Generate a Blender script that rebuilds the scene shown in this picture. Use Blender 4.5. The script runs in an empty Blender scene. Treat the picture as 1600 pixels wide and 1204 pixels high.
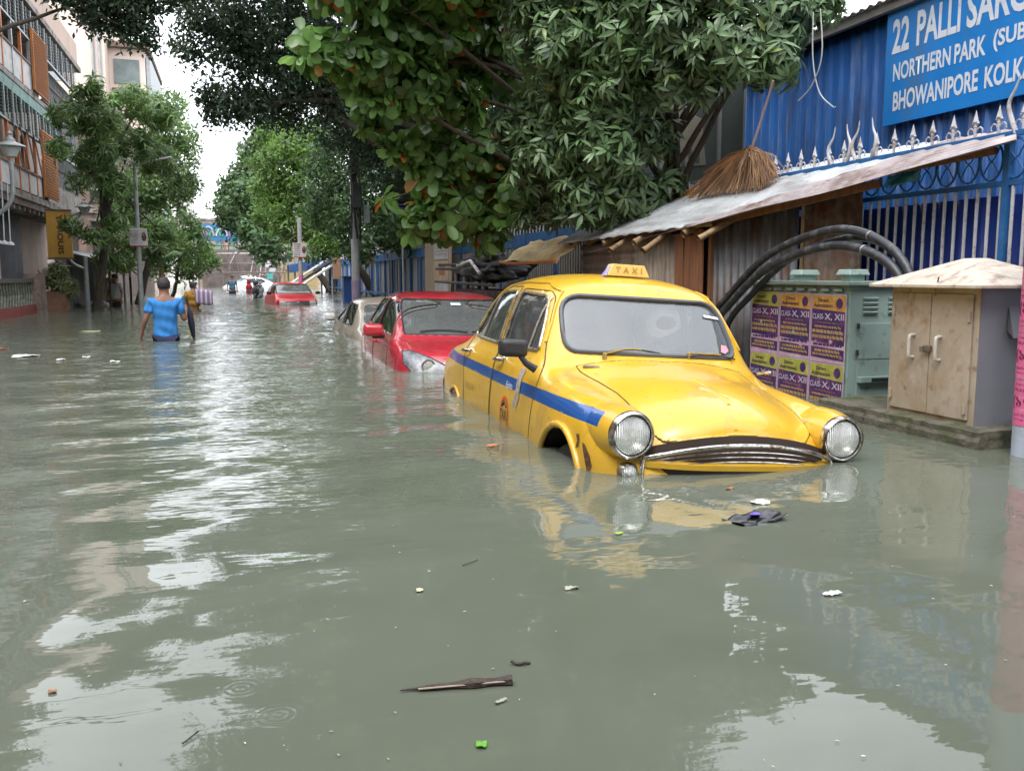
import bpy, bmesh, math, random
import numpy as np
from mathutils import Vector, Matrix, Euler, Quaternion
from mathutils.bvhtree import BVHTree
from mathutils.geometry import tessellate_polygon
R = math.radians
PI = math.pi
scene = bpy.context.scene
col = scene.collection
random.seed(7)
rng = np.random.default_rng(11)

# ---------------- camera ----------------
HC = 0.98
cam_d = bpy.data.cameras.new('camera')
cam = bpy.data.objects.new('camera', cam_d); col.objects.link(cam)
cam.location = (0, 0, HC)
cam.rotation_euler = (R(90 - 7.0), 0, R(-17.1))
cam_d.sensor_width = 36; cam_d.lens = 31.5
cam_d.clip_start = 0.05; cam_d.clip_end = 600
scene.camera = cam
# ---------------- world / light ----------------
w = bpy.data.worlds.new("World"); scene.world = w; w.use_nodes = True
nt = w.node_tree; bg = nt.nodes['Background']
sky = nt.nodes.new('ShaderNodeTexSky'); sky.sky_type = 'NISHITA'; sky.sun_disc = False
sky.sun_elevation = R(58); sky.sun_rotation = R(215); sky.air_density = 1.0; sky.dust_density = 3.0
hs = nt.nodes.new('ShaderNodeHueSaturation'); hs.inputs['Saturation'].default_value = 0.22; hs.inputs['Value'].default_value = 1.0
mx = nt.nodes.new('ShaderNodeMix'); mx.data_type = 'RGBA'; mx.inputs[0].default_value = 0.55
tc = nt.nodes.new('ShaderNodeTexCoord'); nz = nt.nodes.new('ShaderNodeTexNoise'); nz.inputs['Scale'].default_value = 2.2; nz.inputs['Detail'].default_value = 5
cr = nt.nodes.new('ShaderNodeValToRGB'); cr.color_ramp.elements[0].color = (5.6, 5.9, 6.4, 1); cr.color_ramp.elements[1].color = (9.0, 9.2, 9.6, 1)
cr.color_ramp.elements[0].position = .35; cr.color_ramp.elements[1].position = .65
nt.links.new(tc.outputs['Generated'], nz.inputs['Vector']); nt.links.new(nz.outputs['Fac'], cr.inputs['Fac'])
nt.links.new(sky.outputs['Color'], hs.inputs['Color']); nt.links.new(hs.outputs['Color'], mx.inputs[6]); nt.links.new(cr.outputs['Color'], mx.inputs[7])
nt.links.new(mx.outputs[2], bg.inputs['Color']); bg.inputs['Strength'].default_value = 0.15
sun_d = bpy.data.lights.new('sun', 'SUN'); sun_d.energy = 0.5; sun_d.angle = R(25); sun_d.color = (1, .97, .92)
sun = bpy.data.objects.new('sun', sun_d); col.objects.link(sun)
az = R(215); el = R(58)
d = Vector((math.sin(az) * math.cos(el), math.cos(az) * math.cos(el), math.sin(el)))
sun.rotation_euler = d.to_track_quat('Z', 'Y').to_euler()
scene.view_settings.view_transform = 'Standard'; scene.view_settings.look = 'None'
scene.view_settings.exposure = 1.7; scene.view_settings.gamma = 1
scene.cycles.max_bounces = 7; scene.cycles.diffuse_bounces = 3; scene.cycles.glossy_bounces = 4
scene.cycles.transparent_max_bounces = 12; scene.cycles.use_denoising = True
scene.cycles.caustics_reflective = False; scene.cycles.caustics_refractive = False
scene.cycles.sample_clamp_indirect = 6

# ---------------- helpers ----------------
def tag(o, label=None, cat=None, group=None, kind=None):
    if label: o['label'] = label
    if cat: o['category'] = cat
    if group: o['group'] = group
    if kind: o['kind'] = kind
    return o
def empty(name, loc=(0, 0, 0), rz=0, label=None, cat=None, group=None):
    o = bpy.data.objects.new(name, None); col.objects.link(o); o.location = loc; o.rotation_euler = (0, 0, rz)
    o.empty_display_size = .1
    return tag(o, label, cat, group)
def copy_tree(o, parent=None):
    c = o.copy(); col.objects.link(c); c.parent = parent
    for ch in [x for x in KIDS.get(o, [])]: KIDS.setdefault(c, []).append(copy_tree(ch, c))
    return c
KIDS = {}
def link(name, me, mat=None, parent=None, smooth=False):
    o = bpy.data.objects.new(name, me); col.objects.link(o)
    if mat is not None and not me.materials:
        for m in (mat if isinstance(mat, (list, tuple)) else [mat]): me.materials.append(m)
    if smooth: me.polygons.foreach_set('use_smooth', [True] * len(me.polygons))
    if parent is not None:
        o.parent = parent; KIDS.setdefault(parent, []).append(o)
    return o
def mesh_np(name, V, F, nv, mat=None, parent=None, smooth=False):
    """V (n,3) array, F flat array of vertex indices, nv verts per face (const)"""
    V = np.asarray(V, np.float32); F = np.asarray(F, np.int32).ravel(); nf = len(F) // nv
    me = bpy.data.meshes.new(name); me.vertices.add(len(V)); me.vertices.foreach_set('co', V.ravel())
    me.loops.add(len(F)); me.loops.foreach_set('vertex_index', F)
    me.polygons.add(nf); me.polygons.foreach_set('loop_start', np.arange(nf, dtype=np.int32) * nv)
    me.polygons.foreach_set('loop_total', np.full(nf, nv, np.int32))
    me.update(calc_edges=True); me.validate()
    return link(name, me, mat, parent, smooth)

class MB:
    def __init__(s): s.v = []; s.f = []; s.mi = []; s.cur = 0
    def add(s, vs, fs):
        b = len(s.v); s.v += [tuple(v) for v in vs]; s.f += [tuple(b + i for i in f) for f in fs]; s.mi += [s.cur] * len(fs); return s
    def box(s, c, d, rot=None, taper=1.0):
        x, y, z = (k / 2 for k in d); c = Vector(c)
        vs = [Vector((sx * x * (taper if sz > 0 else 1), sy * y * (taper if sz > 0 else 1), sz * z)) for sz in (-1, 1) for sy in (-1, 1) for sx in (-1, 1)]
        if rot is not None:
            q = rot.to_matrix() if isinstance(rot, (Euler, Quaternion)) else rot
            vs = [q @ v for v in vs]
        return s.add([v + c for v in vs], [(0, 2, 3, 1), (4, 5, 7, 6), (0, 1, 5, 4), (2, 6, 7, 3), (0, 4, 6, 2), (1, 3, 7, 5)])
    def b2(s, x0, x1, y0, y1, z0, z1): return s.box(((x0 + x1) / 2, (y0 + y1) / 2, (z0 + z1) / 2), (abs(x1 - x0), abs(y1 - y0), abs(z1 - z0)))
    def tube(s, pts, r, n=8, caps=True, closed=False):
        pts = [Vector(p) for p in pts]; m = len(pts)
        rs = r if isinstance(r, (list, tuple)) else [r] * m
        rings = []; prev = None
        for i, p in enumerate(pts):
            if closed: t = pts[(i + 1) % m] - pts[i - 1]
            else: t = pts[min(i + 1, m - 1)] - pts[max(i - 1, 0)]
            if t.length < 1e-9: t = Vector((0, 0, 1))
            t.normalize()
            if prev is None:
                u = t.orthogonal().normalized()
            else:
                u = prev - t * prev.dot(t)
                if u.length < 1e-6: u = t.orthogonal()
                u.normalize()
            prev = u; v = t.cross(u)
            rings.append([p + (u * math.cos(2 * PI * k / n) + v * math.sin(2 * PI * k / n)) * rs[i] for k in range(n)])
        vs = [q for rg in rings for q in rg]; fs = []
        for i in range(m if closed else m - 1):
            a = i * n; b = ((i + 1) % m) * n
            for k in range(n): fs.append((a + k, a + (k + 1) % n, b + (k + 1) % n, b + k))
        if caps and not closed: fs.append(tuple(reversed(range(n)))); fs.append(tuple(range((m - 1) * n, m * n)))
        return s.add(vs, fs)
    def lathe(s, prof, M=None, n=24, cap=True):
        M = M or Matrix(); vs = []; fs = []
        for r_, h in prof:
            for k in range(n): vs.append(M @ Vector((r_ * math.cos(2 * PI * k / n), r_ * math.sin(2 * PI * k / n), h)))
        for i in range(len(prof) - 1):
            for k in range(n): fs.append((i * n + k, i * n + (k + 1) % n, (i + 1) * n + (k + 1) % n, (i + 1) * n + k))
        if cap: fs.append(tuple(reversed(range(n)))); fs.append(tuple(range((len(prof) - 1) * n, len(prof) * n)))
        return s.add(vs, fs)
    def prism(s, poly, f0, f1):
        """poly: list of 2D; f0,f1: map 2D->3D for the two sides"""
        n = len(poly); vs = [f0(p) for p in poly] + [f1(p) for p in poly]
        tri = tessellate_polygon([[Vector((p[0], p[1], 0)) for p in poly]])
        fs = [tuple(t) for t in tri] + [tuple(n + i for i in reversed(t)) for t in tri]
        fs += [(i, (i + 1) % n, n + (i + 1) % n, n + i) for i in range(n)]
        return s.add(vs, fs)
    def build(s, name, mat, parent=None, smooth=False, bevel=0, seg=2):
        me = bpy.data.meshes.new(name); me.from_pydata(s.v, [], s.f)
        for m in (mat if isinstance(mat, (list, tuple)) else [mat]): me.materials.append(m)
        if any(s.mi): me.polygons.foreach_set('material_index', s.mi)
        bm = bmesh.new(); bm.from_mesh(me); bmesh.ops.recalc_face_normals(bm, faces=bm.faces); bm.to_mesh(me); bm.free()
        o = link(name, me, None, parent, smooth)
        if smooth:
            try: me.set_sharp_from_angle(angle=R(40))
            except Exception: pass
        if bevel:
            b = o.modifiers.new('bevel', 'BEVEL'); b.width = bevel; b.segments = seg; b.limit_method = 'ANGLE'; b.angle_limit = R(35)
        return o

MATS = {}
def pm(name, c, rough=.6, metal=0, var=.18, vs=4, bump=0, bs=30, dirt=None, coat=0, spec=.5, stretch=(1, 1, 1), alpha=1, emis=0, sss=0, detail=6, isl=0):
    if name in MATS: return MATS[name]
    m = bpy.data.materials.new(name); m.use_nodes = True; n = m.node_tree.nodes; L = m.node_tree.links
    b = n['Principled BSDF']; b.inputs['Roughness'].default_value = rough; b.inputs['Metallic'].default_value = metal
    b.inputs['Specular IOR Level'].default_value = spec; b.inputs['Coat Weight'].default_value = coat; b.inputs['Coat Roughness'].default_value = .06
    tc = n.new('ShaderNodeTexCoord'); mp = n.new('ShaderNodeMapping'); mp.inputs['Scale'].default_value = stretch
    L.new(tc.outputs['Object'], mp.inputs['Vector'])
    n1 = n.new('ShaderNodeTexNoise'); n1.inputs['Scale'].default_value = vs; n1.inputs['Detail'].default_value = detail; n1.inputs['Roughness'].default_value = .6
    L.new(mp.outputs['Vector'], n1.inputs['Vector'])
    cr = n.new('ShaderNodeValToRGB'); e = cr.color_ramp.elements
    e[0].position = .3; e[1].position = .7
    e[0].color = (*[max(0, k * (1 - var)) for k in c], 1); e[1].color = (*[min(1, k * (1 + var)) for k in c], 1)
    L.new(n1.outputs['Fac'], cr.inputs['Fac']); out = cr.outputs['Color']
    if isl:
        g = n.new('ShaderNodeNewGeometry'); hsn = n.new('ShaderNodeHueSaturation'); mr = n.new('ShaderNodeMapRange')
        mr.inputs['To Min'].default_value = 1 - isl; mr.inputs['To Max'].default_value = 1 + isl
        L.new(g.outputs['Random Per Island'], mr.inputs['Value']); L.new(mr.outputs['Result'], hsn.inputs['Value']); L.new(out, hsn.inputs['Color']); out = hsn.outputs['Color']
    ds = dirt if isinstance(dirt, list) else ([dirt] if dirt else [])
    for k, (dc, amt, dsc, *st) in enumerate(ds):
        mp2 = n.new('ShaderNodeMapping'); mp2.inputs['Scale'].default_value = st[0] if st else (1, 1, 1); mp2.inputs['Location'].default_value = (3.1 * k + 1, 2, 5)
        L.new(tc.outputs['Object'], mp2.inputs['Vector'])
        n2 = n.new('ShaderNodeTexNoise'); n2.inputs['Scale'].default_value = dsc; n2.inputs['Detail'].default_value = 8; n2.inputs['Roughness'].default_value = .65
        L.new(mp2.outputs['Vector'], n2.inputs['Vector'])
        r2 = n.new('ShaderNodeValToRGB'); r2.color_ramp.elements[0].position = max(0, .62 - amt * .3); r2.color_ramp.elements[1].position = max(.05, .74 - amt * .3 + .06)
        L.new(n2.outputs['Fac'], r2.inputs['Fac'])
        mix = n.new('ShaderNodeMix'); mix.data_type = 'RGBA'; L.new(r2.outputs['Color'], mix.inputs[0]); L.new(out, mix.inputs[6]); mix.inputs[7].default_value = (*dc, 1); out = mix.outputs[2]
    L.new(out, b.inputs['Base Color'])
    if bump:
        n3 = n.new('ShaderNodeTexNoise'); n3.inputs['Scale'].default_value = bs; n3.inputs['Detail'].default_value = 5
        L.new(mp.outputs['Vector'], n3.inputs['Vector'])
        bp = n.new('ShaderNodeBump'); bp.inputs['Strength'].default_value = bump; bp.inputs['Distance'].default_value = .02
        L.new(n3.outputs['Fac'], bp.inputs['Height']); L.new(bp.outputs['Normal'], b.inputs['Normal'])
    if emis: b.inputs['Emission Color'].default_value = (*c, 1); b.inputs['Emission Strength'].default_value = emis
    MATS[name] = m; return m
def glassm(name, tint=(.25, .3, .3), op=.35, ior=1.7, dust_glare=.25, nsc=9):
    """thin tinted glass: fresnel gloss over a tinted transparency and a pale film for dirt and painted sky glare"""
    if name in MATS: return MATS[name]
    m = bpy.data.materials.new(name); m.use_nodes = True; n = m.node_tree.nodes; L = m.node_tree.links
    n.remove(n['Principled BSDF']); out = n['Material Output']
    t = n.new('ShaderNodeBsdfTransparent'); t.inputs['Color'].default_value = (*tint, 1)
    d = n.new('ShaderNodeBsdfDiffuse'); d.inputs['Color'].default_value = (dust_glare, dust_glare * 1.06, dust_glare * 1.08, 1)
    m1 = n.new('ShaderNodeMixShader'); nz = n.new('ShaderNodeTexNoise'); nz.inputs['Scale'].default_value = nsc; nz.inputs['Detail'].default_value = 3
    mr = n.new('ShaderNodeMapRange'); mr.inputs['From Min'].default_value = .25; mr.inputs['From Max'].default_value = .75; mr.inputs['To Min'].default_value = op * .8; mr.inputs['To Max'].default_value = op
    L.new(nz.outputs['Fac'], mr.inputs['Value']); L.new(mr.outputs['Result'], m1.inputs[0]); L.new(t.outputs[0], m1.inputs[1]); L.new(d.outputs[0], m1.inputs[2])
    g = n.new('ShaderNodeBsdfGlossy'); g.inputs['Roughness'].default_value = .02; g.inputs['Color'].default_value = (.95, .97, 1, 1)
    fr = n.new('ShaderNodeFresnel'); fr.inputs['IOR'].default_value = ior
    m2 = n.new('ShaderNodeMixShader'); L.new(fr.outputs[0], m2.inputs[0]); L.new(m1.outputs[0], m2.inputs[1]); L.new(g.outputs[0], m2.inputs[2]); L.new(m2.outputs[0], out.inputs['Surface'])
    MATS[name] = m; return m

def text_obj(s, name, mat, parent, M, w=None, h=.1, ext=.002, align='CENTER', bold=0, space=1.0):
    cu = bpy.data.curves.new(name, 'FONT'); cu.body = s; cu.size = 1; cu.align_x = align; cu.align_y = 'CENTER'; cu.extrude = 0; cu.offset = bold; cu.space_character = space
    cu.resolution_u = 3
    o = bpy.data.objects.new(name + '_tmp', cu); col.objects.link(o)
    dg = bpy.context.evaluated_depsgraph_get(); me = bpy.data.meshes.new_from_object(o.evaluated_get(dg))
    bpy.data.objects.remove(o); me.name = name
    n = len(me.vertices); a = np.empty(n * 3, np.float32); me.vertices.foreach_get('co', a); a = a.reshape(-1, 3)
    lo, hi = a.min(0), a.max(0); sz = hi - lo
    sy = h / sz[1]; sx = (w / sz[0]) if w else sy
    cx = (lo + hi) / 2 if align == 'CENTER' else np.array([lo[0], (lo[1] + hi[1]) / 2, 0])
    a = (a - cx) * np.array([sx, sy, 1]); a[:, 2] += ext
    M = np.array(M); a = a @ M[:3, :3].T + M[:3, 3]
    me.vertices.foreach_set('co', a.astype(np.float32).ravel()); me.update(); me.materials.clear()
    return link(name, me, mat, parent)
def frame(o, x, y):
    """matrix with x axis, y axis directions and origin"""
    x = Vector(x).normalized(); y = Vector(y).normalized(); z = x.cross(y).normalized()
    return Matrix(((x.x, y.x, z.x, o[0]), (x.y, y.y, z.y, o[1]), (x.z, y.z, z.z, o[2]), (0, 0, 0, 1)))
def catmull(pts, n=6, closed=False):
    pts = [Vector(p) for p in pts]; m = len(pts); out = []
    for i in range(m if closed else m - 1):
        p0 = pts[i - 1] if (closed or i > 0) else pts[0]; p1 = pts[i]; p2 = pts[(i + 1) % m]; p3 = pts[(i + 2) % m] if (closed or i + 2 < m) else pts[-1]
        for k in range(n):
            t = k / n
            out.append(.5 * ((2 * p1) + (p2 - p0) * t + (2 * p0 - 5 * p1 + 4 * p2 - p3) * t * t + (3 * p1 - p0 - 3 * p2 + p3) * t ** 3))
    if not closed: out.append(pts[-1])
    return out
def round_poly(pts, r=.05, n=5):
    """2D polygon with rounded corners"""
    out = []; m = len(pts)
    for i in range(m):
        p = Vector(pts[i]).to_2d(); a = Vector(pts[i - 1]).to_2d() - p; b = Vector(pts[(i + 1) % m]).to_2d() - p
        rr = r[i] if isinstance(r, (list, tuple)) else r
        rr = min(rr, a.length * .45, b.length * .45)
        A = p + a.normalized() * rr; B = p + b.normalized() * rr
        for k in range(n + 1):
            t = k / n; out.append(tuple((1 - t) ** 2 * A + 2 * t * (1 - t) * p + t * t * B))
    return out

# ---------------- water ----------------
def water_height(X, Y):
    H = np.zeros_like(X)
    rg = np.random.default_rng(5)
    for i in range(46):
        lam = 0.13 * (1.15 / 0.13) ** rg.random(); k = 2 * PI / lam
        th = rg.normal(0, .55) + PI / 2 + (PI if rg.random() < .5 else 0)
        slope = 0.0066 * (1.25 if lam > .4 else .75)
        H += slope / k * np.sin(k * (X * np.cos(th) + Y * np.sin(th)) + rg.random() * 7 + .8 * np.sin(X * .7 + i) + .6 * np.sin(Y * .45 + 2 * i))
    # livelier on the open street, calm between the camera and the parked cars
    m = .25 + 1.0 / (1 + np.exp(-(Y - 4.6 - .35 * X) * 1.3)) * (1.15 + .3 * np.sin(X * .9 + Y * .35))
    m += .35 * np.exp(-((X + .1) ** 2 / 1.2)) * (Y > 2)
    H *= m
    # wake round the wading man, ripples off the taxi's nose
    for (cx, cy, A, lam, dec) in ((-1.04, 14.5, .010, .42, .55), (-1.1, 26.3, .010, .5, .5), (2.5, 3.6, .0016, .16, 1.3), (1.6, 4.9, .0015, .14, 1.5)):
        rr = np.hypot(X - cx, (Y - cy)); H += A * np.sin(2 * PI * rr / lam) * np.exp(-rr * dec) * (rr > .05)
    return H
ys = [-1.5]
while ys[-1] < 70: ys.append(ys[-1] + .022 * (1 + max(ys[-1], 0) / 3.2))
ys = np.array(ys); xs = np.arange(-7, 7.01, .035)
GX, GY = np.meshgrid(xs, ys); GZ = water_height(GX, GY)
# fade to flat at the rim
nx, ny = len(xs), len(ys)
V = np.stack([GX, GY, GZ], -1).reshape(-1, 3)
ii = (np.arange(ny - 1)[:, None] * nx + np.arange(nx - 1)[None]).ravel()
F = np.stack([ii, ii + 1, ii + nx + 1, ii + nx], -1)
def water_mat():
    m = bpy.data.materials.new('murky_flood_water'); m.use_nodes = True; n = m.node_tree.nodes; L = m.node_tree.links
    b = n['Principled BSDF']; b.inputs['Roughness'].default_value = .02; b.inputs['IOR'].default_value = 1.42
    tc = n.new('ShaderNodeTexCoord'); P = tc.outputs['Object']
    nz = n.new('ShaderNodeTexNoise'); nz.inputs['Scale'].default_value = .8; nz.inputs['Detail'].default_value = 8; nz.inputs['Distortion'].default_value = 1.2; L.new(P, nz.inputs['Vector'])
    cr = n.new('ShaderNodeValToRGB'); e = cr.color_ramp.elements; e[0].position = .3; e[1].position = .7
    e[0].color = (.100, .114, .084, 1); e[1].color = (.126, .140, .110, 1)
    L.new(nz.outputs['Fac'], cr.inputs['Fac']); L.new(cr.outputs['Color'], b.inputs['Base Color'])
    def noise(sc, st, det=3):
        mp = n.new('ShaderNodeMapping'); mp.inputs['Scale'].default_value = st; L.new(P, mp.inputs['Vector'])
        q = n.new('ShaderNodeTexNoise'); q.inputs['Scale'].default_value = sc; q.inputs['Detail'].default_value = det; q.inputs['Roughness'].default_value = .5; L.new(mp.outputs['Vector'], q.inputs['Vector']); return q.outputs['Fac']
    def math_(op, a, b=None, c=None):
        q = n.new('ShaderNodeMath'); q.operation = op
        for i, v in enumerate((a, b, c)):
            if v is None: continue
            if isinstance(v, (int, float)): q.inputs[i].default_value = v
            else: L.new(v, q.inputs[i])
        return q.outputs[0]
    sx = n.new('ShaderNodeSeparateXYZ'); L.new(P, sx.inputs[0])
    far = n.new('ShaderNodeMapRange'); far.inputs['From Min'].default_value = 3; far.inputs['From Max'].default_value = 9; far.inputs['To Min'].default_value = .06; far.inputs['To Max'].default_value = 1; L.new(sx.outputs['Y'], far.inputs['Value'])
    h = math_('MULTIPLY', noise(7.5, (.6, 1.6, 1), 2), .0145)
    h2 = math_('MULTIPLY', noise(17, (.5, 1.3, 1), 2), .0028)
    h = math_('MULTIPLY', math_('ADD', h, h2), far.outputs['Result'])
    # tiny dimples and expanding rings where drops fell
    rg = random.Random(3)
    drops = [(-.02, 2.15), (.06, 1.98), (.45, 3.0), (.9, 3.9), (2.05, 1.75), (2.62, 2.28), (2.1, 2.75), (.35, 4.3), (.55, 5.1), (1.45, 2.9), (2.15, 3.05)]
    for (x, y) in drops:
        vm = n.new('ShaderNodeVectorMath'); vm.operation = 'DISTANCE'; L.new(P, vm.inputs[0]); vm.inputs[1].default_value = (x, y, 0)
        dd = vm.outputs['Value']; R0 = rg.uniform(.012, .05)
        env = math_('MULTIPLY', math_('SUBTRACT', dd, R0), 34.0); env = math_('EXPONENT', math_('MULTIPLY', math_('MULTIPLY', env, env), -1.0))
        h = math_('ADD', h, math_('MULTIPLY', math_('MULTIPLY', math_('SINE', math_('MULTIPLY', dd, 330.0)), env), .00009))
    bp = n.new('ShaderNodeBump'); bp.inputs['Strength'].default_value = 1.0; bp.inputs['Distance'].default_value = 1.0
    L.new(h, bp.inputs['Height']); L.new(bp.outputs['Normal'], b.inputs['Normal'])
    return m
WM = water_mat()
water = mesh_np('flood_water', V, F.ravel(), 4, WM, None, True); tag(water, kind='structure')
mb = MB()   # the flood goes on beyond the rippled sheet
for x0, x1, y0, y1 in ((-60, -7, -30, 160), (7, 60, -30, 160), (-7, 7, 69.98, 160), (-7, 7, -30, -1.5)):
    mb.add([(x0, y0, 0), (x1, y0, 0), (x1, y1, 0), (x0, y1, 0)], [(0, 1, 2, 3)])
o = mb.build('flood_water_beyond', WM); tag(o, kind='structure')
mb = MB(); mb.add([(-150, -60, -.75), (150, -60, -.75), (150, 300, -.75), (-150, 300, -.75)], [(0, 1, 2, 3)])
o = mb.build('road', pm('asphalt', (.05, .05, .05), .9, bump=.3)); tag(o, kind='structure')
# ---------------- car bodies ----------------
def cage_surface(secs, lvl, name='car_cage'):
    """secs: list (nose to tail) of half sections, each a list of (x,y,z) from sill to centre (y=0 last). Returns verts, quads of the smooth surface"""
    n = len(secs[0]); full = []
    for s in secs: full.append([(x, -y, z) for x, y, z in s] + [(x, y, z) for x, y, z in reversed(s[:-1])])
    w_ = 2 * n - 1; V = [p for s in full for p in s]; F = []
    for i in range(len(full) - 1):
        for j in range(w_ - 1): a = i * w_ + j; F.append((a, a + 1, a + w_ + 1, a + w_))
    me = bpy.data.meshes.new(name); me.from_pydata(V, [], F); o = bpy.data.objects.new(name, me); col.objects.link(o)
    m = o.modifiers.new('s', 'SUBSURF'); m.levels = lvl; m.render_levels = lvl
    dg = bpy.context.evaluated_depsgraph_get(); ev = bpy.data.meshes.new_from_object(o.evaluated_get(dg))
    A = np.empty(len(ev.vertices) * 3, np.float32); ev.vertices.foreach_get('co', A); A = A.reshape(-1, 3).astype(float)
    Q = np.empty(len(ev.polygons) * 4, np.int32); ev.polygons.foreach_get('vertices', Q); Q = Q.reshape(-1, 4)
    bpy.data.objects.remove(o); bpy.data.meshes.remove(me); bpy.data.meshes.remove(ev)
    return A, Q
def pip(P, poly):
    x, y = P[:, 0], P[:, 1]; inside = np.zeros(len(P), bool); n = len(poly); j = n - 1
    for i in range(n):
        xi, yi = poly[i]; xj, yj = poly[j]
        c = ((yi > y) != (yj > y)) & (x < (xj - xi) * (y - yi) / ((yj - yi) + 1e-12) + xi)
        inside ^= c; j = i
    return inside
def nearest_on(P, poly):
    poly = np.array(poly); best = np.full(len(P), 1e9); out = P.copy()
    for i in range(len(poly)):
        a = poly[i]; b = poly[(i + 1) % len(poly)]; ab = b - a; t = np.clip(((P - a) @ ab) / (ab @ ab + 1e-12), 0, 1)
        q = a + t[:, None] * ab; d = np.hypot(*(P - q).T); m = d < best; best[m] = d[m]; out[m] = q[m]
    return best, out
AX = {'side': (0, 2, 1), 'front': (1, 2, 0), 'top': (0, 1, 2)}
def region_sel(C, N, axis, side):
    if axis == 'side': return (C[:, 1] * side > .3) & (np.abs(N[:, 1]) > .35)
    if axis == 'front': return (C[:, 0] * 1 > side[0]) & (C[:, 0] < side[1]) & (N[:, 0] > .1)
    if axis == 'back': return (C[:, 0] > side[0]) & (C[:, 0] < side[1]) & (N[:, 0] < -.1)
    return (N[:, 2] > .15) | (C[:, 2] > side)
class CarBody:
    def __init__(s, secs, lvl, root):
        s.V, s.Q = cage_surface(secs, lvl); s.root = root; s.snapped = np.zeros(len(s.V), bool)
        s.own = np.zeros(len(s.Q), int); s.regs = []; s.cell = None
        s.bvh = BVHTree.FromPolygons([tuple(v) for v in s.V], [tuple(q) for q in s.Q])
        s.normals()
        d = np.linalg.norm(s.V[s.Q[:, 0]] - s.V[s.Q[:, 2]], axis=1); s.cell = np.median(d) * .5
    def normals(s):
        a = s.V[s.Q]; N = np.cross(a[:, 2] - a[:, 0], a[:, 3] - a[:, 1]); N /= (np.linalg.norm(N, axis=1)[:, None] + 1e-12)
        C = a.mean(1)
        # orient outward (away from the long axis)
        o = C - np.array([0, 0, .6]); o[:, 0] = C[:, 0] * .0
        o[:, 0] = np.where(C[:, 0] > .5, .4, 0)
        flip = (N * o).sum(1) < 0; N[flip] *= -1
        s.N = N; s.C = C
    def region(s, name, mat, poly, axis, side, inset=0.0, keep=True, smooth=True):
        a0, a1 = (1, 2) if axis in ('front', 'back') else ((0, 1) if axis == 'top' else (0, 2))
        sel = region_sel(s.C, s.N, axis, side) & (s.own == 0)
        vm = np.zeros(len(s.V), bool); vm[s.Q[sel].ravel()] = True; vm &= ~s.snapped
        idx = np.where(vm)[0]; P = s.V[idx][:, [a0, a1]]; d, q = nearest_on(P, poly)
        m = d < s.cell * .62; s.V[idx[m], a0] = q[m, 0]; s.V[idx[m], a1] = q[m, 1]; s.snapped[idx[m]] = True
        C = s.V[s.Q].mean(1); ins = pip(C[:, [a0, a1]], poly) & sel
        s.regs.append((name, mat, inset, keep, smooth)); s.own[ins] = len(s.regs)
    def finish(s, name, mat):
        out = []
        regs = [(name, mat, 0, True, True)] + s.regs; NV = np.zeros_like(s.V)
        for k in range(4): np.add.at(NV, s.Q[:, k], s.N)
        NV /= (np.linalg.norm(NV, axis=1)[:, None] + 1e-9)
        for i, (nm, m, inset, keep, sm) in enumerate(regs):
            q = s.Q[s.own == i]
            if not keep or not len(q): out.append(None); continue
            ids, inv = np.unique(q, return_inverse=True)
            o = mesh_np(nm, s.V[ids] - NV[ids] * inset, inv.reshape(-1), 4, m, s.root, sm); out.append(o)
        return out
    def hit(s, p, axis, side):
        if axis == 'side': o = Vector((p[0], side * 1.6, p[1])); d = Vector((0, -side, 0))
        elif axis == 'front': o = Vector((3, p[0], p[1])); d = Vector((-1, 0, 0))
        elif axis == 'back': o = Vector((-7, p[0], p[1])); d = Vector((1, 0, 0))
        else: o = Vector((p[0], p[1], 3)); d = Vector((0, 0, -1))
        h = s.bvh.ray_cast(o, d)
        return (h[0], h[1]) if h[0] is not None else (None, None)
    def proj(s, pts, axis, side, off=0.0):
        out = []
        for p in pts:
            h, n = s.hit(p, axis, side)
            if h is None:
                if out: out.append(out[-1].copy())
                continue
            d = Vector({'side': (0, side if not isinstance(side, tuple) else 1, 0), 'front': (1, 0, 0), 'back': (-1, 0, 0), 'top': (0, 0, 1)}[axis])
            if n.dot(d) < 0: n = -n
            out.append(h + n * off)
        return out
    def line(s, name, mat, pts, axis, side, r=.004, off=0.0, closed=False, n=6, sub=True, parent=None):
        if sub:
            P = []
            m = len(pts)
            for i in range(m if closed else m - 1):
                a = pts[i]; b = pts[(i + 1) % m]; k = max(1, int(math.dist(a, b) / .03))
                P += [(a[0] + (b[0] - a[0]) * t / k, a[1] + (b[1] - a[1]) * t / k) for t in range(k)]
            if not closed: P.append(pts[-1])
            pts = P
        p3 = s.proj(pts, axis, side, off)
        if len(p3) < 2: return None
        return MB().tube(p3, r, n, closed=closed).build(name, mat, parent or s.root, True)
    def decal(s, name, mat, poly, axis, side, off=.002, parent=None):
        """thin patch lying on the body"""
        xs_ = [p[0] for p in poly]; ys_ = [p[1] for p in poly]; st = .02
        mb = MB(); bm = bmesh.new()
        tri = tessellate_polygon([[Vector((p[0], p[1], 0)) for p in poly]])
        vs = [bm.verts.new((p[0], p[1], 0)) for p in poly]
        for t in tri:
            try: bm.faces.new([vs[i] for i in t])
            except Exception: pass
        bmesh.ops.subdivide_edges(bm, edges=bm.edges, cuts=3, use_grid_fill=True)
        for v in bm.verts:
            p = s.proj([(v.co.x, v.co.y)], axis, side, off)
            if p: v.co = p[0]
        me = bpy.data.meshes.new(name); bm.to_mesh(me); bm.free()
        return link(name, me, mat, parent or s.root)
def mir(sec): return sec
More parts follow.
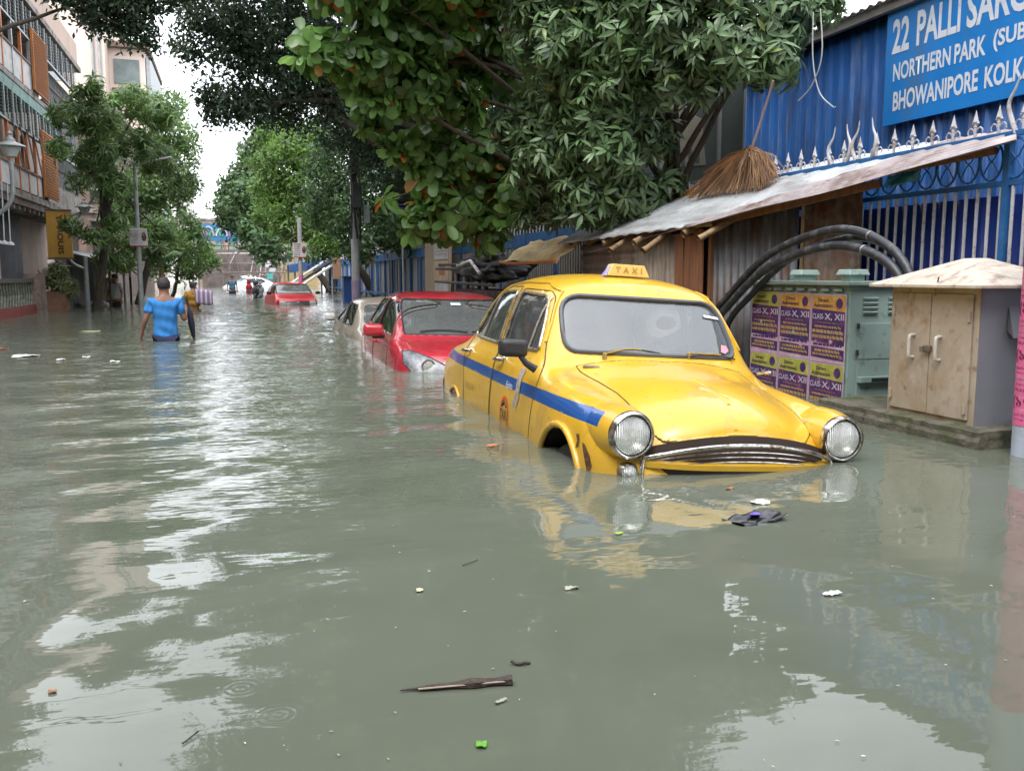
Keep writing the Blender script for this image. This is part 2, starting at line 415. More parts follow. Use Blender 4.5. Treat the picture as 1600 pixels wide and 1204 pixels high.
def wheel(parent, x, y, r, wd, rim=.19):
    M = Matrix.Translation((x, y, r)) @ Matrix.Rotation(PI / 2 * (1 if y > 0 else -1) * -1, 4, 'X')
    w_ = MB().lathe([(rim, -wd / 2), (r * .93, -wd / 2), (r, -wd / 2 + .03), (r, wd / 2 - .03), (r * .93, wd / 2), (rim, wd / 2)], M, 28).build('wheel', M_RUB, parent, True)
    MB().lathe([(0.001, wd / 2 - .04), (.06, wd / 2 - .01), (.12, wd / 2 - .05), (rim, wd / 2 - .01), (rim + .005, wd / 2 - .03)], M, 24).build('rim', M_STEEL, w_, True)
def arc(cx, cz, r, a0, a1, n=16): return [(cx + r * math.cos(R(a0 + (a1 - a0) * k / n)), cz + r * math.sin(R(a0 + (a1 - a0) * k / n))) for k in range(n + 1)]

M_RUB = pm('black_rubber', (.02, .02, .02), .7, bump=.2)
M_STEEL = pm('dull_steel', (.45, .45, .45), .4, .8, dirt=((.2, .15, .1), .5, 6))
M_CHROME = pm('chrome', (.60, .59, .56), .2, 1, var=.15, dirt=((.16, .12, .08), .55, 22))
M_SEAM = pm('dark_gap', (.06, .045, .02), .8)
M_BLACK = pm('black_plastic', (.025, .025, .028), .45)
M_INT = pm('car_interior', (.06, .05, .045), .8)
M_LENS = None
def lens_mat():
    m = bpy.data.materials.new('lamp_lens'); m.use_nodes = True; n = m.node_tree.nodes; L = m.node_tree.links
    b = n['Principled BSDF']; b.inputs['Base Color'].default_value = (.75, .77, .75, 1); b.inputs['Roughness'].default_value = .12; b.inputs['Metallic'].default_value = .55
    tc = n.new('ShaderNodeTexCoord'); wv = n.new('ShaderNodeTexWave'); wv.bands_direction = 'Y'; wv.inputs['Scale'].default_value = 30; wv.inputs['Distortion'].default_value = 1.5; L.new(tc.outputs['Object'], wv.inputs['Vector'])
    vo = n.new('ShaderNodeTexVoronoi'); vo.inputs['Scale'].default_value = 28; L.new(tc.outputs['Object'], vo.inputs['Vector'])
    ad = n.new('ShaderNodeMath'); L.new(wv.outputs['Fac'], ad.inputs[0]); L.new(vo.outputs['Distance'], ad.inputs[1])
    bp = n.new('ShaderNodeBump'); bp.inputs['Strength'].default_value = .5; bp.inputs['Distance'].default_value = .008; L.new(ad.outputs[0], bp.inputs['Height']); L.new(bp.outputs['Normal'], b.inputs['Normal'])
    b.inputs['Coat Weight'].default_value = 1; b.inputs['Coat Roughness'].default_value = .03
    return m
M_LENS = lens_mat()

def taxi_paint():
    m = pm('taxi_yellow_paint', (.66, .385, .022), .30, var=.10, vs=2.2, coat=.55, dirt=[((.42, .25, .06), .22, 3.2, (1, 1, .6)), ((.10, .05, .02), .05, 22), ((.50, .36, .12), .2, 9)], bump=.03, bs=6)
    n = m.node_tree.nodes; L = m.node_tree.links; b = n['Principled BSDF']
    src = b.inputs['Base Color'].links[0].from_socket
    tc = n.new('ShaderNodeTexCoord'); sp = n.new('ShaderNodeSeparateXYZ'); L.new(tc.outputs['Object'], sp.inputs[0])
    def M(op, a, c=None):
        q = n.new('ShaderNodeMath'); q.operation = op
        for i, v in enumerate((a, c)):
            if v is None: continue
            if isinstance(v, (int, float)): q.inputs[i].default_value = v
            else: L.new(v, q.inputs[i])
        return q.outputs[0]
    x, y, z = sp.outputs
    # the blue side band runs from the tail to just behind the headlamp, falling gently
    top = M('ADD', M('MULTIPLY', x, -.026), .845); bot = M('SUBTRACT', top, .075)
    ins = M('MULTIPLY', M('LESS_THAN', z, top), M('GREATER_THAN', z, bot))
    ins = M('MULTIPLY', ins, M('GREATER_THAN', M('ABSOLUTE', y), .55)); ins = M('MULTIPLY', ins, M('LESS_THAN', x, .545)); ins = M('MULTIPLY', ins, M('GREATER_THAN', x, -3.2))
    nz = n.new('ShaderNodeTexNoise'); nz.inputs['Scale'].default_value = 30; nz.inputs['Detail'].default_value = 6; L.new(tc.outputs['Object'], nz.inputs['Vector'])
    ins = M('MULTIPLY', ins, M('LESS_THAN', nz.outputs['Fac'], .69))
    mix = n.new('ShaderNodeMix'); mix.data_type = 'RGBA'; L.new(ins, mix.inputs[0]); L.new(src, mix.inputs[6]); mix.inputs[7].default_value = (.008, .075, .29, 1)
    # silt film where the flood has stood on the paint
    mr = n.new('ShaderNodeMapRange'); mr.inputs['From Min'].default_value = .66; mr.inputs['From Max'].default_value = .46; mr.inputs['To Max'].default_value = .42; L.new(z, mr.inputs['Value'])
    n2 = n.new('ShaderNodeTexNoise'); n2.inputs['Scale'].default_value = 7; n2.inputs['Detail'].default_value = 7; L.new(tc.outputs['Object'], n2.inputs['Vector'])
    fac = M('MULTIPLY', mr.outputs[0], M('MULTIPLY', n2.outputs['Fac'], 1.6))
    mx2 = n.new('ShaderNodeMix'); mx2.data_type = 'RGBA'; L.new(fac, mx2.inputs[0]); L.new(mix.outputs[2], mx2.inputs[6]); mx2.inputs[7].default_value = (.33, .21, .08, 1)
    L.new(mx2.outputs[2], b.inputs['Base Color'])
    return m
M_TAXI = taxi_paint()

def build_taxi():
    root = bpy.data.objects.new('taxi', None); col.objects.link(root)
    root.location = (2.408, 4.595, -.579)
    root.rotation_mode = 'XYZ'
    root.rotation_euler = (R(-3.675), R(-1.034), R(-91.5))
    tag(root, 'old rounded yellow taxi with a blue side band, half sunk in the nearest water', 'taxi')
    S = []
    def sec(*p): S.append([(a, b, c) for a, b, c in p])
    def sd(x, w=1.0, sh=.82, bl=None):   # the usual flank: sill, low, mid, shoulder
        return [(x, .75 * w, .25), (x, .785 * w, .42), (x, .80 * w, .61), (x, .79 * w, sh)]
    # nose
    sec((.50, .62, .25), (.62, .60, .28), (.66, .57, .31), (.69, .53, .34), (.71, .49, .36), (.72, .45, .37), (.73, .37, .38), (.74, .27, .38), (.75, .13, .38), (.75, 0, .38))
    sec((.46, .70, .25), (.56, .70, .40), (.60, .69, .47), (.63, .66, .53), (.65, .60, .54), (.67, .53, .54), (.69, .45, .545), (.70, .30, .56), (.715, .15, .575), (.72, 0, .58))
    sec((.42, .735, .25), (.50, .745, .42), (.52, .75, .56), (.535, .74, .66), (.55, .68, .74), (.56, .60, .73), (.60, .45, .655), (.635, .32, .685), (.665, .16, .715), (.67, 0, .72))
    sec((.38, .75, .25), (.44, .77, .42), (.44, .785, .58), (.44, .78, .74), (.46, .71, .845), (.48, .60, .835), (.54, .46, .755), (.60, .33, .79), (.625, .17, .82), (.63, 0, .83))
    sec(*sd(.22, .99, .78), (.22, .72, .878), (.24, .60, .888), (.28, .485, .85), (.34, .36, .89), (.38, .19, .922), (.385, 0, .932))
    sec(*sd(0, 1, .80), (0, .73, .895), (0, .61, .915), (0, .51, .905), (.02, .37, .948), (.03, .2, .98), (.03, 0, .99))
    sec(*sd(-.22, 1, .81), (-.22, .735, .91), (-.22, .63, .935), (-.22, .53, .945), (-.20, .38, .985), (-.19, .2, 1.015), (-.19, 0, 1.022))
    sec(*sd(-.38, 1, .82), (-.38, .745, .925), (-.40, .68, .965), (-.40, .57, .995), (-.37, .40, 1.02), (-.34, .2, 1.04), (-.33, 0, 1.045))
    sec(*sd(-.50, 1, .84), (-.50, .752, .95), (-.50, .70, 1.015), (-.465, .62, 1.045), (-.43, .42, 1.068), (-.405, .22, 1.085), (-.40, 0, 1.09))
    sec(*sd(-.62, 1, .86), (-.62, .755, .965), (-.60, .712, 1.04), (-.64, .635, 1.25), (-.60, .42, 1.27), (-.565, .22, 1.285), (-.56, 0, 1.29))
    sec(*sd(-.76, 1, .87), (-.76, .755, .975), (-.76, .715, 1.045), (-.775, .60, 1.43), (-.745, .42, 1.455), (-.72, .22, 1.468), (-.715, 0, 1.472))
    sec(*sd(-.90, 1, .87), (-.90, .755, .985), (-.90, .718, 1.05), (-.90, .63, 1.455), (-.87, .44, 1.525), (-.85, .22, 1.552), (-.85, 0, 1.56))
    sec(*sd(-1.25, 1, .875), (-1.25, .757, .99), (-1.25, .72, 1.055), (-1.25, .642, 1.475), (-1.25, .46, 1.558), (-1.25, .24, 1.590), (-1.25, 0, 1.598))
    sec(*sd(-1.75, 1, .875), (-1.75, .757, .99), (-1.75, .72, 1.055), (-1.75, .64, 1.47), (-1.75, .46, 1.552), (-1.75, .24, 1.585), (-1.75, 0, 1.592))
    sec(*sd(-2.15, 1, .875), (-2.15, .755, .99), (-2.15, .715, 1.055), (-2.15, .615, 1.425), (-2.17, .44, 1.50), (-2.18, .23, 1.53), (-2.18, 0, 1.537))
    sec(*sd(-2.45, 1, .87), (-2.45, .75, .98), (-2.45, .70, 1.05), (-2.42, .57, 1.31), (-2.46, .41, 1.385), (-2.48, .21, 1.41), (-2.48, 0, 1.415))
    sec(*sd(-2.72, .99, .86), (-2.70, .745, .965), (-2.70, .68, 1.025), (-2.68, .55, 1.10), (-2.72, .40, 1.15), (-2.75, .2, 1.17), (-2.75, 0, 1.175))
    sec(*sd(-3.0, .975, .84), (-3.0, .72, .94), (-3.0, .65, .985), (-3.0, .55, 1.02), (-3.0, .40, 1.05), (-3.0, .2, 1.065), (-3.0, 0, 1.07))
    sec(*sd(-3.30, .95, .81), (-3.30, .70, .92), (-3.30, .63, .955), (-3.30, .53, .97), (-3.30, .38, .985), (-3.30, .2, .995), (-3.30, 0, 1.0))
    sec(*sd(-3.54, .89, .76), (-3.54, .65, .85), (-3.54, .58, .87), (-3.54, .47, .88), (-3.54, .34, .885), (-3.54, .18, .89), (-3.54, 0, .89))
    sec((-3.6, .58, .27), (-3.64, .62, .42), (-3.66, .62, .56), (-3.66, .60, .66), (-3.66, .55, .70), (-3.66, .48, .71), (-3.66, .38, .72), (-3.66, .27, .72), (-3.66, .14, .72), (-3.66, 0, .72))
    B = CarBody(S, 4, root)
    GL = glassm('taxi_side_glass', (.10, .14, .13), .25); GW = glassm('taxi_windscreen_glass', (.34, .40, .42), .40, 1.9, .28, 1.6)  # windscreen: reflected sky is partly put into its pale diffuse film
    # glass
    ws = round_poly([(-.585, 1.065), (.585, 1.065), (.545, 1.405), (-.545, 1.405)], [.10, .10, .12, .12])
    ws = [(a, z + .028 * (1 - (a / .6) ** 2)) for a, z in ws]
    B.region('windscreen', GW, ws, 'front', (-.9, -.3), .006)
    rw = round_poly([(-.46, 1.17), (.46, 1.17), (.40, 1.39), (-.40, 1.39)], .09)
    B.region('rear_windscreen', GL, rw, 'back', (-2.8, -2.2), .006)
    fw = round_poly([(-1.385, 1.065), (-.625, 1.065), (-.70, 1.22), (-.82, 1.405), (-1.335, 1.435)], [.05, .03, .1, .08, .05])
    bw = round_poly([(-2.33, 1.09), (-1.50, 1.065), (-1.45, 1.44), (-1.86, 1.435), (-2.12, 1.33)], [.07, .05, .05, .1, .12])
    fa = arc(.10, .36, .325, -25, 205); ra = arc(-2.63, .30, .325, -25, 205)
    for sde in (-1, 1):
        B.region('window_glass', GL, fw, 'side', sde, .006); B.region('window_glass', GL, bw, 'side', sde, .006)
        B.region('arch', None, fa, 'side', sde, 0, False); B.region('arch', None, ra, 'side', sde, 0, False)
        fd = round_poly([(-1.42, .22), (-1.42, 1.02), (-1.385, 1.46), (-.80, 1.44), (-.555, 1.06), (-.40, .90), (-.44, .60), (-.50, .22)], [.02, .02, .08, .1, .05, .1, .1, .05])
        rd = round_poly([(-2.28, .70), (-2.42, .95), (-2.40, 1.10), (-2.16, 1.38), (-1.87, 1.475), (-1.425, 1.475), (-1.435, .98), (-1.435, .22), (-2.20, .22)], [.1, .1, .1, .1, .08, .04, .03, .02, .05])
        B.region('door', M_TAXI, fd, 'side', sde, 0.0015); B.region('door', M_TAXI, rd, 'side', sde, 0.0015)
        B.line('window_frame', pm('window_trim', (.42, .40, .34), .35, .7, dirt=((.2, .12, .05), .5, 20)), fw, 'side', sde, .011, .003, True)
        B.line('window_frame', MATS['window_trim'], bw, 'side', sde, .011, .003, True)
        B.line('window_divider', MATS['window_trim'], [(-.80, 1.07), (-.80, 1.40)], 'side', sde, .009, .002)
        B.line('window_divider', MATS['window_trim'], [(-2.02, 1.08), (-1.93, 1.42)], 'side', sde, .009, .002)
        for dd in (fd, rd): B.line('door_seam', M_SEAM, dd, 'side', sde, .0045, -.001, True)
        # rolled lip of the front arch, plain rear arch
        B.line('arch_lip', M_TAXI, arc(.10, .36, .345, 5, 175, 20), 'side', sde, .019, .002, n=10)
        B.line('arch_lip', M_TAXI, arc(-2.63, .30, .335, 5, 175, 20), 'side', sde, .014, 0, n=8)
        B.line('rain_gutter', M_TAXI, [(-.60, 1.12), (-.66, 1.24), (-.79, 1.44), (-1.0, 1.493), (-1.5, 1.502), (-1.95, 1.475), (-2.22, 1.38), (-2.45, 1.16)], 'side', sde, .009, .004)
        # handles
        for hx in (-1.24, -2.26):
            p, n_ = B.hit((hx, .965), 'side', sde)
            hm = MB().tube([p + Vector((.03, sde * .012, 0)), p + Vector((.03, sde * .045, 0)), p + Vector((-.04, sde * .052, -.002)), p + Vector((-.10, sde * .045, -.008))], [.014, .016, .012, .008], 10)
            hm.lathe([(.026, -.004), (.026, .008), (.02, .014)], Matrix.Translation(p + Vector((.03, 0, 0))) @ Matrix.Rotation(-sde * PI / 2, 4, 'X'), 14)
            hm.build('door_handle', M_CHROME, root, True)
        # headlamp with painted bucket, chrome bezel and fluted lens
        c = Vector((.66, sde * .60, .73))
        Mx = Matrix.Translation(c) @ Matrix.Rotation(PI / 2, 4, 'Y') @ Matrix.Rotation(R(3) * sde, 4, 'X')
        hl = MB().lathe([(.145, -.26), (.142, -.13), (.127, -.055), (.122, -.028)], Mx, 36, False).build('headlight', M_TAXI, root, True)
        MB().lathe([(.117, -.045), (.122, -.028), (.1225, -.012), (.117, .004), (.109, .011), (.104, .009), (.101, .0), (.100, -.012)], Mx, 40, False).build('bezel', M_CHROME, hl, True)
        MB().lathe([(.0005, .013), (.03, .012), (.06, .008), (.086, -.001), (.097, -.006)], Mx, 32, False).build('lens', M_LENS, hl, True)
        MB().lathe([(.097, -.004), (.1, -.010), (.102, -.02)], Mx, 32, False).build('lens_gasket', M_BLACK, hl, True)
        # side lamp below
        Ml = Matrix.Translation((.645, sde * .605, .545)) @ Matrix.Rotation(PI / 2, 4, 'Y')
        tl = MB().lathe([(.05, -.05), (.05, .012), (.043, .022), (.038, .016), (.036, .008)], Ml, 24, False).build('side_lamp', M_CHROME, root, True)
        MB().lathe([(.0005, .03), (.015, .026), (.016, .016), (.037, .012)], Ml, 18, False).build('lens', M_LENS, tl, True)
    M1 = Matrix()
    # bonnet
    hood = [(.662, .15), (.64, .30), (.60, .41), (.55, .468), (.36, .482), (.15, .485), (-.08, .51), (-.28, .545), (-.365, .545), (-.345, .30), (-.30, .0)]
    hood = hood + [(a, -b) for a, b in reversed(hood[:-1])]
    hood = [(.615, 0)] + hood[0:] if False else hood
    B.region('bonnet', M_TAXI, round_poly(hood, .02, 2), 'top', 2.0, -.003)
    B.line('bonnet_seam', M_SEAM, hood, 'top', 0, .0045, 0, True)
    outs = B.finish('body', M_TAXI)
    # bonnet lip with shadow gap over the grille
    lip = [Vector((.635, y, .742 - .115 * (abs(y) / .47) ** 2.2)) + Vector((-.12 * (abs(y) / .5) ** 2.5, 0, 0)) for y in np.linspace(-.47, .47, 24)]
    MB().tube(lip, .012, 8).build('bonnet_edge', M_TAXI, root, True)
    # raised centre spine with its dent
    B.line('bonnet_spine', M_TAXI, [(.50, .0), (.3, 0), (.12, 0)], 'top', 0, .014, -.004, n=12)
    B.line('bonnet_spine', M_TAXI, [(.50, .02), (.42, .028), (.28, .03)], 'top', 0, .006, -.002, n=8)
    # grille: mouth, arched chrome surround, slats, painted apron
    yy = np.linspace(-.53, .53, 32)
    def gtop(y, o=0): return .705 - .085 * (abs(y) / .53) ** 2.2 - o
    mo = MB(); vs = []; fs = []
    for y in yy: vs += [(.705 - .10 * (abs(y) / .53) ** 3, y, gtop(y, -.04)), (.735 - .10 * (abs(y) / .53) ** 3, y, .50)]
    for i in range(31): fs.append((2 * i, 2 * i + 2, 2 * i + 3, 2 * i + 1))
    mo.add(vs, fs).build('grille_mouth', pm('grille_dark', (.03, .015, .01), .6), root)
    gx = lambda y: .765 - .11 * (abs(y) / .53) ** 3
    gr = MB().tube([Vector((gx(.53), -.545, .36)), Vector((gx(.53) + .008, -.545, .50)), Vector((gx(.53) + .008, -.54, .59))] + [Vector((gx(y), y, gtop(y))) for y in yy] + [Vector((gx(.53) + .008, .54, .59)), Vector((gx(.53) + .008, .545, .50)), Vector((gx(.53), .545, .36))], .0115, 10).build('grille', M_CHROME, root, True)
    for k in range(3):
        o_ = .034 + .024 * k; hw = .515 - .0 * k
        pts = [Vector((gx(y) - .008, y, max(gtop(y, o_), .592 - .0005 * k) if False else gtop(y) - o_ * (1 - .35 * (abs(y) / .53) ** 2))) for y in np.linspace(-hw, hw, 28)]
        MB().tube(pts, .0028, 6).build('slat', M_CHROME, gr, True)
    ap = MB()
    for i in range(28):
        y0, y1 = -.525 + i * .0375, -.525 + (i + 1) * .0375
        f = lambda y: (gx(y) - .004)
        ap.add([(f(y0), y0, .575), (f(y1), y1, .575), (f(y1) + .006, y1, .603), (f(y0) + .006, y0, .603), (f(y0) - .02, y0, .612), (f(y1) - .02, y1, .612)], [(0, 1, 2, 3), (3, 2, 5, 4)])
    ap.build('grille_bar', M_TAXI, root)
    MB().tube([Vector((gx(y) - .01, y, .535)) for y in np.linspace(-.51, .51, 24)], .008, 6).build('slat', M_CHROME, gr, True)
    # windscreen rubber, sticker, wipers
    B.line('windscreen_rubber', pm('grey_rubber', (.075, .08, .09), .45), ws, 'front', 0, .0155, .003, True)
    for yw, sg in ((-.36, 1), (.20, 1)):
        p, _ = B.hit((-.385, yw), 'top', 0)
        wp = MB().lathe([(.016, -.01), (.014, .03), (.006, .036)], Matrix.Translation(p), 12).build('wiper', pm('brass_worn', (.42, .30, .09), .45, .5), root, True)
        if sg:
            pts = []
            for t in np.linspace(0, 1, 7):
                y = yw + t * .36; z = 1.07 + .022 * math.sin(t * PI) + (.012 if yw < 0 else -.008) * t
                h, n_ = B.hit((y, z + .005), 'front', 0)
                pts.append(Vector((h.x + .018, y, z + .008)))
            MB().tube([p + Vector((0, 0, .03))] + [q_ + Vector((.01, 0, .004)) for q_ in pts[2:5]], .0055, 6).build('wiper_arm', MATS['brass_worn'], wp, True)
            MB().tube(pts, .0055, 6).build('wiper_blade', M_BLACK, wp, True)
    B.decal('paper_sticker', pm('white_paper', (.7, .72, .7), .6), [(.42, 1.325), (.54, 1.313), (.54, 1.330), (.42, 1.342)], 'front', 0, .004)
    B.decal('pink_sticker', pm('pink_paper', (.6, .25, .32), .6), [(.47, 1.11), (.50, 1.10), (.54, 1.12), (.53, 1.15), (.49, 1.155)], 'front', 0, .004)
    B.decal('torn_tape', pm('torn_tape_grey', (.30, .23, .18), .7, dirt=((.42, .38, .32), .7, 30), bump=.4), [(-.84, .70), (-.80, .735), (-.79, .80), (-.775, .93), (-.70, .955), (-.66, .94), (-.70, .86), (-.695, .76), (-.74, .69)], 'side', -1, .003)
    rust = pm('bare_rust', (.10, .045, .02), .9, var=.5, vs=30, bump=.6)
    B.decal('rust_patch', rust, [(.36, .62), (.375, .66), (.35, .69), (.385, .695), (.40, .66), (.395, .63)], 'side', -1, .003)
    B.decal('rust_patch', rust, [(.43, .66), (.46, .65), (.50, .60), (.515, .55), (.49, .50), (.47, .56), (.45, .61)], 'side', -1, .003)
    B.decal('rust_patch', rust, [(-3.33, .60), (-3.30, .66), (-3.22, .65), (-3.20, .57)], 'side', -1, .003)
    # door emblem: red ring with TAXI and a peaked roof mark, faded number, small word on the band
    p, n_ = B.hit((-1.02, .585), 'side', -1)
    ring = []
    em = pm('emblem_red', (.62, .09, .02), .6); blk = pm('lettering_black', (.04, .03, .02), .7)
    cx, cz, rx, rz = -1.02, .61, .105, .125
    ro = [(cx + rx * math.cos(t), cz + rz * math.sin(t)) for t in np.linspace(0, 2 * PI, 40, endpoint=False)]
    ringm = MB(); po = B.proj(ro, 'side', -1, .003); pi_ = B.proj([(cx + (a - cx) * .80, cz + (b - cz) * .80) for a, b in ro], 'side', -1, .003)
    k = len(po)
    if len(pi_) == k: ringm.add(po + pi_, [(i, (i + 1) % k, k + (i + 1) % k, k + i) for i in range(k)]).build('emblem_ring', em, root)
    y_s = p.y - .008
    def side_text(s_, nm, m, x, z, wd, h, tilt=0, bold=0):
        q, _ = B.hit((x, z), 'side', -1)
        q2, _ = B.hit((x, z + .04), 'side', -1)
        up = (q2 - q).normalized()
        return text_obj(s_, nm, m, root, frame(q + Vector((0, -.002, 0)), (1, 0, 0), up), wd, h, .004, bold=bold)
    side_text('TAXI', 'emblem_lettering', blk, cx, .61, .15, .07, bold=.02)
    B.line('emblem_peak', blk, [(cx - .05, .665), (cx, .695), (cx + .05, .665)], 'side', -1, .006, .002)
    side_text('WB 04', 'faded_number', pm('faded_paint', (.35, .22, .06), .7), -2.07, .70, .30, .055)
    side_text('Eshita', 'band_lettering', pm('pale_paint', (.55, .62, .75), .6), -.93, .815, .15, .042)
    # mirror on the flank
    mr_ = MB().box((-.40, -.935, 1.085), (.10, .17, .105)).build('wing_mirror', M_BLACK, root, True, .028, 3)
    MB().tube([(-.38, -.90, 1.05), (-.37, -.86, 1.0), (-.36, -.80, .965)], [.016, .02, .026], 8).build('mirror_stalk', M_BLACK, mr_, True)
    MB().box((-.453, -.935, 1.085), (.004, .14, .08)).build('mirror_glass', M_CHROME, mr_)
    MB().tube([(-.43, .72, .985), (-.37, .74, 1.0), (-.33, .76, 1.0)], [.01, .012, .016], 8).build('mirror_stub', M_CHROME, root, True)
    # cowl vent
    p, _ = B.hit((-.31, -.47), 'top', 0)
    MB().box(p + Vector((0, 0, .006)), (.03, .10, .014), Euler((0, R(8), R(-20)))).build('washer_block', M_STEEL, root, False, .003)
    # roof sign
    rs = MB()
    rs.prism([(-.155, 0), (.155, 0), (.115, .078), (-.115, .078)], lambda p_: Vector((-.955, p_[0], 1.572 + p_[1])), lambda p_: Vector((-1.05, p_[0] * .98, 1.58 + p_[1] * .9)))
    rs_o = rs.build('roof_sign', pm('roof_sign_cream', (.72, .52, .16), .5, var=.1), root, False, .006)
    text_obj('TAXI', 'sign_lettering', pm('sign_gold', (.42, .24, .06), .6), rs_o, frame((-.951, 0, 1.612), (0, 1, 0), (.0, 0, 1)), .19, .038, .001, space=1.7, bold=.015)
    MB().prism([(0, 0), (.06, 0), (.02, .07)], lambda p_: Vector((-.955 - p_[0], -.158 + p_[1] * .5, 1.572 + p_[1])), lambda p_: Vector((-.96 - p_[0], -.175 + p_[1] * .5, 1.566 + p_[1]))).build('sign_end', pm('sign_end_blue', (.25, .22, .5), .5), rs_o)
    # wheels, inner arches, cabin
    for x in (.10, -2.60):
        for y in (-.66, .66): wheel(root, x, y, .30, .16)
    inn = MB()
    inn.b2(-2.6, -.45, -.70, .70, .28, .36)
    for y in (-.36, .36):
        inn.box((-1.30, y, .72), (.16, .50, .62), Euler((0, R(-12), 0))); inn.box((-1.08, y, .52), (.5, .5, .16))
    inn.box((-2.15, 0, .76), (.16, 1.2, .60), Euler((0, R(-14), 0))); inn.box((-1.92, 0, .55), (.5, 1.2, .16))
    inn.b2(-.62, -.48, -.66, .66, .72, .985)
    inn.build('seats', M_INT, root, False, .03)
    st = MB().tube([Vector((-.86, .34, .93)) + Vector((math.sin(t) * .07, math.cos(t) * .2, math.sin(t) * .185)) for t in np.linspace(0, 2 * PI, 32, endpoint=False)], .013, 8, closed=True)
    st.tube([(-.86, .15, .93), (-.86, .53, .93)], .010, 6); st.tube([(-.86, .34, .93), (-.58, .34, .84)], .02, 6)
    st.build('steering_wheel', pm('wheel_rim_pale', (.16, .16, .15), .4), root, True)
    for y in (-.73, .73):
        inn = MB(); inn.tube([Vector((.10, y * .80, .36))+Vector((math.cos(t)*.37,0,math.sin(t)*.37)) for t in np.linspace(R(-30),R(210),20)], .03, 6)
        vs = []; fs = []
        P = arc(.10, .36, .36, -30, 210, 24)
        for a, b in P: vs += [(a, y * .60, b), (a, y * 1.04, b)]
        for i in range(24): fs.append((2 * i, 2 * i + 1, 2 * i + 3, 2 * i + 2))
        inn.add(vs, fs); inn.build('wheel_well', pm('wheel_well_dark', (.03, .028, .02), .9), root)
    return root, B
taxi, TB = build_taxi()
# ---------------- right-hand side: sheds, fence, cabinets ----------------
def corr(name, mat, O, U, Vd, v0, v1, ur, pitch=.076, amp=.009, parent=None, nu=2, kind='sine', dents=0):
    """corrugated sheet: ridges along U, profile across Vd; ur(v)->(u0,u1)"""
    O = np.array(O, float); U = np.array(U, float); U /= np.linalg.norm(U); Vd = np.array(Vd, float); Vd /= np.linalg.norm(Vd); N = np.cross(U, Vd)
    vs = np.arange(v0, v1 + 1e-6, pitch / 8); A = []
    for v in vs:
        a, b = ur(v); ph = (v / pitch) % 1
        if kind == 'sine': o = amp * math.sin(2 * PI * ph)
        else: o = amp * (1 if ph < .22 else (1 - (ph - .22) / .1 if ph < .32 else (0 if ph < .9 else (ph - .9) / .1)))
        for k in range(nu):
            u = a + (b - a) * k / (nu - 1)
            A.append(O + U * u + Vd * v + N * (o + dents * math.sin(u * 5 + v * 3) * math.cos(v * 7)))
    F = []
    for i in range(len(vs) - 1):
        for k in range(nu - 1): a = i * nu + k; F.append((a, a + 1, a + nu + 1, a + nu))
    o = mesh_np(name, np.array(A), np.array(F).ravel(), 4, mat, parent, kind == 'sine')
    so = o.modifiers.new('thick', 'SOLIDIFY'); so.thickness = .0025; so.offset = 0
    return o
M_BLUEW = pm('blue_painted_sheet', (.018, .088, .28), .42, .15, var=.25, vs=1.3, dirt=[((.03, .05, .12), .35, 2.5, (1, 1, .25)), ((.12, .18, .35), .3, 8, (1, 1, .15))], stretch=(1, 1, .3))
M_DBLUE = pm('deep_blue_sheet', (.008, .03, .20), .5, .1, var=.3, vs=2)
M_GALV = pm('galvanised_sheet', (.56, .59, .61), .36, .35, var=.22, vs=3, dirt=[((.30, .27, .27), .4, 3, (1, .3, 1)), ((.22, .13, .09), .12, 9)])
M_GALVW = pm('weathered_sheet', (.36, .31, .32), .5, .25, var=.25, vs=3, dirt=[((.16, .10, .08), .5, 2.5), ((.4, .38, .38), .3, 6)])
M_GALVD = pm('old_grey_sheet', (.13, .135, .145), .6, .35, var=.35, vs=4, dirt=[((.30, .31, .32), .32, 5, (3, 3, .3)), ((.13, .06, .03), .35, 3, (2, 2, .5))])
M_RUSTS = pm('rusty_sheet', (.20, .12, .08), .8, .1, var=.4, vs=4, dirt=[((.26, .24, .22), .5, 3, (2, 2, .5)), ((.12, .045, .02), .5, 5)])
M_TANS = pm('tan_sheet', (.24, .20, .16), .75, .1, var=.3, vs=4, dirt=[((.12, .09, .07), .4, 4, (2, 2, .5))])
M_WOOD = pm('old_plank', (.17, .075, .035), .85, var=.4, vs=3, stretch=(6, 6, .6), bump=.4, bs=20)
M_BAMB = pm('bamboo', (.24, .155, .075), .6, var=.35, vs=5, bump=.2, dirt=((.12, .08, .05), .4, 8))
M_WHT = pm('worn_white_paint', (.40, .40, .42), .6, var=.12, vs=12, dirt=[((.24, .17, .13), .34, 14), ((.06, .10, .2), .05, 9)])
M_FBLUE = pm('fence_blue_paint', (.015, .10, .27), .5, var=.3, vs=8, dirt=((.08, .05, .04), .2, 14))
M_CONC = pm('mossy_concrete', (.115, .105, .08), .95, var=.35, vs=6, bump=.7, bs=25, dirt=[((.045, .06, .015), .55, 5), ((.03, .03, .025), .3, 12)])

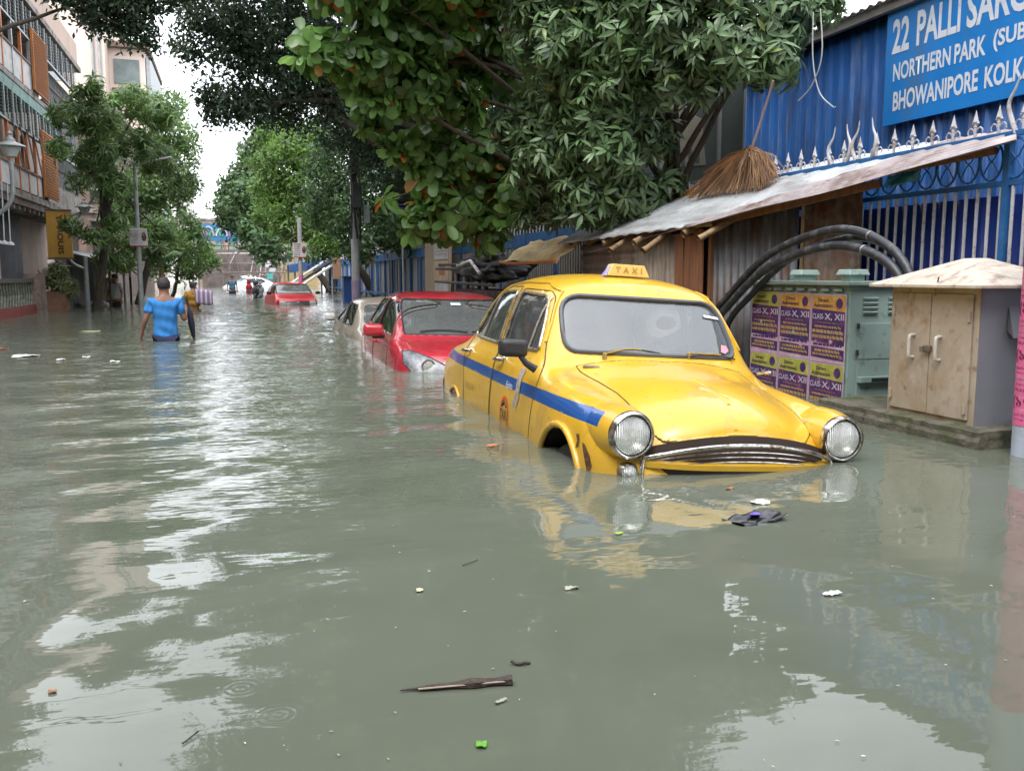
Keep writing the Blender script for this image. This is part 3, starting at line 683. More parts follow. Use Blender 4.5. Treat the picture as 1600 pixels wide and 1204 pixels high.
# blue corrugated hall
HX = 7.2
hall = empty('blue_hall', (HX, 7.5, -.6), 0, 'tall blue corrugated metal shed wall behind the spiked fence at right', 'shed')
def rel(o, p):
    """keep world placement of a mesh built in world coordinates under an empty"""
    o.matrix_parent_inverse = Matrix.Translation(-Vector(p)); return o
def W(mbobj, root): return rel(mbobj, root.location)
W(corr('wall', M_BLUEW, (HX, 0, -.6), (0, 0, 1), (0, 1, 0), 1.0, 12.08, lambda v: (0, 4.6), .21, .026, hall, 2, 'trap'), hall)
W(corr('wall', M_BLUEW, (HX, 12.08, -.6), (0, 0, 1), (1, 0, 0), 0, 6, lambda v: (0, 4.6), .21, .026, hall, 2, 'trap'), hall)
W(corr('roof', M_GALVW, (HX - .25, 0, 3.985), (1, 0, .10), (0, 1, 0), .9, 12.3, lambda v: (0, 6.5), .15, .017, hall, 2), hall)
W(MB().b2(HX - .18, HX - .11, 1, 12.2, 3.88, 3.97).build('fascia', pm('fascia_grey', (.22, .2, .19), .7), hall), hall)
W(MB().tube([(HX - .16, 1, 3.96), (HX - .16, 12.2, 3.96)], .025, 6).build('gutter_pipe', M_STEEL, hall, True), hall)
SX = 7.1
sb = MB().b2(SX, SX + .05, 4.0, 8.76, 2.655, 3.955).build('shed_sign', pm('sign_blue', (.012, .19, .56), .4, var=.10, coat=.2, vs=2, dirt=((.05, .16, .36), .25, 2, (1, 1, .4)))); tag(sb, 'bright blue signboard with white capitals reading 22 PALLI, high on the blue shed', 'sign')
TW = pm('sign_white', (.60, .64, .70), .5, var=.08, vs=9, dirt=((.3, .4, .5), .15, 14))
def signtext(s_, y0, y1, z0, z1):
    q = SX / 5.68   # letter sizes were surveyed on a nearer plane
    y0, y1 = y0 * q, y1 * q; z0, z1 = .98 + (z0 - .98) * q, .98 + (z1 - .98) * q
    return text_obj(s_, 'lettering', TW, sb, frame((SX - .003, y0, (z0 + z1) / 2), (0, -1, 0), (0, 0, 1)), y0 - y1, z1 - z0, .001, 'LEFT', bold=.028)
signtext('22', 6.93, 6.72, 2.93, 3.225); signtext('PALLI', 6.63, 6.14, 2.935, 3.225); signtext('SARGE', 6.075, 5.36, 2.935, 3.225)
signtext('NORTHERN', 6.90, 6.225, 2.69, 2.845); signtext('PARK', 6.185, 5.86, 2.69, 2.845); signtext('(SUBURB', 5.79, 5.20, 2.69, 2.855)
signtext('BHOWANIPORE', 6.885, 5.92, 2.43, 2.60); signtext('KOLKATA', 5.855, 5.22, 2.43, 2.60)

# ornamental fence
fen = empty('spiked_fence', (5.2, 6, -.5), 0, 'tall ornamental fence with blue circle rails and white spear spikes, before the blue shed', 'fence')
def FB(mb, name, mat, smooth=True, parent=None):
    o = mb.build(name, mat, parent or fen, smooth)
    return W(o, fen) if parent is None else o
Y0, Y1 = 2.4, 8.7
for z in (1.955, 1.62): FB(MB().b2(5.185, 5.215, Y0, Y1, z - .018, z + .018), 'rail', M_FBLUE, False)
FB(MB().b2(5.185, 5.215, Y0, Y1, .18, .22), 'rail', M_FBLUE, False)
ybars = np.arange(Y0 + .02, Y1, .105)
for i, y in enumerate(ybars):
    FB(MB().tube([(5.2, y, -.5), (5.2, y, 1.60)], .0125, 8), 'bar', M_WHT)
k = 0; y = Y0 + .12
while y < Y1 - .05:
    FB(MB().tube([(5.2, y - .0 + .1 * math.cos(t), 1.787 + .135 * math.sin(t)) for t in np.linspace(0, 2 * PI, 20, endpoint=False)], .009, 6, closed=True), 'circle', M_FBLUE)
    if k % 1 == 0:
        x_ = MB()
        for s_ in (-1, 1): x_.tube([(5.2, y - .075, 1.787 - s_ * .10), (5.2, y - .025, 1.787 - s_ * .02), (5.2, y + .025, 1.787 + s_ * .02), (5.2, y + .075, 1.787 + s_ * .10)], .006, 6)
        FB(x_, 'scroll', M_FBLUE)
    y += .21; k += 1
for y in (4.42, 5.10, 8.66): FB(MB().box((5.2, y, .72), (.05, .05, 2.5)), 'post', M_FBLUE, False)
horn_y = (7.07, 6.86, 6.72, 6.52, 5.08)
y = Y0 + .05; 
while y < Y1:
    sp = MB()
    sp.tube([(5.2, y, 1.95), (5.2, y, 2.08)], .0115, 8)
    sp.lathe([(.006, 0), (.014, .012), (.014, .02), (.008, .028), (.022, .05), (.016, .072), (.0008, .135)], Matrix.Translation((5.2, y, 2.035)), 8)
    for s_ in (-1, 1):
        sp.tube([Vector((5.2, y + s_ * a, b)) for a, b in ((0, 2.0), (.02, 2.035), (.045, 2.045), (.065, 2.03), (.068, 2.005), (.055, 1.995))], [.007, .007, .006, .006, .005, .004], 6)
        sp.lathe([(.0005, -.014), (.012, 0), (.0005, .014)], Matrix.Translation((5.2, y + s_ * .022, 2.075)), 6)
    FB(sp, 'spear_spike', M_WHT)
    y += .212
for y, sg in ((7.06, -1), (6.86, 1), (6.73, -1), (6.53, 1), (5.08, 1)):
    pts = catmull([(5.2, y, 1.97), (5.19, y - sg * .045, 2.05), (5.19, y - sg * .05, 2.13), (5.2, y - sg * .0, 2.21), (5.2, y + sg * .02, 2.30)], 4)
    if y == 5.08: pts = catmull([(5.2, y - .03, 1.95), (5.2, y + .03, 2.08), (5.2, y + .05, 2.17), (5.2, y + .0, 2.26), (5.2, y - .03, 2.34)], 4)
    FB(MB().tube(pts, [.019 - .016 * (i / (len(pts) - 1)) ** 1.5 for i in range(len(pts))], 8), 'curved_horn', M_WHT)
# deep blue sheet right behind the bars
o = corr('fence_backing_sheet', M_DBLUE, (5.32, 0, -.5), (0, 0, 1), (0, 1, 0), 2.2, 8.6, lambda v: (0, 2.05), .20, .02, None, 2, 'trap'); tag(o, 'deep blue metal sheet standing right behind the bars of the spiked fence', 'sheet')

# shack
sh = empty('tin_shack', (4.7, 9, -.5), 0, 'patched tin shack with bamboo rafters and a low sloping roof behind the yellow taxi', 'shack')
n_ = Vector((-.5, 0, 1)).normalized()
def rz(x): return 1.44 + .5 * (x - 4.2)
# roof sheets: ridges run obliquely
U = np.array([.29 * .9, -.957, .29 * .9 * .5]); U /= np.linalg.norm(U); N_ = np.array([-.5, 0, 1.]); N_ /= np.linalg.norm(N_); VV = np.cross(N_, U)
def clip_range(P0, poly):
    """range of u where the line P0+u*U stays inside the plan polygon"""
    ts = []
    for i in range(len(poly)):
        ax, ay = poly[i]; bx, by = poly[(i + 1) % len(poly)]; ex, ey = bx - ax, by - ay
        det = U[0] * (-ey) + U[1] * ex
        if abs(det) < 1e-9: continue
        rx, ry = ax - P0[0], ay - P0[1]
        t = (rx * (-ey) + ry * ex) / det; s_ = (U[0] * ry - U[1] * rx) / det
        if -1e-9 <= s_ <= 1 + 1e-9: ts.append(t)
    return (min(ts), max(ts)) if len(ts) >= 2 else None
def roofpart(name, mat, poly, lift):
    O = np.array([4.2, 9.5, rz(4.2) + lift]); vs = [ (np.array([p[0], p[1], rz(p[0])]) - O) @ VV for p in poly]
    v0, v1 = min(vs) + .004, max(vs) - .004
    def ur(v):
        r_ = clip_range(O + VV * v, poly); return r_ if r_ else (0, 0.001)
    return W(corr(name, mat, O, U, VV, v0, v1, ur, .076, .010, sh, 12, 'sine', .004), sh)
roofpart('roof_sheet', M_GALV, [(4.10, 11.3), (4.22, 7.82), (4.62, 7.0), (5.32, 5.6), (5.42, 6.2), (5.42, 8.6), (4.6, 11.5)], 0)
roofpart('roof_sheet', M_GALVW, [(4.21, 8.0), (4.18, 7.75), (5.05, 4.9), (5.30, 5.15), (5.33, 5.8), (4.62, 7.2)], .012)
roofpart('roof_sheet', M_GALVW, [(4.55, 11.6), (5.45, 8.4), (5.6, 9), (5.5, 11.7)], -.012)
# walls
W(corr('wall_sheet', M_TANS, (4.38, 11.1, -.5), (0, -1, 0), (0, 0, 1), 0, 1.88, lambda v: (0, 2.2), .12, .014, sh, 2), sh)
W(corr('wall_sheet', M_TANS, (4.36, 0, -.5), (0, 0, 1), (0, 1, 0), 8.40, 9.35, lambda v: (0, 1.90), .10, .007, sh, 2), sh)
for y0, y1, dz in ((8.22, 8.40, 0), (8.03, 8.21, -.03), (7.84, 8.02, .02)):
    W(MB().box((4.35, (y0 + y1) / 2, .45 + dz), (.025, y1 - y0 - .006, 1.9), Euler((R((y0 * 7) % 3 - 1.5), 0, 0))).build('plank', M_WOOD, sh, False, .003), sh)
d1 = Vector((.70, -1.45, 0)).normalized()
W(corr('wall_sheet', M_GALVD, (4.42, 7.86, -.5), (0, 0, 1), (d1.x, d1.y, 0), 0, .95, lambda v: (0, 2.03 + .13 * v), .076, .010, sh, 2), sh)
W(corr('wall_sheet', M_RUSTS, (4.44, 7.82, -.5), (0, 0, 1), (d1.x, d1.y, 0), .93, 1.50, lambda v: (0, 2.06 + .15 * v), .10, .010, sh, 2), sh)
W(MB().tube([(4.84, 6.95, -.5), (4.84, 6.95, 1.73)], .018, 8).build('bamboo_post', M_BAMB, sh, True), sh)
W(MB().box((4.43, 7.82, .5), (.05, .05, 2.0)).build('corner_post', M_WOOD, sh, False, .004), sh)
def bamboo(name, a, b, r=.03):
    a, b = Vector(a), Vector(b); n = 12; pts = []; rs = []
    for i in range(n * 2 + 1):
        t = i / (n * 2); pts.append(a.lerp(b, t)); rs.append(r * (1.14 if i % 5 == 0 else 1))
    m = MB().tube(pts, rs, 10, False); m.tube([a, b], r * .66, 8, False)
    k = len(m.v)
    return W(m.build(name, M_BAMB, sh, True), sh)
W(MB().b2(4.48, 5.15, 7.95, 11.0, -.5, 1.42).build('dark_filler', pm('shack_inner_shade', (.03, .022, .018), .95), sh), sh)  # filler box: the shack's inner shade is put into its dark colour
for i, (y, x0, dz, dy) in enumerate(((11.1, 4.22, 0, .0), (10.5, 4.2, .0, .05), (9.85, 4.16, 0, -.1), (9.45, 4.02, -.02, .35), (9.0, 4.12, 0, .2), (8.55, 3.98, -.03, .45), (8.0, 4.2, .01, .1), (7.55, 4.14, -.02, -.02))):
    bamboo('rafter', (x0, y - dy * .3, rz(x0) - .075 + dz), (5.3, y + dy, rz(5.3) - .06), .030 if i % 2 else .036)
bamboo('purlin', (4.30, 11.3, rz(4.3) - .035), (4.32, 7.6, rz(4.32) - .035), .026)
W(MB().box((4.62, 6.9, 1.58), (.035, 1.9, .06), Euler((R(-7), 0, R(15)))).build('eave_board', M_WOOD, sh, False, .004), sh)
W(MB().box((5.0, 5.9, 1.80), (.05, 1.5, .05), Euler((R(-4), 0, R(12)))).build('eave_board', M_WOOD, sh, False, .004), sh)
# torn blue plastic under the roof edge
def rag(name, mat, c, du, dv, nu, nv, amp, seed, label=None, cat=None, parent=None, thick=.003, cut=None):
    rg = np.random.default_rng(seed); c = np.array(c, float); du = np.array(du, float); dv = np.array(dv, float); N = np.cross(du, dv); N /= np.linalg.norm(N)
    ph = rg.random(8) * 6; V = []
    for j in range(nv + 1):
        for i in range(nu + 1):
            u, v = i / nu, j / nv
            o = amp * (math.sin(5 * u + ph[0] + 3 * v) + .6 * math.sin(11 * v + ph[1] + 4 * u) + .4 * math.sin(19 * u + ph[2]) + .25 * math.sin(31 * v + 17 * u + ph[3]))
            e = .03 * math.sin(13 * u + ph[4]) + .02 * math.sin(29 * u + ph[5]); e2 = .04 * math.sin(11 * v + ph[6])
            V.append(c + du * (u + e2 * (u - .5)) + dv * (v + e * (1 if j > nv / 2 else -1)) + N * o)
    F = [(j * (nu + 1) + i, j * (nu + 1) + i + 1, (j + 1) * (nu + 1) + i + 1, (j + 1) * (nu + 1) + i) for j in range(nv) for i in range(nu)]
    if cut: F = [f for f in F if not cut((f[0] % (nu + 1)) / nu, (f[0] // (nu + 1)) / nv)]
    o = mesh_np(name, np.array(V), np.array(F).ravel(), 4, mat, parent, True)
    s_ = o.modifiers.new('t', 'SOLIDIFY'); s_.thickness = thick
    if label: tag(o, label, cat)
    return o
rag('plastic_scrap', pm('blue_plastic', (.02, .16, .25), .35), (5.02, 6.1, 1.76), (.05, -.32, .04), (0, .03, -.09), 18, 4, .012, 4, 'torn strip of turquoise plastic hanging under the tip of the tin roof', 'plastic')
# broom on the roof
br = MB(); rg = random.Random(5); top = Vector((4.92, 7.95, 2.22))
for i in range(1000):
    t = rg.random(); a = Vector((rg.gauss(4.93, .06), 7.66 + 1.50 * t ** 1.5 + rg.gauss(0, .04), 0)); a.x = min(a.x, 5.15)
    ln = 1 if rg.random() < .7 else rg.uniform(.7, 1)
    a.z = rz(a.x) + .02 + abs(rg.gauss(0, .05)) * (1 + t)
    p0 = top + Vector((rg.gauss(0, .015), rg.gauss(0, .02), rg.gauss(0, .01)))
    e = p0.lerp(a, ln); mid = p0.lerp(e, .45) + Vector((rg.gauss(0, .02), -.05 * (1 - t) + rg.gauss(0, .02), .04 + rg.gauss(0, .01)))
    pts = [p0, mid, e]; br.tube(pts, [.0045, .0065, .003], 3, False)
bo = br.build('broom', pm('broom_straw', (.30, .18, .10), .8, var=.4, vs=3, isl=.35)); tag(bo, 'big brown twig broom lying spread on the tin roof', 'broom')
hb = MB().tube([top + Vector((0, .03, -.06)), top, Vector((4.92, 7.68, 2.68)), Vector((4.92, 7.62, 2.80))], [.02, .014, .012, .012], 8).build('handle', pm('handle_wood', (.22, .17, .17), .6), bo, True)
MB().tube([top + Vector((0, .01, -.05)), top + Vector((0, -.004, .03))], .024, 10).build('binding', M_WOOD, bo, True)
rag('orange_cloth', pm('orange_cloth', (.50, .20, .03), .8, var=.4, vs=9), (5.0, 9.0, 1.87), (.1, 1.2, .0), (.25, 0, .14), 16, 6, .02, 9, 'crumpled orange cloth lying on the tin roof behind the broom', 'cloth')
# yellowed canvas flap past the shack
aw = rag('canvas_flap', pm('cream_canvas', (.62, .47, .24), .8, var=.2, vs=8, dirt=((.55, .20, .03), .28, 4)), (3.86, 13.1, 1.16), (.10, -2.15, -.0), (.46, .0, .34), 26, 10, .022, 3, 'sagging cream canvas flap with an orange hem beside the tin shack', 'canvas')
W_ = MB().tube(catmull([(3.84, 13.1, 1.18), (3.86, 12.5, 1.15), (3.89, 11.9, 1.15), (3.92, 11.3, 1.16), (3.95, 10.95, 1.17)], 5), .022, 6).build('hem', pm('orange_hem', (.55, .20, .05), .8), aw, True)

# green feeder cabinet with posters
M_GRN = pm('cabinet_green', (.26, .35, .32), .5, var=.12, vs=3, dirt=[((.09, .12, .11), .22, 7), ((.25, .18, .12), .12, 13)], coat=.1)
gc = empty('green_cabinet', (4.7, 6.37, 0), 0, 'pale green electrical cabinet covered with purple and yellow posters', 'cabinet')
def G(mb, name, mat, smooth=False, bevel=0, parent=None):
    o = mb.build(name, mat, parent or gc, smooth, bevel); return W(o, gc) if parent is None else o
G(MB().b2(4.42, 5.02, 5.72, 7.06, -.45, .90), 'casing', M_GRN, False, .006)
G(MB().b2(4.36, 5.06, 5.67, 7.11, .902, .935), 'lid', M_GRN, False, .008)
G(MB().b2(4.405, 4.42, 5.74, 7.04, -.45, .84), 'front_door', M_GRN, False, .004)
for i in range(8):
    y = 5.84 + i * .158; G(MB().box((4.402, y, .868), (.02, .10, .026), Euler((0, R(18), 0))), 'vent', M_GRN, False, .004)
for y in (6.05, 6.68):
    c = MB().b2(4.62, 4.76, y - .06, y + .06, .93, .985); c.box((4.69, y, 1.005), (.20, .18, .045), taper=.8); G(c, 'roof_vent', M_GRN, False, .008)
# right flank (faces the camera): door, louvres, hinge, handle
G(MB().b2(4.50, 4.98, 5.705, 5.722, -.30, .62), 'side_door', M_GRN, False, .004)
for cx in (4.60, 4.83):
    for k in range(4): G(MB().box((cx, 5.712, .70 + .035 * k), (.13, .022, .02), Euler((R(25), 0, 0))), 'louvre', M_GRN, False, .003)
for z in (.60, .40): G(MB().tube([(4.49, 5.70, z - .02), (4.49, 5.70, z + .02)], .012, 8), 'hinge', M_BLACK, True)
G(MB().b2(4.50, 4.85, 5.66, 5.705, .17, .215), 'door_bar', M_GRN, False, .004)
G(MB().b2(4.60, 4.84, 5.655, 5.66, .18, .205), 'door_bar_slot', M_BLACK)
G(MB().b2(4.49, 4.985, 5.7035, 5.7055, .345, .349), 'panel_line', M_SEAM)
# posters
PP = pm('poster_purple', (.040, .018, .10), .7, var=.3, vs=12, dirt=[((.15, .03, .11), .5, 5), ((.26, .20, .27), .18, 16)], bump=.3, bs=9)
PO = pm('poster_orange', (.52, .27, .05), .55, var=.2, vs=14, dirt=((.6, .45, .15), .3, 12))
PY = pm('poster_olive', (.36, .36, .06), .55, var=.25, vs=14, dirt=((.55, .5, .2), .3, 12))
PK = pm('poster_pink', (.50, .30, .42), .6, var=.2, vs=10, dirt=((.55, .5, .5), .4, 8)); PW = pm('poster_white', (.52, .46, .56), .6, var=.1)
DK = pm('poster_ink', (.06, .02, .06), .6); YB = pm('poster_gold', (.38, .25, .09), .6, var=.3, vs=30)
def poster(y0, z1, wd, h, tilt, head, place):
    """y0 = left edge as seen from the street (larger Y), z1 = top"""
    X = 4.402; M = frame((X, y0, z1), (0, -1, 0), (0, math.sin(tilt), math.cos(tilt)))
    def q(mb, u0, u1, v0, v1, off, sk=0):
        pts = [M @ Vector((u0, -v0 - 0, off)), M @ Vector((u1, -v0 - sk, off)), M @ Vector((u1, -v1 - sk, off)), M @ Vector((u0, -v1, off))]
        mb.add(pts, [(0, 1, 2, 3)]); return mb
    p = q(MB(), -.012, wd + .012, -.008, h + .02, -.0003).build('poster', PK); 
    p.modifiers.new('t', 'SOLIDIFY').thickness = .0006
    tag(p, place, 'poster', 'posters pasted on the green cabinet')
    q(MB(), 0, wd, 0, h * .26, .0012, .0).build('header', head, p)
    q(MB(), 0, wd, h * .205, h * .72, .0022, .018).build('purple_field', PP, p)
    q(MB(), 0, wd, h * .80, h * .965, .0022, .012).build('purple_field', PP, p)
    def T(s_, nm, mat, u, v, w_, hh, b=.0, off=.0032): return text_obj(s_, nm, mat, p, M @ Matrix.Translation((u, -v, off)), w_, hh, .0004, bold=b)
    T('Direct', 'lettering', DK, wd * .35, h * .07, wd * .32, h * .055, .02); T('Admission', 'lettering', DK, wd * .34, h * .15, wd * .58, h * .06, .02)
    T('CLASS-', 'lettering', PW, wd * .20, h * .325, wd * .36, h * .085, .012); T('X, XII', 'lettering', PW, wd * .69, h * .33, wd * .58, h * .115, .015)
    lg = MB().lathe([(.0005, .0028), (wd * .1, .0026), (wd * .1, .001)], M @ Matrix.Translation((wd * .83, -h * .115, 0)), 16, False); lg.add([M @ Vector((wd * .83 - .02, -h * .075, .0026)), M @ Vector((wd * .83 + .02, -h * .075, .0026)), M @ Vector((wd * .83, -h * .03, .0026))], [(0, 1, 2)]); lg.build('logo', PP, p)
    rg = random.Random(int(y0 * 100 + z1 * 10)); g = MB()
    for v, m_, hh in ((.41, .18, .008), (.465, .1, .028), (.53, .03, .05), (.61, .03, .05), (.835, .12, .04), (.90, .05, .03)):
        u = wd * m_
        while u < wd * (1 - m_) - .01:
            l = rg.uniform(.014, .05); q(g, u, min(u + l, wd * (1 - m_)), h * v, h * (v + hh), .0036, .012 * u / wd); u += l + .007
    g.build('small_print', YB, p)
    g = MB(); u = wd * .06
    while u < wd * .9: l = rg.uniform(.02, .06); q(g, u, min(u + l, wd * .94), h * .745, h * .78, .002); u += l + .008
    g.build('small_print', PP, p)
    for k_ in range(2):
        uu, vv = rg.uniform(.1, .9) * wd, rg.uniform(.3, .95) * h; rr = rg.uniform(.012, .03); pts = [(uu + rr * rg.uniform(.5, 1.3) * math.cos(a_), vv + rr * rg.uniform(.4, 1.2) * math.sin(a_)) for a_ in np.linspace(0, 2 * PI, 9, endpoint=False)]
        tm = MB(); tm.add([M @ Vector((a_, -b_, .0046)) for a_, b_ in pts], [tuple(range(9))]); tm.build('torn_spot', PK if k_ else M_GRN, p)
nm_ = ['left', 'middle', 'right']
for c_ in range(3):
    y0 = 7.02 - c_ * .434
    poster(y0, .835 - .006 * c_, .405, .50, R(.6 * c_ - .5), PO if c_ else PY, 'Direct Admission poster with %s header, upper row, %s column of the green cabinet' % ('orange' if c_ else 'olive', nm_[c_]))
    poster(y0 - .004 * c_, .305 - .008 * c_, .405, .50, R(-.8 - .5 * c_), PY, 'Direct Admission poster with olive header, lower row, %s column of the green cabinet' % nm_[c_])

# conduits arching over
for i, (dy, dz, dx, r_) in enumerate(((0, -.02, 0, .034), (.03, .10, .05, .033), (-.10, .04, .13, .028))):
    pts = catmull([(4.22 + dx, 7.75 + dy * 2, -.4), (4.22 + dx, 7.5 + dy, .40 + dz), (4.22 + dx, 7.08 + dy, .76 + dz), (4.22 + dx, 6.48 + dy, 1.075 + dz), (4.22 + dx, 5.70 + dy * .5, 1.215 + dz), (4.24 + dx, 5.20, 1.12 + dz * .7), (4.28 + dx * .8, 4.99 - dy, .90 + dz * .3), (4.30 + dx * .6, 4.95 - dy, .55), (4.30 + dx * .6, 4.95 - dy, -.4)], 8)
    o = MB().tube(pts, r_, 12).build('cable_conduit', pm('dark_conduit', (.020, .023, .03), .42, var=.3, vs=7, dirt=((.12, .12, .12), .35, 9)), None, True)
    tag(o, ['thick black cable conduit, lowest of the three arching over the green cabinet', 'thick black cable conduit, topmost of the three arching over the green cabinet', 'thinner black conduit, rearmost of the three arching over the green cabinet'][i], 'cable', 'conduits arching over the green cabinet')
    for y in (5.35,):
        j = min(range(len(pts)), key=lambda k: abs(pts[k].y - y) + (pts[k].z < .8) * 5)
        MB().tube([pts[j], pts[j + 1].lerp(pts[j], .8)], r_ + .003, 12).build('tape_band', M_STEEL, o, True)

# rusty beige cabinet
M_BEI = pm('rust_streaked_cream', (.40, .345, .275), .6, .1, var=.10, vs=3, dirt=[((.27, .17, .09), .30, 7, (1, 1, .8)), ((.34, .25, .16), .5, 3.1, (1, 1, .7)), ((.15, .07, .035), .10, 15, (1, 1, .8)), ((.44, .41, .37), .2, 9)])
M_GRY = pm('cabinet_grey_side', (.20, .21, .235), .5, .1, var=.12, vs=2, dirt=((.22, .22, .24), .3, 10, (1, 1, .2)))
M_LID = pm('chipped_cream_lid', (.52, .46, .38), .6, .1, var=.15, vs=8, dirt=[((.22, .15, .11), .40, 7, (1, 2, 2)), ((.36, .30, .25), .35, 4)])
bc = empty('beige_cabinet', (4.4, 4.5, .09), 0, 'rusty beige steel cabinet with a hipped lid, standing on the mossy plinth', 'cabinet')
def Bc(mb, name, mat, smooth=False, bevel=0, parent=None):
    o = mb.build(name, mat, parent or bc, smooth, bevel); return W(o, bc) if parent is None else o
Bc(MB().b2(4.105, 4.70, 4.15, 4.88, .09, .93), 'casing', M_GRY, False, .004)
Bc(MB().b2(4.095, 4.104, 4.152, 4.878, .09, .93), 'front_frame', M_BEI, False, .003)
for y0, y1 in ((4.19, 4.512), (4.518, 4.845)): Bc(MB().b2(4.080, 4.0945, y0, y1, .13, .87), 'door', M_BEI, False, .005)
for y, z in ((4.205, .74), (4.205, .20), (4.83, .76), (4.83, .22)): Bc(MB().tube([(4.075, y, z - .03), (4.075, y, z + .03)], .011, 8), 'hinge', M_BEI, True)
for y in (4.42, 4.645):
    Bc(MB().tube(catmull([(4.082, y, .47), (4.045, y, .475), (4.042, y, .52), (4.042, y, .56), (4.045, y, .605), (4.082, y, .61)], 3), .011, 8), 'handle', pm('handle_pale', (.5, .47, .42), .5), True)
Bc(MB().box((4.066, 4.52, .535), (.02, .07, .035)), 'hasp', M_STEEL, False, .003); Bc(MB().box((4.055, 4.545, .53), (.025, .03, .04)), 'padlock', M_STEEL, False, .006)
hip = MB(); a = (3.99, 4.80, 4.05, 4.98); zb = .925
hip.add([(a[0], a[2], zb), (a[1], a[2], zb), (a[1], a[3], zb), (a[0], a[3], zb), (4.36, 4.46, 1.085), (4.44, 4.46, 1.085), (4.44, 4.57, 1.085), (4.36, 4.57, 1.085), (a[0], a[2], zb - .02), (a[1], a[2], zb - .02), (a[1], a[3], zb - .02), (a[0], a[3], zb - .02)],
        [(0, 1, 5, 4), (1, 2, 6, 5), (2, 3, 7, 6), (3, 0, 4, 7), (4, 5, 6, 7), (0, 8, 9, 1), (1, 9, 10, 2), (2, 10, 11, 3), (3, 11, 8, 0), (8, 11, 10, 9)])
Bc(hip, 'lid', M_LID, False, .004)
Bc(MB().tube([(4.07, 4.48, .86), (4.04, 4.44, .90), (4.02, 4.40, .97)], .005, 6), 'wire_loop', M_RUSTS, True)
fl = MB(); fl.add([(4.30, 4.148, .80), (4.46, 4.148, .80), (4.47, 4.09, .62), (4.29, 4.09, .62), (4.30, 4.149, .66), (4.46, 4.149, .66)], [(0, 1, 2, 3), (0, 3, 4), (1, 5, 2)]); Bc(fl, 'flap', M_GRY)
pl = MB(); nX, nY = 14, 16
for ix in range(1): pass
pl.b2(3.97, 5.15, 3.98, 5.45, -.6, .105)
po_ = pl.build('plinth', M_CONC, None, False); tag(po_, 'low mossy concrete plinth rising just above the flood under the cabinets', 'plinth')
bm = bmesh.new(); bm.from_mesh(po_.data); bmesh.ops.subdivide_edges(bm, edges=bm.edges, cuts=22, use_grid_fill=True)
for v in bm.verts:
    q = v.co; a_ = math.sin(q.x * 19 + q.y * 7) * math.cos(q.y * 23 + q.z * 11) + .6 * math.sin(q.y * 41 + q.x * 37)
    q.z += .003 * a_; q.x += .005 * a_ * (q.x < 4); q.y -= .005 * a_ * (q.y < 4)
    if q.z > .05 and q.x < 3.98: q.x += .014; q.z -= .008
bm.to_mesh(po_.data); bm.free()
rgm = np.random.default_rng(8)
# scraps on the plinth
for k, (x, y, m_, lb) in enumerate(((4.35, 4.05, PW, 'crumpled pale wrapper at the foot of the beige cabinet'), (4.55, 4.07, M_RUSTS, 'brown scrap of packing lying beside the pale wrapper on the plinth'))):
    rag('litter', m_, (x, y, .10), (.11, .03, .02), (.02, .07, .03), 8, 6, .012, 30 + k, lb, 'litter')
# pink poster pillar at the right edge
pp = empty('poster_pillar', (4.15, 3.77, -.6), 0, 'round pillar pasted with pink posters above a pale painted foot', 'pillar')
W(MB().tube([(4.15, 3.77, -.6), (4.165, 3.77, 2.6)], .115, 28).build('shaft', pm('pillar_pale_blue', (.42, .48, .58), .7, var=.1, vs=5, dirt=((.3, .32, .35), .3, 7)), pp, True), pp)
PKM = pm('pillar_pink_paper', (.64, .13, .29), .6, var=.15, vs=7, dirt=((.72, .35, .45), .3, 9, (1, 1, 3))); INK = pm('magenta_ink', (.16, .01, .07), .6)
for k in range(5):
    z0 = .17 + k * .253; z1 = z0 + .25
    n = 28; vs = []; fs = []
    for j in range(n + 1):
        t = -PI * .2 + 1.5 * PI * j / n + k * .02; r_ = .1175 + .0006 * (k % 2)
        cx = 4.15 + .015 * (z0 + .6) / 3.2
        vs += [(cx + r_ * math.cos(t + PI * .45), 3.77 + r_ * math.sin(t + PI * .45), z0), (cx + r_ * math.cos(t + PI * .45), 3.77 + r_ * math.sin(t + PI * .45), z1 - .004 * (j % 3))]
    for j in range(n): fs.append((2 * j, 2 * j + 2, 2 * j + 3, 2 * j + 1))
    pa = W(MB().add(vs, fs).build('pink_poster', PKM, pp, True), pp)
    # big looped figures and lines of small print, bent round the shaft
    dg = math.atan2(-(3.77), -(4.15))
    for s_, zc, hh, wd, b_ in (('Registration', z0 + .225, .012, .16, .0), ('PRACTICE', z0 + .195, .018, .17, .0), ('(১৭৭', z0 + .125, .075, .20, .03), ('CONTACT NOW', z0 + .06, .014, .19, 0), ('evening batches', z0 + .035, .012, .18, 0)):
        o = text_obj(s_, 'lettering', INK, pa, Matrix(), wd, hh, 0, bold=b_)
        n = len(o.data.vertices); a = np.empty(n * 3, np.float32); o.data.vertices.foreach_get('co', a); a = a.reshape(-1, 3)
        th = dg - .55 + a[:, 0] / .118; b2 = np.stack([4.15 + .005 + .1195 * np.cos(th), 3.77 + .1195 * np.sin(th), zc + a[:, 1]], -1)
        o.data.vertices.foreach_set('co', b2.astype(np.float32).ravel()); o.data.update()
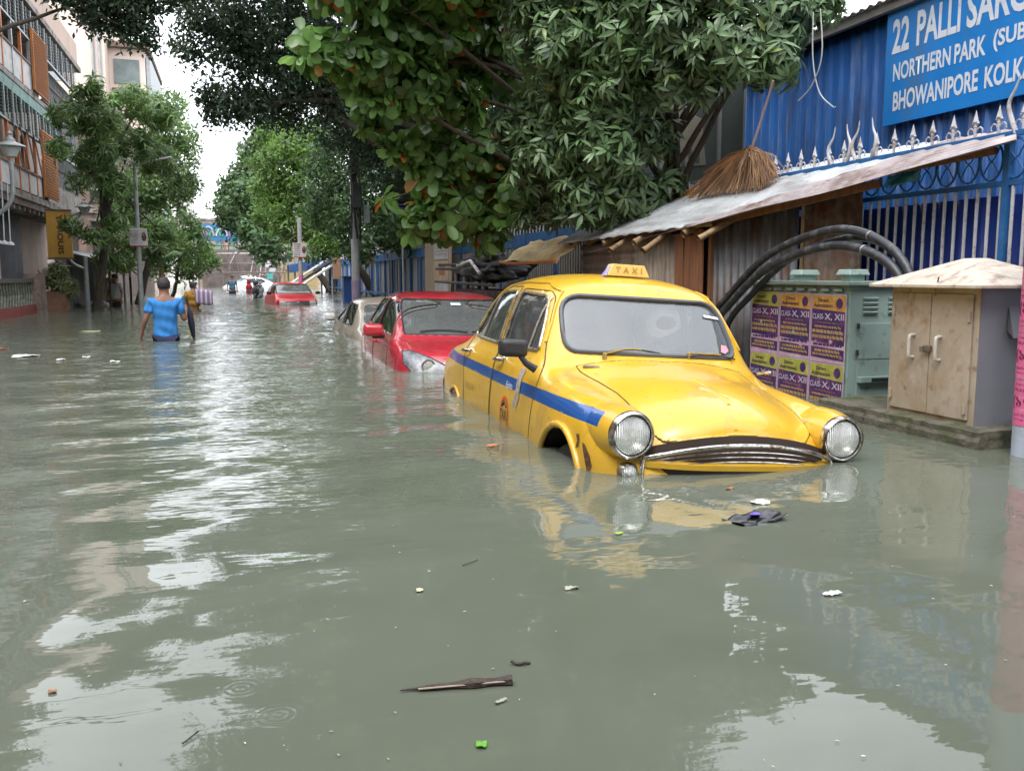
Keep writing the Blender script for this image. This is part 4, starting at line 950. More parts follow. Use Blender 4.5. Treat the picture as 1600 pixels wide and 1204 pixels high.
# ---------------- trees ----------------
def at(px, py, Y):
    """point of the street at distance Y up the road"""
    p = math.atan2(0, 1); f = Vector((math.sin(R(17.1)) * math.cos(R(7)), math.cos(R(17.1)) * math.cos(R(7)), -math.sin(R(7)))); r = Vector((math.cos(R(17.1)), -math.sin(R(17.1)), 0)); u = r.cross(f)
    d = f + r * ((px - 800) / 1400) - u * ((py - 602) / 1400); t = Y / d.y
    return Vector((0, 0, HC)) + d * t
def leaf_mat(name, c, var=.35, tr=.35, rough=.38, isl=.45, pale=None):
    m = bpy.data.materials.new(name); m.use_nodes = True; n = m.node_tree.nodes; L = m.node_tree.links
    b = n['Principled BSDF']; b.inputs['Roughness'].default_value = rough
    g = n.new('ShaderNodeNewGeometry'); cr = n.new('ShaderNodeValToRGB'); e = cr.color_ramp.elements
    e[0].color = (*[k * (1 - isl) for k in c], 1); e[1].color = (*[min(1, k * (1 + isl)) for k in c], 1); e[1].position = .96
    if pale:
        q = cr.color_ramp.elements.new(.992); q.color = (*pale, 1)
    L.new(g.outputs['Random Per Island'], cr.inputs['Fac'])
    tc = n.new('ShaderNodeTexCoord'); nz = n.new('ShaderNodeTexNoise'); nz.inputs['Scale'].default_value = .9; nz.inputs['Detail'].default_value = 2; L.new(tc.outputs['Object'], nz.inputs['Vector'])
    mr = n.new('ShaderNodeMapRange'); mr.inputs['From Min'].default_value = .3; mr.inputs['From Max'].default_value = .7; mr.inputs['To Min'].default_value = 1 - var; mr.inputs['To Max'].default_value = 1 + var; L.new(nz.outputs['Fac'], mr.inputs['Value'])
    h = n.new('ShaderNodeHueSaturation'); L.new(cr.outputs['Color'], h.inputs['Color']); L.new(mr.outputs[0], h.inputs['Value'])
    L.new(h.outputs['Color'], b.inputs['Base Color'])
    t = n.new('ShaderNodeBsdfTranslucent'); h2 = n.new('ShaderNodeHueSaturation'); h2.inputs['Value'].default_value = 1.5; h2.inputs['Hue'].default_value = .485; L.new(h.outputs['Color'], h2.inputs['Color']); L.new(h2.outputs['Color'], t.inputs['Color'])
    mx_ = n.new('ShaderNodeMixShader'); mx_.inputs[0].default_value = tr; L.new(b.outputs[0], mx_.inputs[1]); L.new(t.outputs[0], mx_.inputs[2]); L.new(mx_.outputs[0], n['Material Output'].inputs['Surface'])
    return m
def leaf_strip(ln, wd, prof, droop=0.0, fold=.25):
    """leaf along +x; prof = width at stations"""
    V = []; F = []; k = len(prof)
    for i, w_ in enumerate(prof):
        t = i / (k - 1); x = ln * t; z = -droop * ln * t * t
        V += [(x, -wd * w_ / 2, z + fold * wd * w_ / 2), (x, 0, z), (x, wd * w_ / 2, z + fold * wd * w_ / 2)]
    for i in range(k - 1):
        a = 3 * i; F += [(a, a + 1, a + 4, a + 3), (a + 1, a + 2, a + 5, a + 4)]
    return np.array(V), np.array(F)
def whorl(n, ln, wd, prof, droop, tilt, seed, jit=.25, stem=.02):
    rg = np.random.default_rng(seed); VV = []; FF = []; b = 0
    for i in range(n):
        V, F = leaf_strip(ln * rg.uniform(.75, 1.1), wd * rg.uniform(.85, 1.1), prof, droop * rg.uniform(.5, 1.5))
        V = V + np.array([stem, 0, 0]); tl = tilt + rg.normal(0, jit); a = 2 * PI * (i + rg.uniform(-.3, .3)) / n
        V = V @ np.array([[math.cos(tl), 0, math.sin(tl)], [0, 1, 0], [-math.sin(tl), 0, math.cos(tl)]])
        V = V @ np.array([[math.cos(a), math.sin(a), 0], [-math.sin(a), math.cos(a), 0], [0, 0, 1]])
        V[:, 2] += rg.uniform(-.015, .015)
        VV.append(V); FF.append(F + b); b += len(V)
    return np.concatenate(VV), np.concatenate(FF)
def spray(n, size, ln, wd, seed):
    rg = np.random.default_rng(seed); VV = []; FF = []
    for i in range(n):
        c = rg.normal(0, size, 3) * [1, 1, .6]; a = rg.uniform(0, 2 * PI); t = rg.normal(-.25, .5); r2 = rg.normal(0, .5)
        d = np.array([math.cos(a) * math.cos(t), math.sin(a) * math.cos(t), math.sin(t)]); s_ = np.cross(d, [0, 0, 1.]); s_ /= np.linalg.norm(s_) + 1e-6; s_ = s_ * math.cos(r2) + np.array([0, 0, 1]) * math.sin(r2)
        l = ln * rg.uniform(.7, 1.25); w_ = wd * rg.uniform(.8, 1.2)
        VV.append(np.array([c, c + d * l * .45 + s_ * w_ / 2, c + d * l, c + d * l * .45 - s_ * w_ / 2])); FF.append(np.array([[0, 1, 2, 3]]) + 4 * i)
    return np.concatenate(VV), np.concatenate(FF)
def crown(name, mat, blobs, tmpls, dens, parent=None, up=.5, jit=.5, thr=.0, seed=1, inner=.22, scl=(.75, 1.2), droopy=0):
    """dens = clusters per m2 of blob surface"""
    rg = np.random.default_rng(seed); P = []; O = []
    for c, r_ in blobs:
        c = np.array(c, float); r_ = np.array(r_ if hasattr(r_, '__len__') else (r_, r_, r_ * .82), float)
        n = max(6, int(dens * 4 * PI * (np.prod(r_) ** (2 / 3))))
        d = rg.normal(size=(n, 3)); d /= np.linalg.norm(d, axis=1)[:, None]
        rad = 1 - np.abs(rg.normal(0, inner, n)); rad = np.clip(rad + rg.normal(0, .05, n), .15, 1.12)
        bump_ = 1 + .16 * np.sin(d[:, 0] * 5 + c[0] * 3) * np.cos(d[:, 2] * 6 + c[1]) + .10 * np.sin(d[:, 1] * 11 + c[2])
        p = c + d * r_ * (rad * bump_)[:, None]
        nzv = np.sin(p[:, 0] * 3.1 + 1) * np.sin(p[:, 1] * 2.7 + 2) * np.sin(p[:, 2] * 3.7) + .5 * np.sin(p[:, 0] * 7.3) * np.sin(p[:, 2] * 6.1 + p[:, 1] * 5)
        k = nzv > thr - .75; P.append(p[k]); O.append((d * r_ / r_.max())[k])
    P = np.concatenate(P); O = np.concatenate(O); n = len(P)
    z = O * .8 + np.array([0, 0, up]) + rg.normal(0, jit, (n, 3)); z /= np.linalg.norm(z, axis=1)[:, None]
    a = rg.normal(size=(n, 3)); x = a - (a * z).sum(1)[:, None] * z; x /= np.linalg.norm(x, axis=1)[:, None]; y = np.cross(z, x)
    s_ = rg.uniform(scl[0], scl[1], n); which = rg.integers(0, len(tmpls), n); VV = []; FF = []; b = 0
    for k, (TV, TF) in enumerate(tmpls):
        i = np.where(which == k)[0]
        if not len(i): continue
        M = np.stack([x[i], y[i], z[i]], 1) * s_[i][:, None, None]
        V = np.einsum('tk,nkj->ntj', TV, M) + P[i][:, None, :]
        F = TF[None] + (np.arange(len(i)) * len(TV))[:, None, None] + b
        VV.append(V.reshape(-1, 3)); FF.append(F.reshape(-1, 4)); b += len(i) * len(TV)
    V = np.concatenate(VV); F = np.concatenate(FF)
    if parent is not None: V = V - np.array(parent.location)
    return mesh_np(name, V, F.ravel(), 4, mat, parent, False)
M_BARK = pm('bark', (.07, .055, .042), .95, var=.4, vs=9, bump=.8, bs=18, stretch=(2, 2, .5))
def limbs(root, base, spec, name='trunk'):
    """spec: list of (points, r0, r1); first is the trunk"""
    for i, (pts, r0, r1) in enumerate(spec):
        P = catmull(pts, 6); n = len(P)
        rgx = random.Random(i); P = [p + Vector((rgx.gauss(0, .015), rgx.gauss(0, .015), 0)) for p in P]
        rs = [r0 + (r1 - r0) * (k / (n - 1)) ** .8 for k in range(n)]
        o = MB().tube([p - root.location for p in P], rs, 9).build('trunk' if i == 0 else 'branch', M_BARK, root, True)
def tree(kind, base, label, blobs, mat, tm, dens, trunk_top=None, r0=.16, cat='tree', group=None, seed=1, extra=None, every=2, **kw):
    root = empty(kind, base, 0, label, cat, group)
    cs = [Vector(b[0]) for b in blobs]; mid = trunk_top or sum(cs, Vector()) / len(cs)
    mid = Vector(mid); base = Vector(base)
    spec = [([base, base.lerp(mid, .35) + Vector((.1, .05, .2)), base.lerp(mid, .7), mid], r0, r0 * .5)]
    for i, c in enumerate(cs):
        if i % every: continue
        a = base.lerp(mid, .55 + .4 * ((i * .37) % 1))
        spec.append(([a, a.lerp(c, .5) + Vector((0, 0, .25 * (i % 3))), c], r0 * .42, r0 * .08))
    if extra: spec += extra
    limbs(root, base, spec)
    crown('crown', mat, blobs, tm, dens, root, seed=seed, **kw)
    return root
OB = [.12, .55, .95, 1.0, .55]      # obovate almond leaf
LA = [.25, .85, 1.0, .6, .08]       # lance leaf
T_ALM = [whorl(9, .225, .125, OB, .25, -.12, s) for s in range(4)]
T_ALS = [whorl(8, .18, .048, LA, .18, -.30, 10 + s, .2) for s in range(5)] + [whorl(7, .17, .05, LA, .5, .1, 15, .2)]
T_SML = [spray(16, .13, .13, .06, 20 + s) for s in range(5)]
T_MED = [spray(16, .17, .19, .075, 30 + s) for s in range(5)]
T_MNG = [whorl(8, .21, .05, LA, .8, .15, 40 + s, .35) for s in range(4)]
T_FAR = [spray(14, .30, .36, .20, 50 + s) for s in range(5)]
def B_(l, k=1.0): return [(tuple(at(px, py, Y)), r_ * k) for px, py, Y, r_ in l]
M_ALM = leaf_mat('almond_leaf', (.11, .215, .055), .3, .4, .33, .5, (.45, .10, .015))
M_ALS = leaf_mat('whorled_leaf', (.092, .155, .066), .3, .25, .36, .5, (.16, .20, .05))
M_DRK = leaf_mat('dark_leaf', (.044, .080, .038), .3, .25, .45, .5)
M_BRT = leaf_mat('fresh_leaf', (.10, .19, .04), .45, .4, .45, .5, (.2, .28, .05))
M_MID = leaf_mat('mid_leaf', (.060, .118, .042), .35, .3, .45, .5)
M_MNG = leaf_mat('mango_leaf', (.11, .19, .06), .45, .35, .4, .5, (.2, .28, .06))

tree('almond_tree', (6.0, 12.3, -.6), 'almond tree with big rounded leaves, a few turning orange, over the street fence',
     B_([(500, 80, 11, .24), (535, 85, 11, .26), (575, 100, 11.2, .38), (632, 60, 11.3, .5), (640, 130, 11.5, .48), (700, 40, 11.5, .6), (700, 150, 11.8, .42), (600, 175, 11.5, .34), (760, 60, 12, .55), (790, 120, 12.3, .35), (590, 20, 11.2, .3),
         (690, 250, 12.3, .5), (745, 255, 12, .45), (800, 250, 12.3, .5), (645, 235, 12, .25), (610, 235, 11.8, .13), (700, 320, 12.3, .5), (780, 320, 11.8, .35), (835, 300, 12, .3), (650, 340, 12.3, .28), (760, 360, 12.2, .25), (660, -70, 11, .9), (560, -40, 10.5, .5), (760, -60, 11, .8), (610, 310, 12.6, .12)]),
     M_ALM, T_ALM, 27, (5.2, 12, 3.4), .14, seed=3, thr=.0, up=.4, jit=.4)
tree('whorled_leaf_tree', (5.55, 10.4, -.6), 'tree with star-shaped whorls of narrow leaves hanging over the tin roof',
     B_([(870, 318, 11, .36), (920, 310, 10.2, .42), (985, 300, 10, .36), (1045, 290, 9.9, .22), (825, 338, 11, .16), (860, 260, 10.6, .5), (940, 230, 10, .55), (1020, 215, 9.8, .3), (860, 170, 10.6, .5), (800, 200, 10.8, .28), (950, 140, 9.8, .6), (1040, 120, 9.2, .42), (870, 60, 10, .6),
         (970, 50, 9.6, .6), (1060, 40, 9, .5), (1130, 70, 8.6, .42), (1165, 105, 8.4, .28), (1215, 100, 8.2, .24), (1200, 40, 8.6, .42), (1250, 20, 8.6, .3), (1290, 5, 8.6, .20), (1120, -30, 8.8, .6), (1000, -50, 9.5, .8), (860, -40, 10, .7), (1225, -20, 8.7, .3), (1100, 130, 8.8, .22)]),
     M_ALS, T_ALS, 46, (5.0, 9.9, 2.9), .12, seed=4, thr=-.02, up=.35, jit=.35, scl=(.75, 1.15))
big = B_([(305, 35, 22, .5), (300, 85, 22, .35), (282, 70, 22, .25), (322, 150, 22, .32), (335, 178, 22, .28), (375, 178, 22, .35), (400, 185, 22, .35), (340, 30, 22, .9), (365, 95, 22, .7), (345, 160, 22, .55), (390, 160, 22, .5), (410, 40, 22, 1.1), (430, 120, 22.5, .9), (480, 60, 22.5, 1.3), (440, 170, 23, .6), (490, 150, 23, 1.1), (540, 100, 23, 1.4), (560, 190, 24, 1.3), (620, 120, 24, 1.7), (620, 230, 25, 1.5),
          (700, 180, 25, 1.8), (800, 100, 24, 1.9), (760, 250, 25, 1.7), (860, 200, 25, 1.9), (900, 80, 23, 1.9), (960, 180, 25, 1.8), (1020, 60, 23, 1.8)])
big += B_([(345, -45, 22, .6), (385, -60, 22, 1.0), (450, -90, 22, 1.4), (530, -110, 22, 1.5), (620, -90, 23, 1.6)]) + [((-.2, 19, 9.8), 1.5), ((.8, 19, 9.8), 2.2), ((3.5, 18, 9.5), 2.6), ((1.6, 13.5, 7.9), 1.6), ((3.2, 11.5, 7.3), 1.9), ((4.8, 12, 7.4), 1.7), ((2.0, 12, 8.4), 1.6), ((5.5, 13, 8), 2.2), ((1.6, 16, 8.8), 2.2)]  # unseen upper canopy, added and placed to darken the water's reflection
lb = [at(560, 175, 23.5), at(470, 140, 22.6), at(400, 95, 22.2), at(335, 70, 22)]
tree('spreading_tree', (5.9, 23.5, -.6), 'huge dark spreading tree whose bare limb and canopy reach across the road', big, M_DRK, T_SML, 17, (5.4, 23, 6.0), .38, seed=5, thr=.10, up=.3, inner=.28, every=5,
     extra=[([Vector((5.5, 23.2, 4.2)), lb[0], lb[1], lb[2], lb[3]], .19, .05), ([lb[1], at(430, 170, 22.6), at(380, 150, 22)], .08, .03), ([lb[2], at(360, 60, 22), at(330, 20, 22)], .06, .02)])
g_row = 'roadside trees behind the long fence'
tree('roadside_tree', (6.1, 31, -.6), 'broad green tree right of the straight concrete pole, drooping over the fence', B_([(540, 250, 30, 1.2), (590, 290, 29, 1.2), (560, 340, 29, .9), (620, 350, 28, .8), (520, 320, 31, 1.1), (590, 200, 29.5, 1.2), (650, 290, 27, 1.2), (700, 340, 25, .9), (640, 360, 27, .7), (590, 370, 28, .6), (740, 300, 24, 1.0), (560, 385, 29, .5)]), M_MID, T_MED, 13, None, .2, group=g_row, seed=6, every=3)
tree('roadside_tree', (5.9, 37, -.6), 'bright yellow-green tree rising over the far end of the spiked street fence', B_([(432, 212, 37, .8), (440, 260, 36, 1.1), (470, 230, 35, 1.1), (430, 300, 36, .9), (490, 290, 35, 1.2), (460, 340, 35, 1.0), (500, 350, 34, 1.0), (495, 392, 33, .45), (425, 335, 37, .7), (520, 385, 33, .5), (500, 220, 35, 1.0)]), M_BRT, T_MED, 15, None, .2, group=g_row, seed=7, every=3)
tree('roadside_tree', (6.2, 58, -.6), 'dark rounded tree crown at the end of the road, left of the yellow-green tree', B_([(408, 250, 58, 1.3), (388, 290, 60, 1.4), (405, 310, 56, 1.6), (362, 322, 62, 1.0), (375, 345, 60, 1.2), (405, 360, 55, 1.2), (425, 215, 57, 1.0), (420, 385, 50, .8)]), M_MID, T_FAR, 7, None, .25, group=g_row, seed=8, every=3)
for i, (x, y, m_) in enumerate(((7.2, 16, M_DRK), (7.4, 20, M_MID), (7.3, 26, M_DRK), (7.5, 32, M_MID), (7.4, 40, M_DRK))):
    rg = random.Random(i); bl = [((x + rg.uniform(-.6, .5), y + rg.uniform(-2.2, 2.2), 1.4 + k * .55), rg.uniform(.9, 1.3)) for k in range(6)]
    tree('park_tree', (x, y, -.6), ['dense dark tree filling the park side directly behind the handcart', 'mid-green park tree behind the notice board on the fence', 'dark park tree behind the blue street-name plate', 'park tree behind the blue roadside box', 'dark park tree beyond the blue tarpaulin stall'][i], bl, m_, T_MED, 12, None, .15, group='trees inside the park fence', seed=20 + i, every=3)
tree('street_tree', (-3.85, 27.5, -.6), 'slender leaning street tree with light drooping leaves, left of the wading man',
     B_([(150, 140, 25, .32), (110, 185, 25, .5), (155, 190, 25.5, .6), (95, 235, 25, .3), (150, 250, 26, .6), (205, 160, 26.5, .6), (205, 225, 27, .65), (180, 290, 26.5, .5), (245, 180, 28, .6), (245, 250, 28.5, .6), (120, 290, 25.5, .35), (110, 355, 25.5, .25), (180, 350, 26.5, .3), (125, 150, 25, .25), (150, 370, 26, .3), (200, 375, 28, .5), (235, 395, 29.5, .45), (165, 405, 28, .35), (250, 360, 30, .5), (190, 410, 30, .4)]),
     M_MNG, T_MNG, 26, tuple(at(175, 230, 26.5)), .13, seed=9, thr=.15, up=.2, every=2)
tree('street_tree', (-3.4, 34, -.6), 'fuller dark street tree rising behind the tall lamp pole', B_([(262, 205, 33, .7), (275, 250, 33, .7), (250, 300, 33, .8), (288, 290, 34, .6), (230, 330, 33, .6), (265, 160, 33, .5), (298, 225, 34, .35), (215, 290, 32, .7), (190, 330, 32, .7)]), M_MNG, T_MED, 14, tuple(at(265, 240, 33)), .15, seed=10, every=2)
tree('street_tree', (-2.7, 40, -.6), 'low bushy street tree beside the white board, near the wader in yellow', B_([(285, 355, 38, .7), (300, 385, 38, .7), (275, 395, 37, .6), (320, 405, 40, .5), (295, 420, 39, .5), (260, 370, 37, .5), (250, 420, 37, .4)]), M_MNG, T_MED, 16, None, .1, seed=12, every=3)
tree('overhanging_tree', (-6.6, 16.5, -.6), 'dark leafy branches hanging into the top left corner before the pale tower', B_([(150, -5, 20, .5), (200, 10, 20, .5), (240, -20, 20, .6), (150, 30, 20, .28), (215, 50, 20, .25), (236, 66, 20, .16), (100, -20, 19, .4), (190, 45, 20, .22), (280, -50, 20, .7), (130, 20, 19.5, .2), (110, -60, 19, .5)]) + [((-5.2, 19, 8.4), 1.0)], M_DRK, T_SML, 34, (-4.7, 18.8, 8.3), .2, seed=13, thr=.1, every=4)
# banana clump and potted palm
def banana(name, base, label, n, ln, seed, mat, spread=.6):
    root = empty(name, base, 0, label, 'plant'); rg = random.Random(seed)
    for i in range(n):
        a = 2 * PI * i / n + rg.uniform(-.4, .4); L_ = ln * rg.uniform(.7, 1.1); m = MB(); k = 9; pts = []
        for j in range(k):
            t = j / (k - 1); pts.append(Vector((math.cos(a) * L_ * spread * t, math.sin(a) * L_ * spread * t, L_ * (1.15 * t - .85 * t * t) + .25 * ln)))
        s_ = Vector((-math.sin(a), math.cos(a), 0)); vs = []; fs = []
        for j, p in enumerate(pts):
            w_ = .13 * ln * math.sin(PI * min(1, .12 + .88 * j / (k - 1))) + .004
            vs += [p + s_ * w_ - Vector((0, 0, w_ * .3)), p, p - s_ * w_ - Vector((0, 0, w_ * .3))]
        for j in range(k - 1): q = 3 * j; fs += [(q, q + 1, q + 4, q + 3), (q + 1, q + 2, q + 5, q + 4)]
        m.add(vs, fs).build('leaf', mat, root, True)
    MB().tube([(0, 0, -.1), (0, 0, ln * .45)], [.07 * ln, .04 * ln], 8).build('stem', M_BAMB, root, True)
    return root
banana('banana_plant', (-2.6, 36, .9), 'banana plant with long arching leaves by the low street tree', 9, 1.5, 3, leaf_mat('banana_leaf', (.12, .19, .09), .2, .4, .4, .3))

# unseen trees added behind the photographer: they block sky light and darken reflections
tree('street_tree', (-4.6, -6, -.6), 'big unseen tree added behind the photographer on the left to block sky light', [((-4, -6, 6), 2.6), ((-2, -8, 7), 2.4), ((-5.5, -3, 6.5), 2.2), ((-1, -5, 8.2), 1.8)], M_MID, T_FAR, 5, None, .25, seed=31, every=1)
tree('street_tree', (4.9, -7, -.6), 'big unseen tree added behind the photographer on the right to block sky light', [((4.5, -6, 5.5), 2.4), ((3, -8, 7), 2.6), ((6.5, -3, 6), 2.2), ((1.8, -11, 7), 2.5)], M_MID, T_FAR, 5, None, .25, seed=32, every=1)
# ---------------- left side ----------------
M_PINKW = pm('pinkish_plaster', (.42, .31, .26), .85, var=.12, vs=1.2, dirt=[((.22, .15, .12), .3, 1.5, (1, 1, .4))])
M_SALM = pm('salmon_plaster', (.50, .37, .31), .85, var=.1, vs=.8, dirt=[((.30, .22, .19), .22, 1.2, (1, 1, .4))])
M_BRN = pm('brown_plaster', (.17, .12, .10), .85, var=.25, vs=2, dirt=[((.07, .05, .045), .45, 2, (1, 1, .5))])
M_SLAB = pm('stained_slab', (.28, .25, .23), .85, var=.25, vs=2, dirt=[((.08, .06, .05), .5, 3)])
M_LAT = pm('white_lattice_panel', (.52, .50, .50), .7, var=.12, vs=3, dirt=[((.25, .2, .18), .35, 3)])
M_TEAL = pm('faded_teal', (.17, .30, .28), .7, var=.2, vs=2, dirt=[((.10, .12, .11), .4, 3)])
M_ORN = pm('orange_shutter', (.42, .145, .03), .6, var=.2, vs=3, dirt=[((.30, .10, .02), .3, 6)])
M_ORP = pm('orange_frame', (.48, .14, .04), .6, var=.2, vs=4)
M_DKR = pm('dark_room', (.035, .03, .028), .9)
M_GREYM = pm('grey_metal', (.27, .29, .30), .5, .2, var=.2, vs=4)
hb_ = empty('balcony_house', (-5.5, 22, -.6), 0, 'old house with long balconies, teal louvres and orange shutters on the left', 'house')
def H(mb, name, mat, smooth=False, bevel=0, parent=None):
    o = mb.build(name, mat, parent or hb_, smooth, bevel); return W(o, hb_)
Ya, Yb = 14.0, 30.0
H(MB().b2(-12, -6.4, Ya, 36, -.6, 9.05), 'wall', M_PINKW)
H(MB().b2(-6.42, -5.05, Ya, 36, 8.28, 9.08), 'parapet', M_SALM)
H(MB().b2(-6.42, -4.95, Ya, 36, 8.10, 8.26), 'cornice', M_SLAB)
H(MB().b2(-6.42, -4.98, Ya, Yb, 2.90, 3.07), 'balcony_slab', M_SLAB); H(MB().b2(-6.42, -4.98, Ya, Yb, 5.69, 5.82), 'balcony_slab', M_SLAB)
H(MB().b2(-6.42, -5.02, Ya, Yb, 2.72, 2.90), 'beam', M_BRN)
for i in range(27):
    y = Ya + .3 + i * .58; H(MB().box((-5.25, y, 2.66), (.42, .12, .12)), 'bracket', M_SLAB, False, .02)
for (za, zb) in ((3.07, 3.66), (5.82, 6.55)):
    n = 14
    for i in range(n):
        y0 = Ya + (Yb - Ya - 1.6) * i / n; y1 = Ya + (Yb - Ya - 1.6) * (i + 1) / n
        H(MB().b2(-5.03, -5.0, y0 + .05, y1 - .05, za + .04, zb - .04), 'railing_panel', M_LAT)
        H(MB().b2(-5.05, -4.98, y0 - .05, y0 + .05, za, zb + (1.0 if za < 4 else .65)), 'railing_post', M_ORP if i % 2 == 0 or za < 4 else M_GREYM)
    H(MB().b2(-5.06, -4.97, Ya, Yb - 1.6, zb - .04, zb + .015), 'handrail', M_BRN)
for (za, zb, m_) in ((4.66, 5.40, M_TEAL), (7.20, 8.0, M_GREYM)):
    yy0 = Ya
    while yy0 < 34.5:
        f = MB(); w_ = .92
        for k in range(9): f.box((-5.02, yy0 + w_ / 2, za + .06 + (zb - za - .1) * k / 8), (.05, w_ - .06, .012), Euler((0, R(40), 0)))
        if yy0 < Yb or za > 7: H(f, 'louvre_bank', m_)
        H(MB().b2(-5.05, -4.98, yy0 - .03, yy0 + .03, za - .02, zb + .02), 'louvre_post', M_GREYM)
        H(MB().b2(-5.03, -5.0, yy0 + .43, yy0 + .46, za, zb), 'louvre_post', M_GREYM)
        yy0 += .92
    H(MB().b2(-5.06, -4.97, Ya, 34.5, za - .05, za), 'louvre_rail', M_GREYM)
H(MB().b2(-5.08, -5.0, Ya, Yb, 5.42, 5.68), 'teal_band', M_TEAL)
H(MB().b2(-6.38, -6.3, Ya, Yb, 3.1, 5.6), 'inner_wall', pm('inner_ochre', (.20, .13, .07), .8, var=.3, vs=1)); H(MB().b2(-6.38, -6.3, Ya, Yb, 5.9, 8.1), 'inner_wall', M_BRN)
# leaning bamboo and orange shutters standing off the front
for (ya, yb, z0, z1) in ((28.0, 30.0, 3.15, 4.95), (27.4, 29.3, 5.9, 7.5)):
    f = MB().b2(-4.96, -4.90, ya, yb, z0, z1); o = H(f, 'shutter', M_ORN)
    g = MB()
    for k in range(22): g.box((-4.885, (ya + yb) / 2, z0 + .06 + (z1 - z0 - .12) * k / 21), (.02, yb - ya - .1, .02), Euler((0, R(25), 0)))
    H(g, 'shutter_slats', M_ORN)
for y in (25.6, 26.4, 27.2): H(MB().b2(-5.3, -5.24, y - .05, y + .05, 3.1, 4.66), 'pillar', M_ORP)
for k in range(6): H(MB().tube([(-4.9, 25.2 + k * .8, 3.66), (-4.95, 24.6 + k * .8, 4.7)], .022, 6), 'strut', M_GREYM, True)
# grilled veranda further along
H(MB().b2(-6.42, -5.2, 30.0, 36, 3.1, 3.75), 'veranda_wall', M_SLAB)
for k in range(22):
    y = 30.1 + k * .27; H(MB().b2(-5.24, -5.2, y - .015, y + .015, 3.75, 7.15), 'grille_bar', M_GREYM)
for z in (4.3, 4.9, 5.5, 6.1, 6.7): H(MB().b2(-5.26, -5.18, 30, 36, z - .02, z + .02), 'grille_bar', M_BRN)
H(MB().b2(-6.42, -5.15, 30, 36, 2.8, 3.1), 'veranda_slab', M_BRN)
# ground floor
H(MB().b2(-6.38, -6.0, Ya, 30, -.6, 2.72), 'ground_wall', pm('slate_plaster', (.10, .10, .115), .8, var=.2, vs=1.5, dirt=[((.2, .16, .15), .3, 3)]))
H(MB().b2(-6.0, -5.4, 20.5, 24.2, -.6, 2.1), 'porch_wall', M_BRN)
for y in (21.2, 22.6, 24.0): H(MB().box((-5.42, y, .75), (.24, .26, 2.7)), 'pilaster', M_PINKW, False, .02)
H(MB().b2(-5.5, -5.36, 20.4, 24.4, 2.02, 2.14), 'porch_cornice', M_SLAB)
H(MB().b2(-5.39, -5.36, 22.95, 23.65, -.4, 1.62), 'doorway', pm('door_maroon', (.10, .02, .02), .6)); H(MB().b2(-5.38, -5.34, 23.4, 23.85, -.3, 1.6), 'door_leaf', M_LAT)
H(MB().b2(-5.39, -5.37, 21.5, 22.2, .3, 1.5), 'niche', M_DKR)
for k in range(5): 
    y = 20.2 + k * .55
    H(MB().tube([(-4.98, y + 1.4, 3.1), (-4.7, y, 1.72)], .014, 6), 'lamp_strut', M_GREYM, True)
    H(MB().lathe([(.02, .0), (.07, -.03), (.085, -.08), (.0005, -.09)], Matrix.Translation((-4.7, y, 1.72)), 12), 'spot_lamp', M_LAT, True)
# planter wall
pw = empty('planter_wall', (-5.1, 24.5, -.6), 0, 'low green-stained garden wall with a red base at the left edge', 'wall')
def PWf(mb, nm, m_): return W(mb.build(nm, m_, pw), pw)
PWf(MB().b2(-5.3, -5.02, 19, 26.4, -.6, .22), 'base', pm('red_oxide', (.22, .05, .04), .8, var=.3, vs=4))
PWf(MB().b2(-5.22, -5.12, 19, 26.4, .22, .80), 'infill', pm('mossy_lattice', (.13, .15, .10), .9, var=.8, vs=9, bump=.8, bs=14, detail=8, stretch=(1, 3, .6)))
for k in range(25): PWf(MB().tube([(-5.1, 19.2 + k * .29, .22), (-5.1, 19.3 + k * .29, .5), (-5.1, 19.2 + k * .29, .80)], .025, 6), 'baluster', pm('pale_mossy', (.26, .26, .22), .9, var=.5, vs=10))
PWf(MB().b2(-5.28, -5.04, 19, 26.4, .80, .90), 'coping', pm('dark_coping', (.09, .09, .07), .9))
for y in (26.5, 27.1): PWf(MB().box((-5.1, y, .2), (.36, .22, 1.65)), 'pier', pm('pinkish_pier', (.30, .22, .19), .85, var=.3, vs=4, dirt=[((.15, .1, .08), .4, 5)]))
pb = MB().box((-4.75, 27.9, -.02), (.45, .45, 1.1), taper=1.1).build('planter_box', pm('terracotta', (.25, .13, .085), .85, var=.25)); tag(pb, 'terracotta planter box standing in the water by the pinkish pier', 'planter')
yb_ = empty('potted_shrub', (-4.75, 27.9, .5), 0, 'pale leafy shrub growing from the terracotta planter box', 'plant')
crown('foliage', leaf_mat('pale_shrub_leaf', (.16, .19, .08), .3, .3, .5, .4), [((-4.75, 27.9, .85), (.38, .4, .42)), ((-4.7, 27.8, 1.15), .22), ((-4.5, 27.8, .65), .25)], T_MNG, 30, yb_, seed=3); MB().tube([(0, 0, -.1), (0, 0, .4)], .03, 6).build('stem', M_BARK, yb_)
# yellow upright sign: dark vertical letter strokes
ys_ = empty('yellow_sign', (-4.5, 27.3, 2.1), 0, 'ochre yellow upright signboard with dark vertical lettering on the balcony house', 'sign')
W(MB().b2(-4.83, -4.22, 27.3, 27.42, 1.46, 2.72).build('board', pm('ochre_board', (.50, .27, .04), .6, var=.12), ys_, False, .01), ys_); W(MB().b2(-4.85, -4.20, 27.28, 27.44, 2.72, 2.76).build('frame', M_BRN, ys_), ys_); W(MB().b2(-4.85, -4.20, 27.28, 27.44, 1.42, 1.46).build('frame', M_BRN, ys_), ys_)
g = text_obj('YAROUIS', 'lettering', pm('sign_brown', (.07, .03, .015), .7), ys_, frame((-4.50, 27.292, 2.09), (0, 0, -1), (1, 0, 0)), 1.08, .15, .002, bold=.03); W(g, ys_)
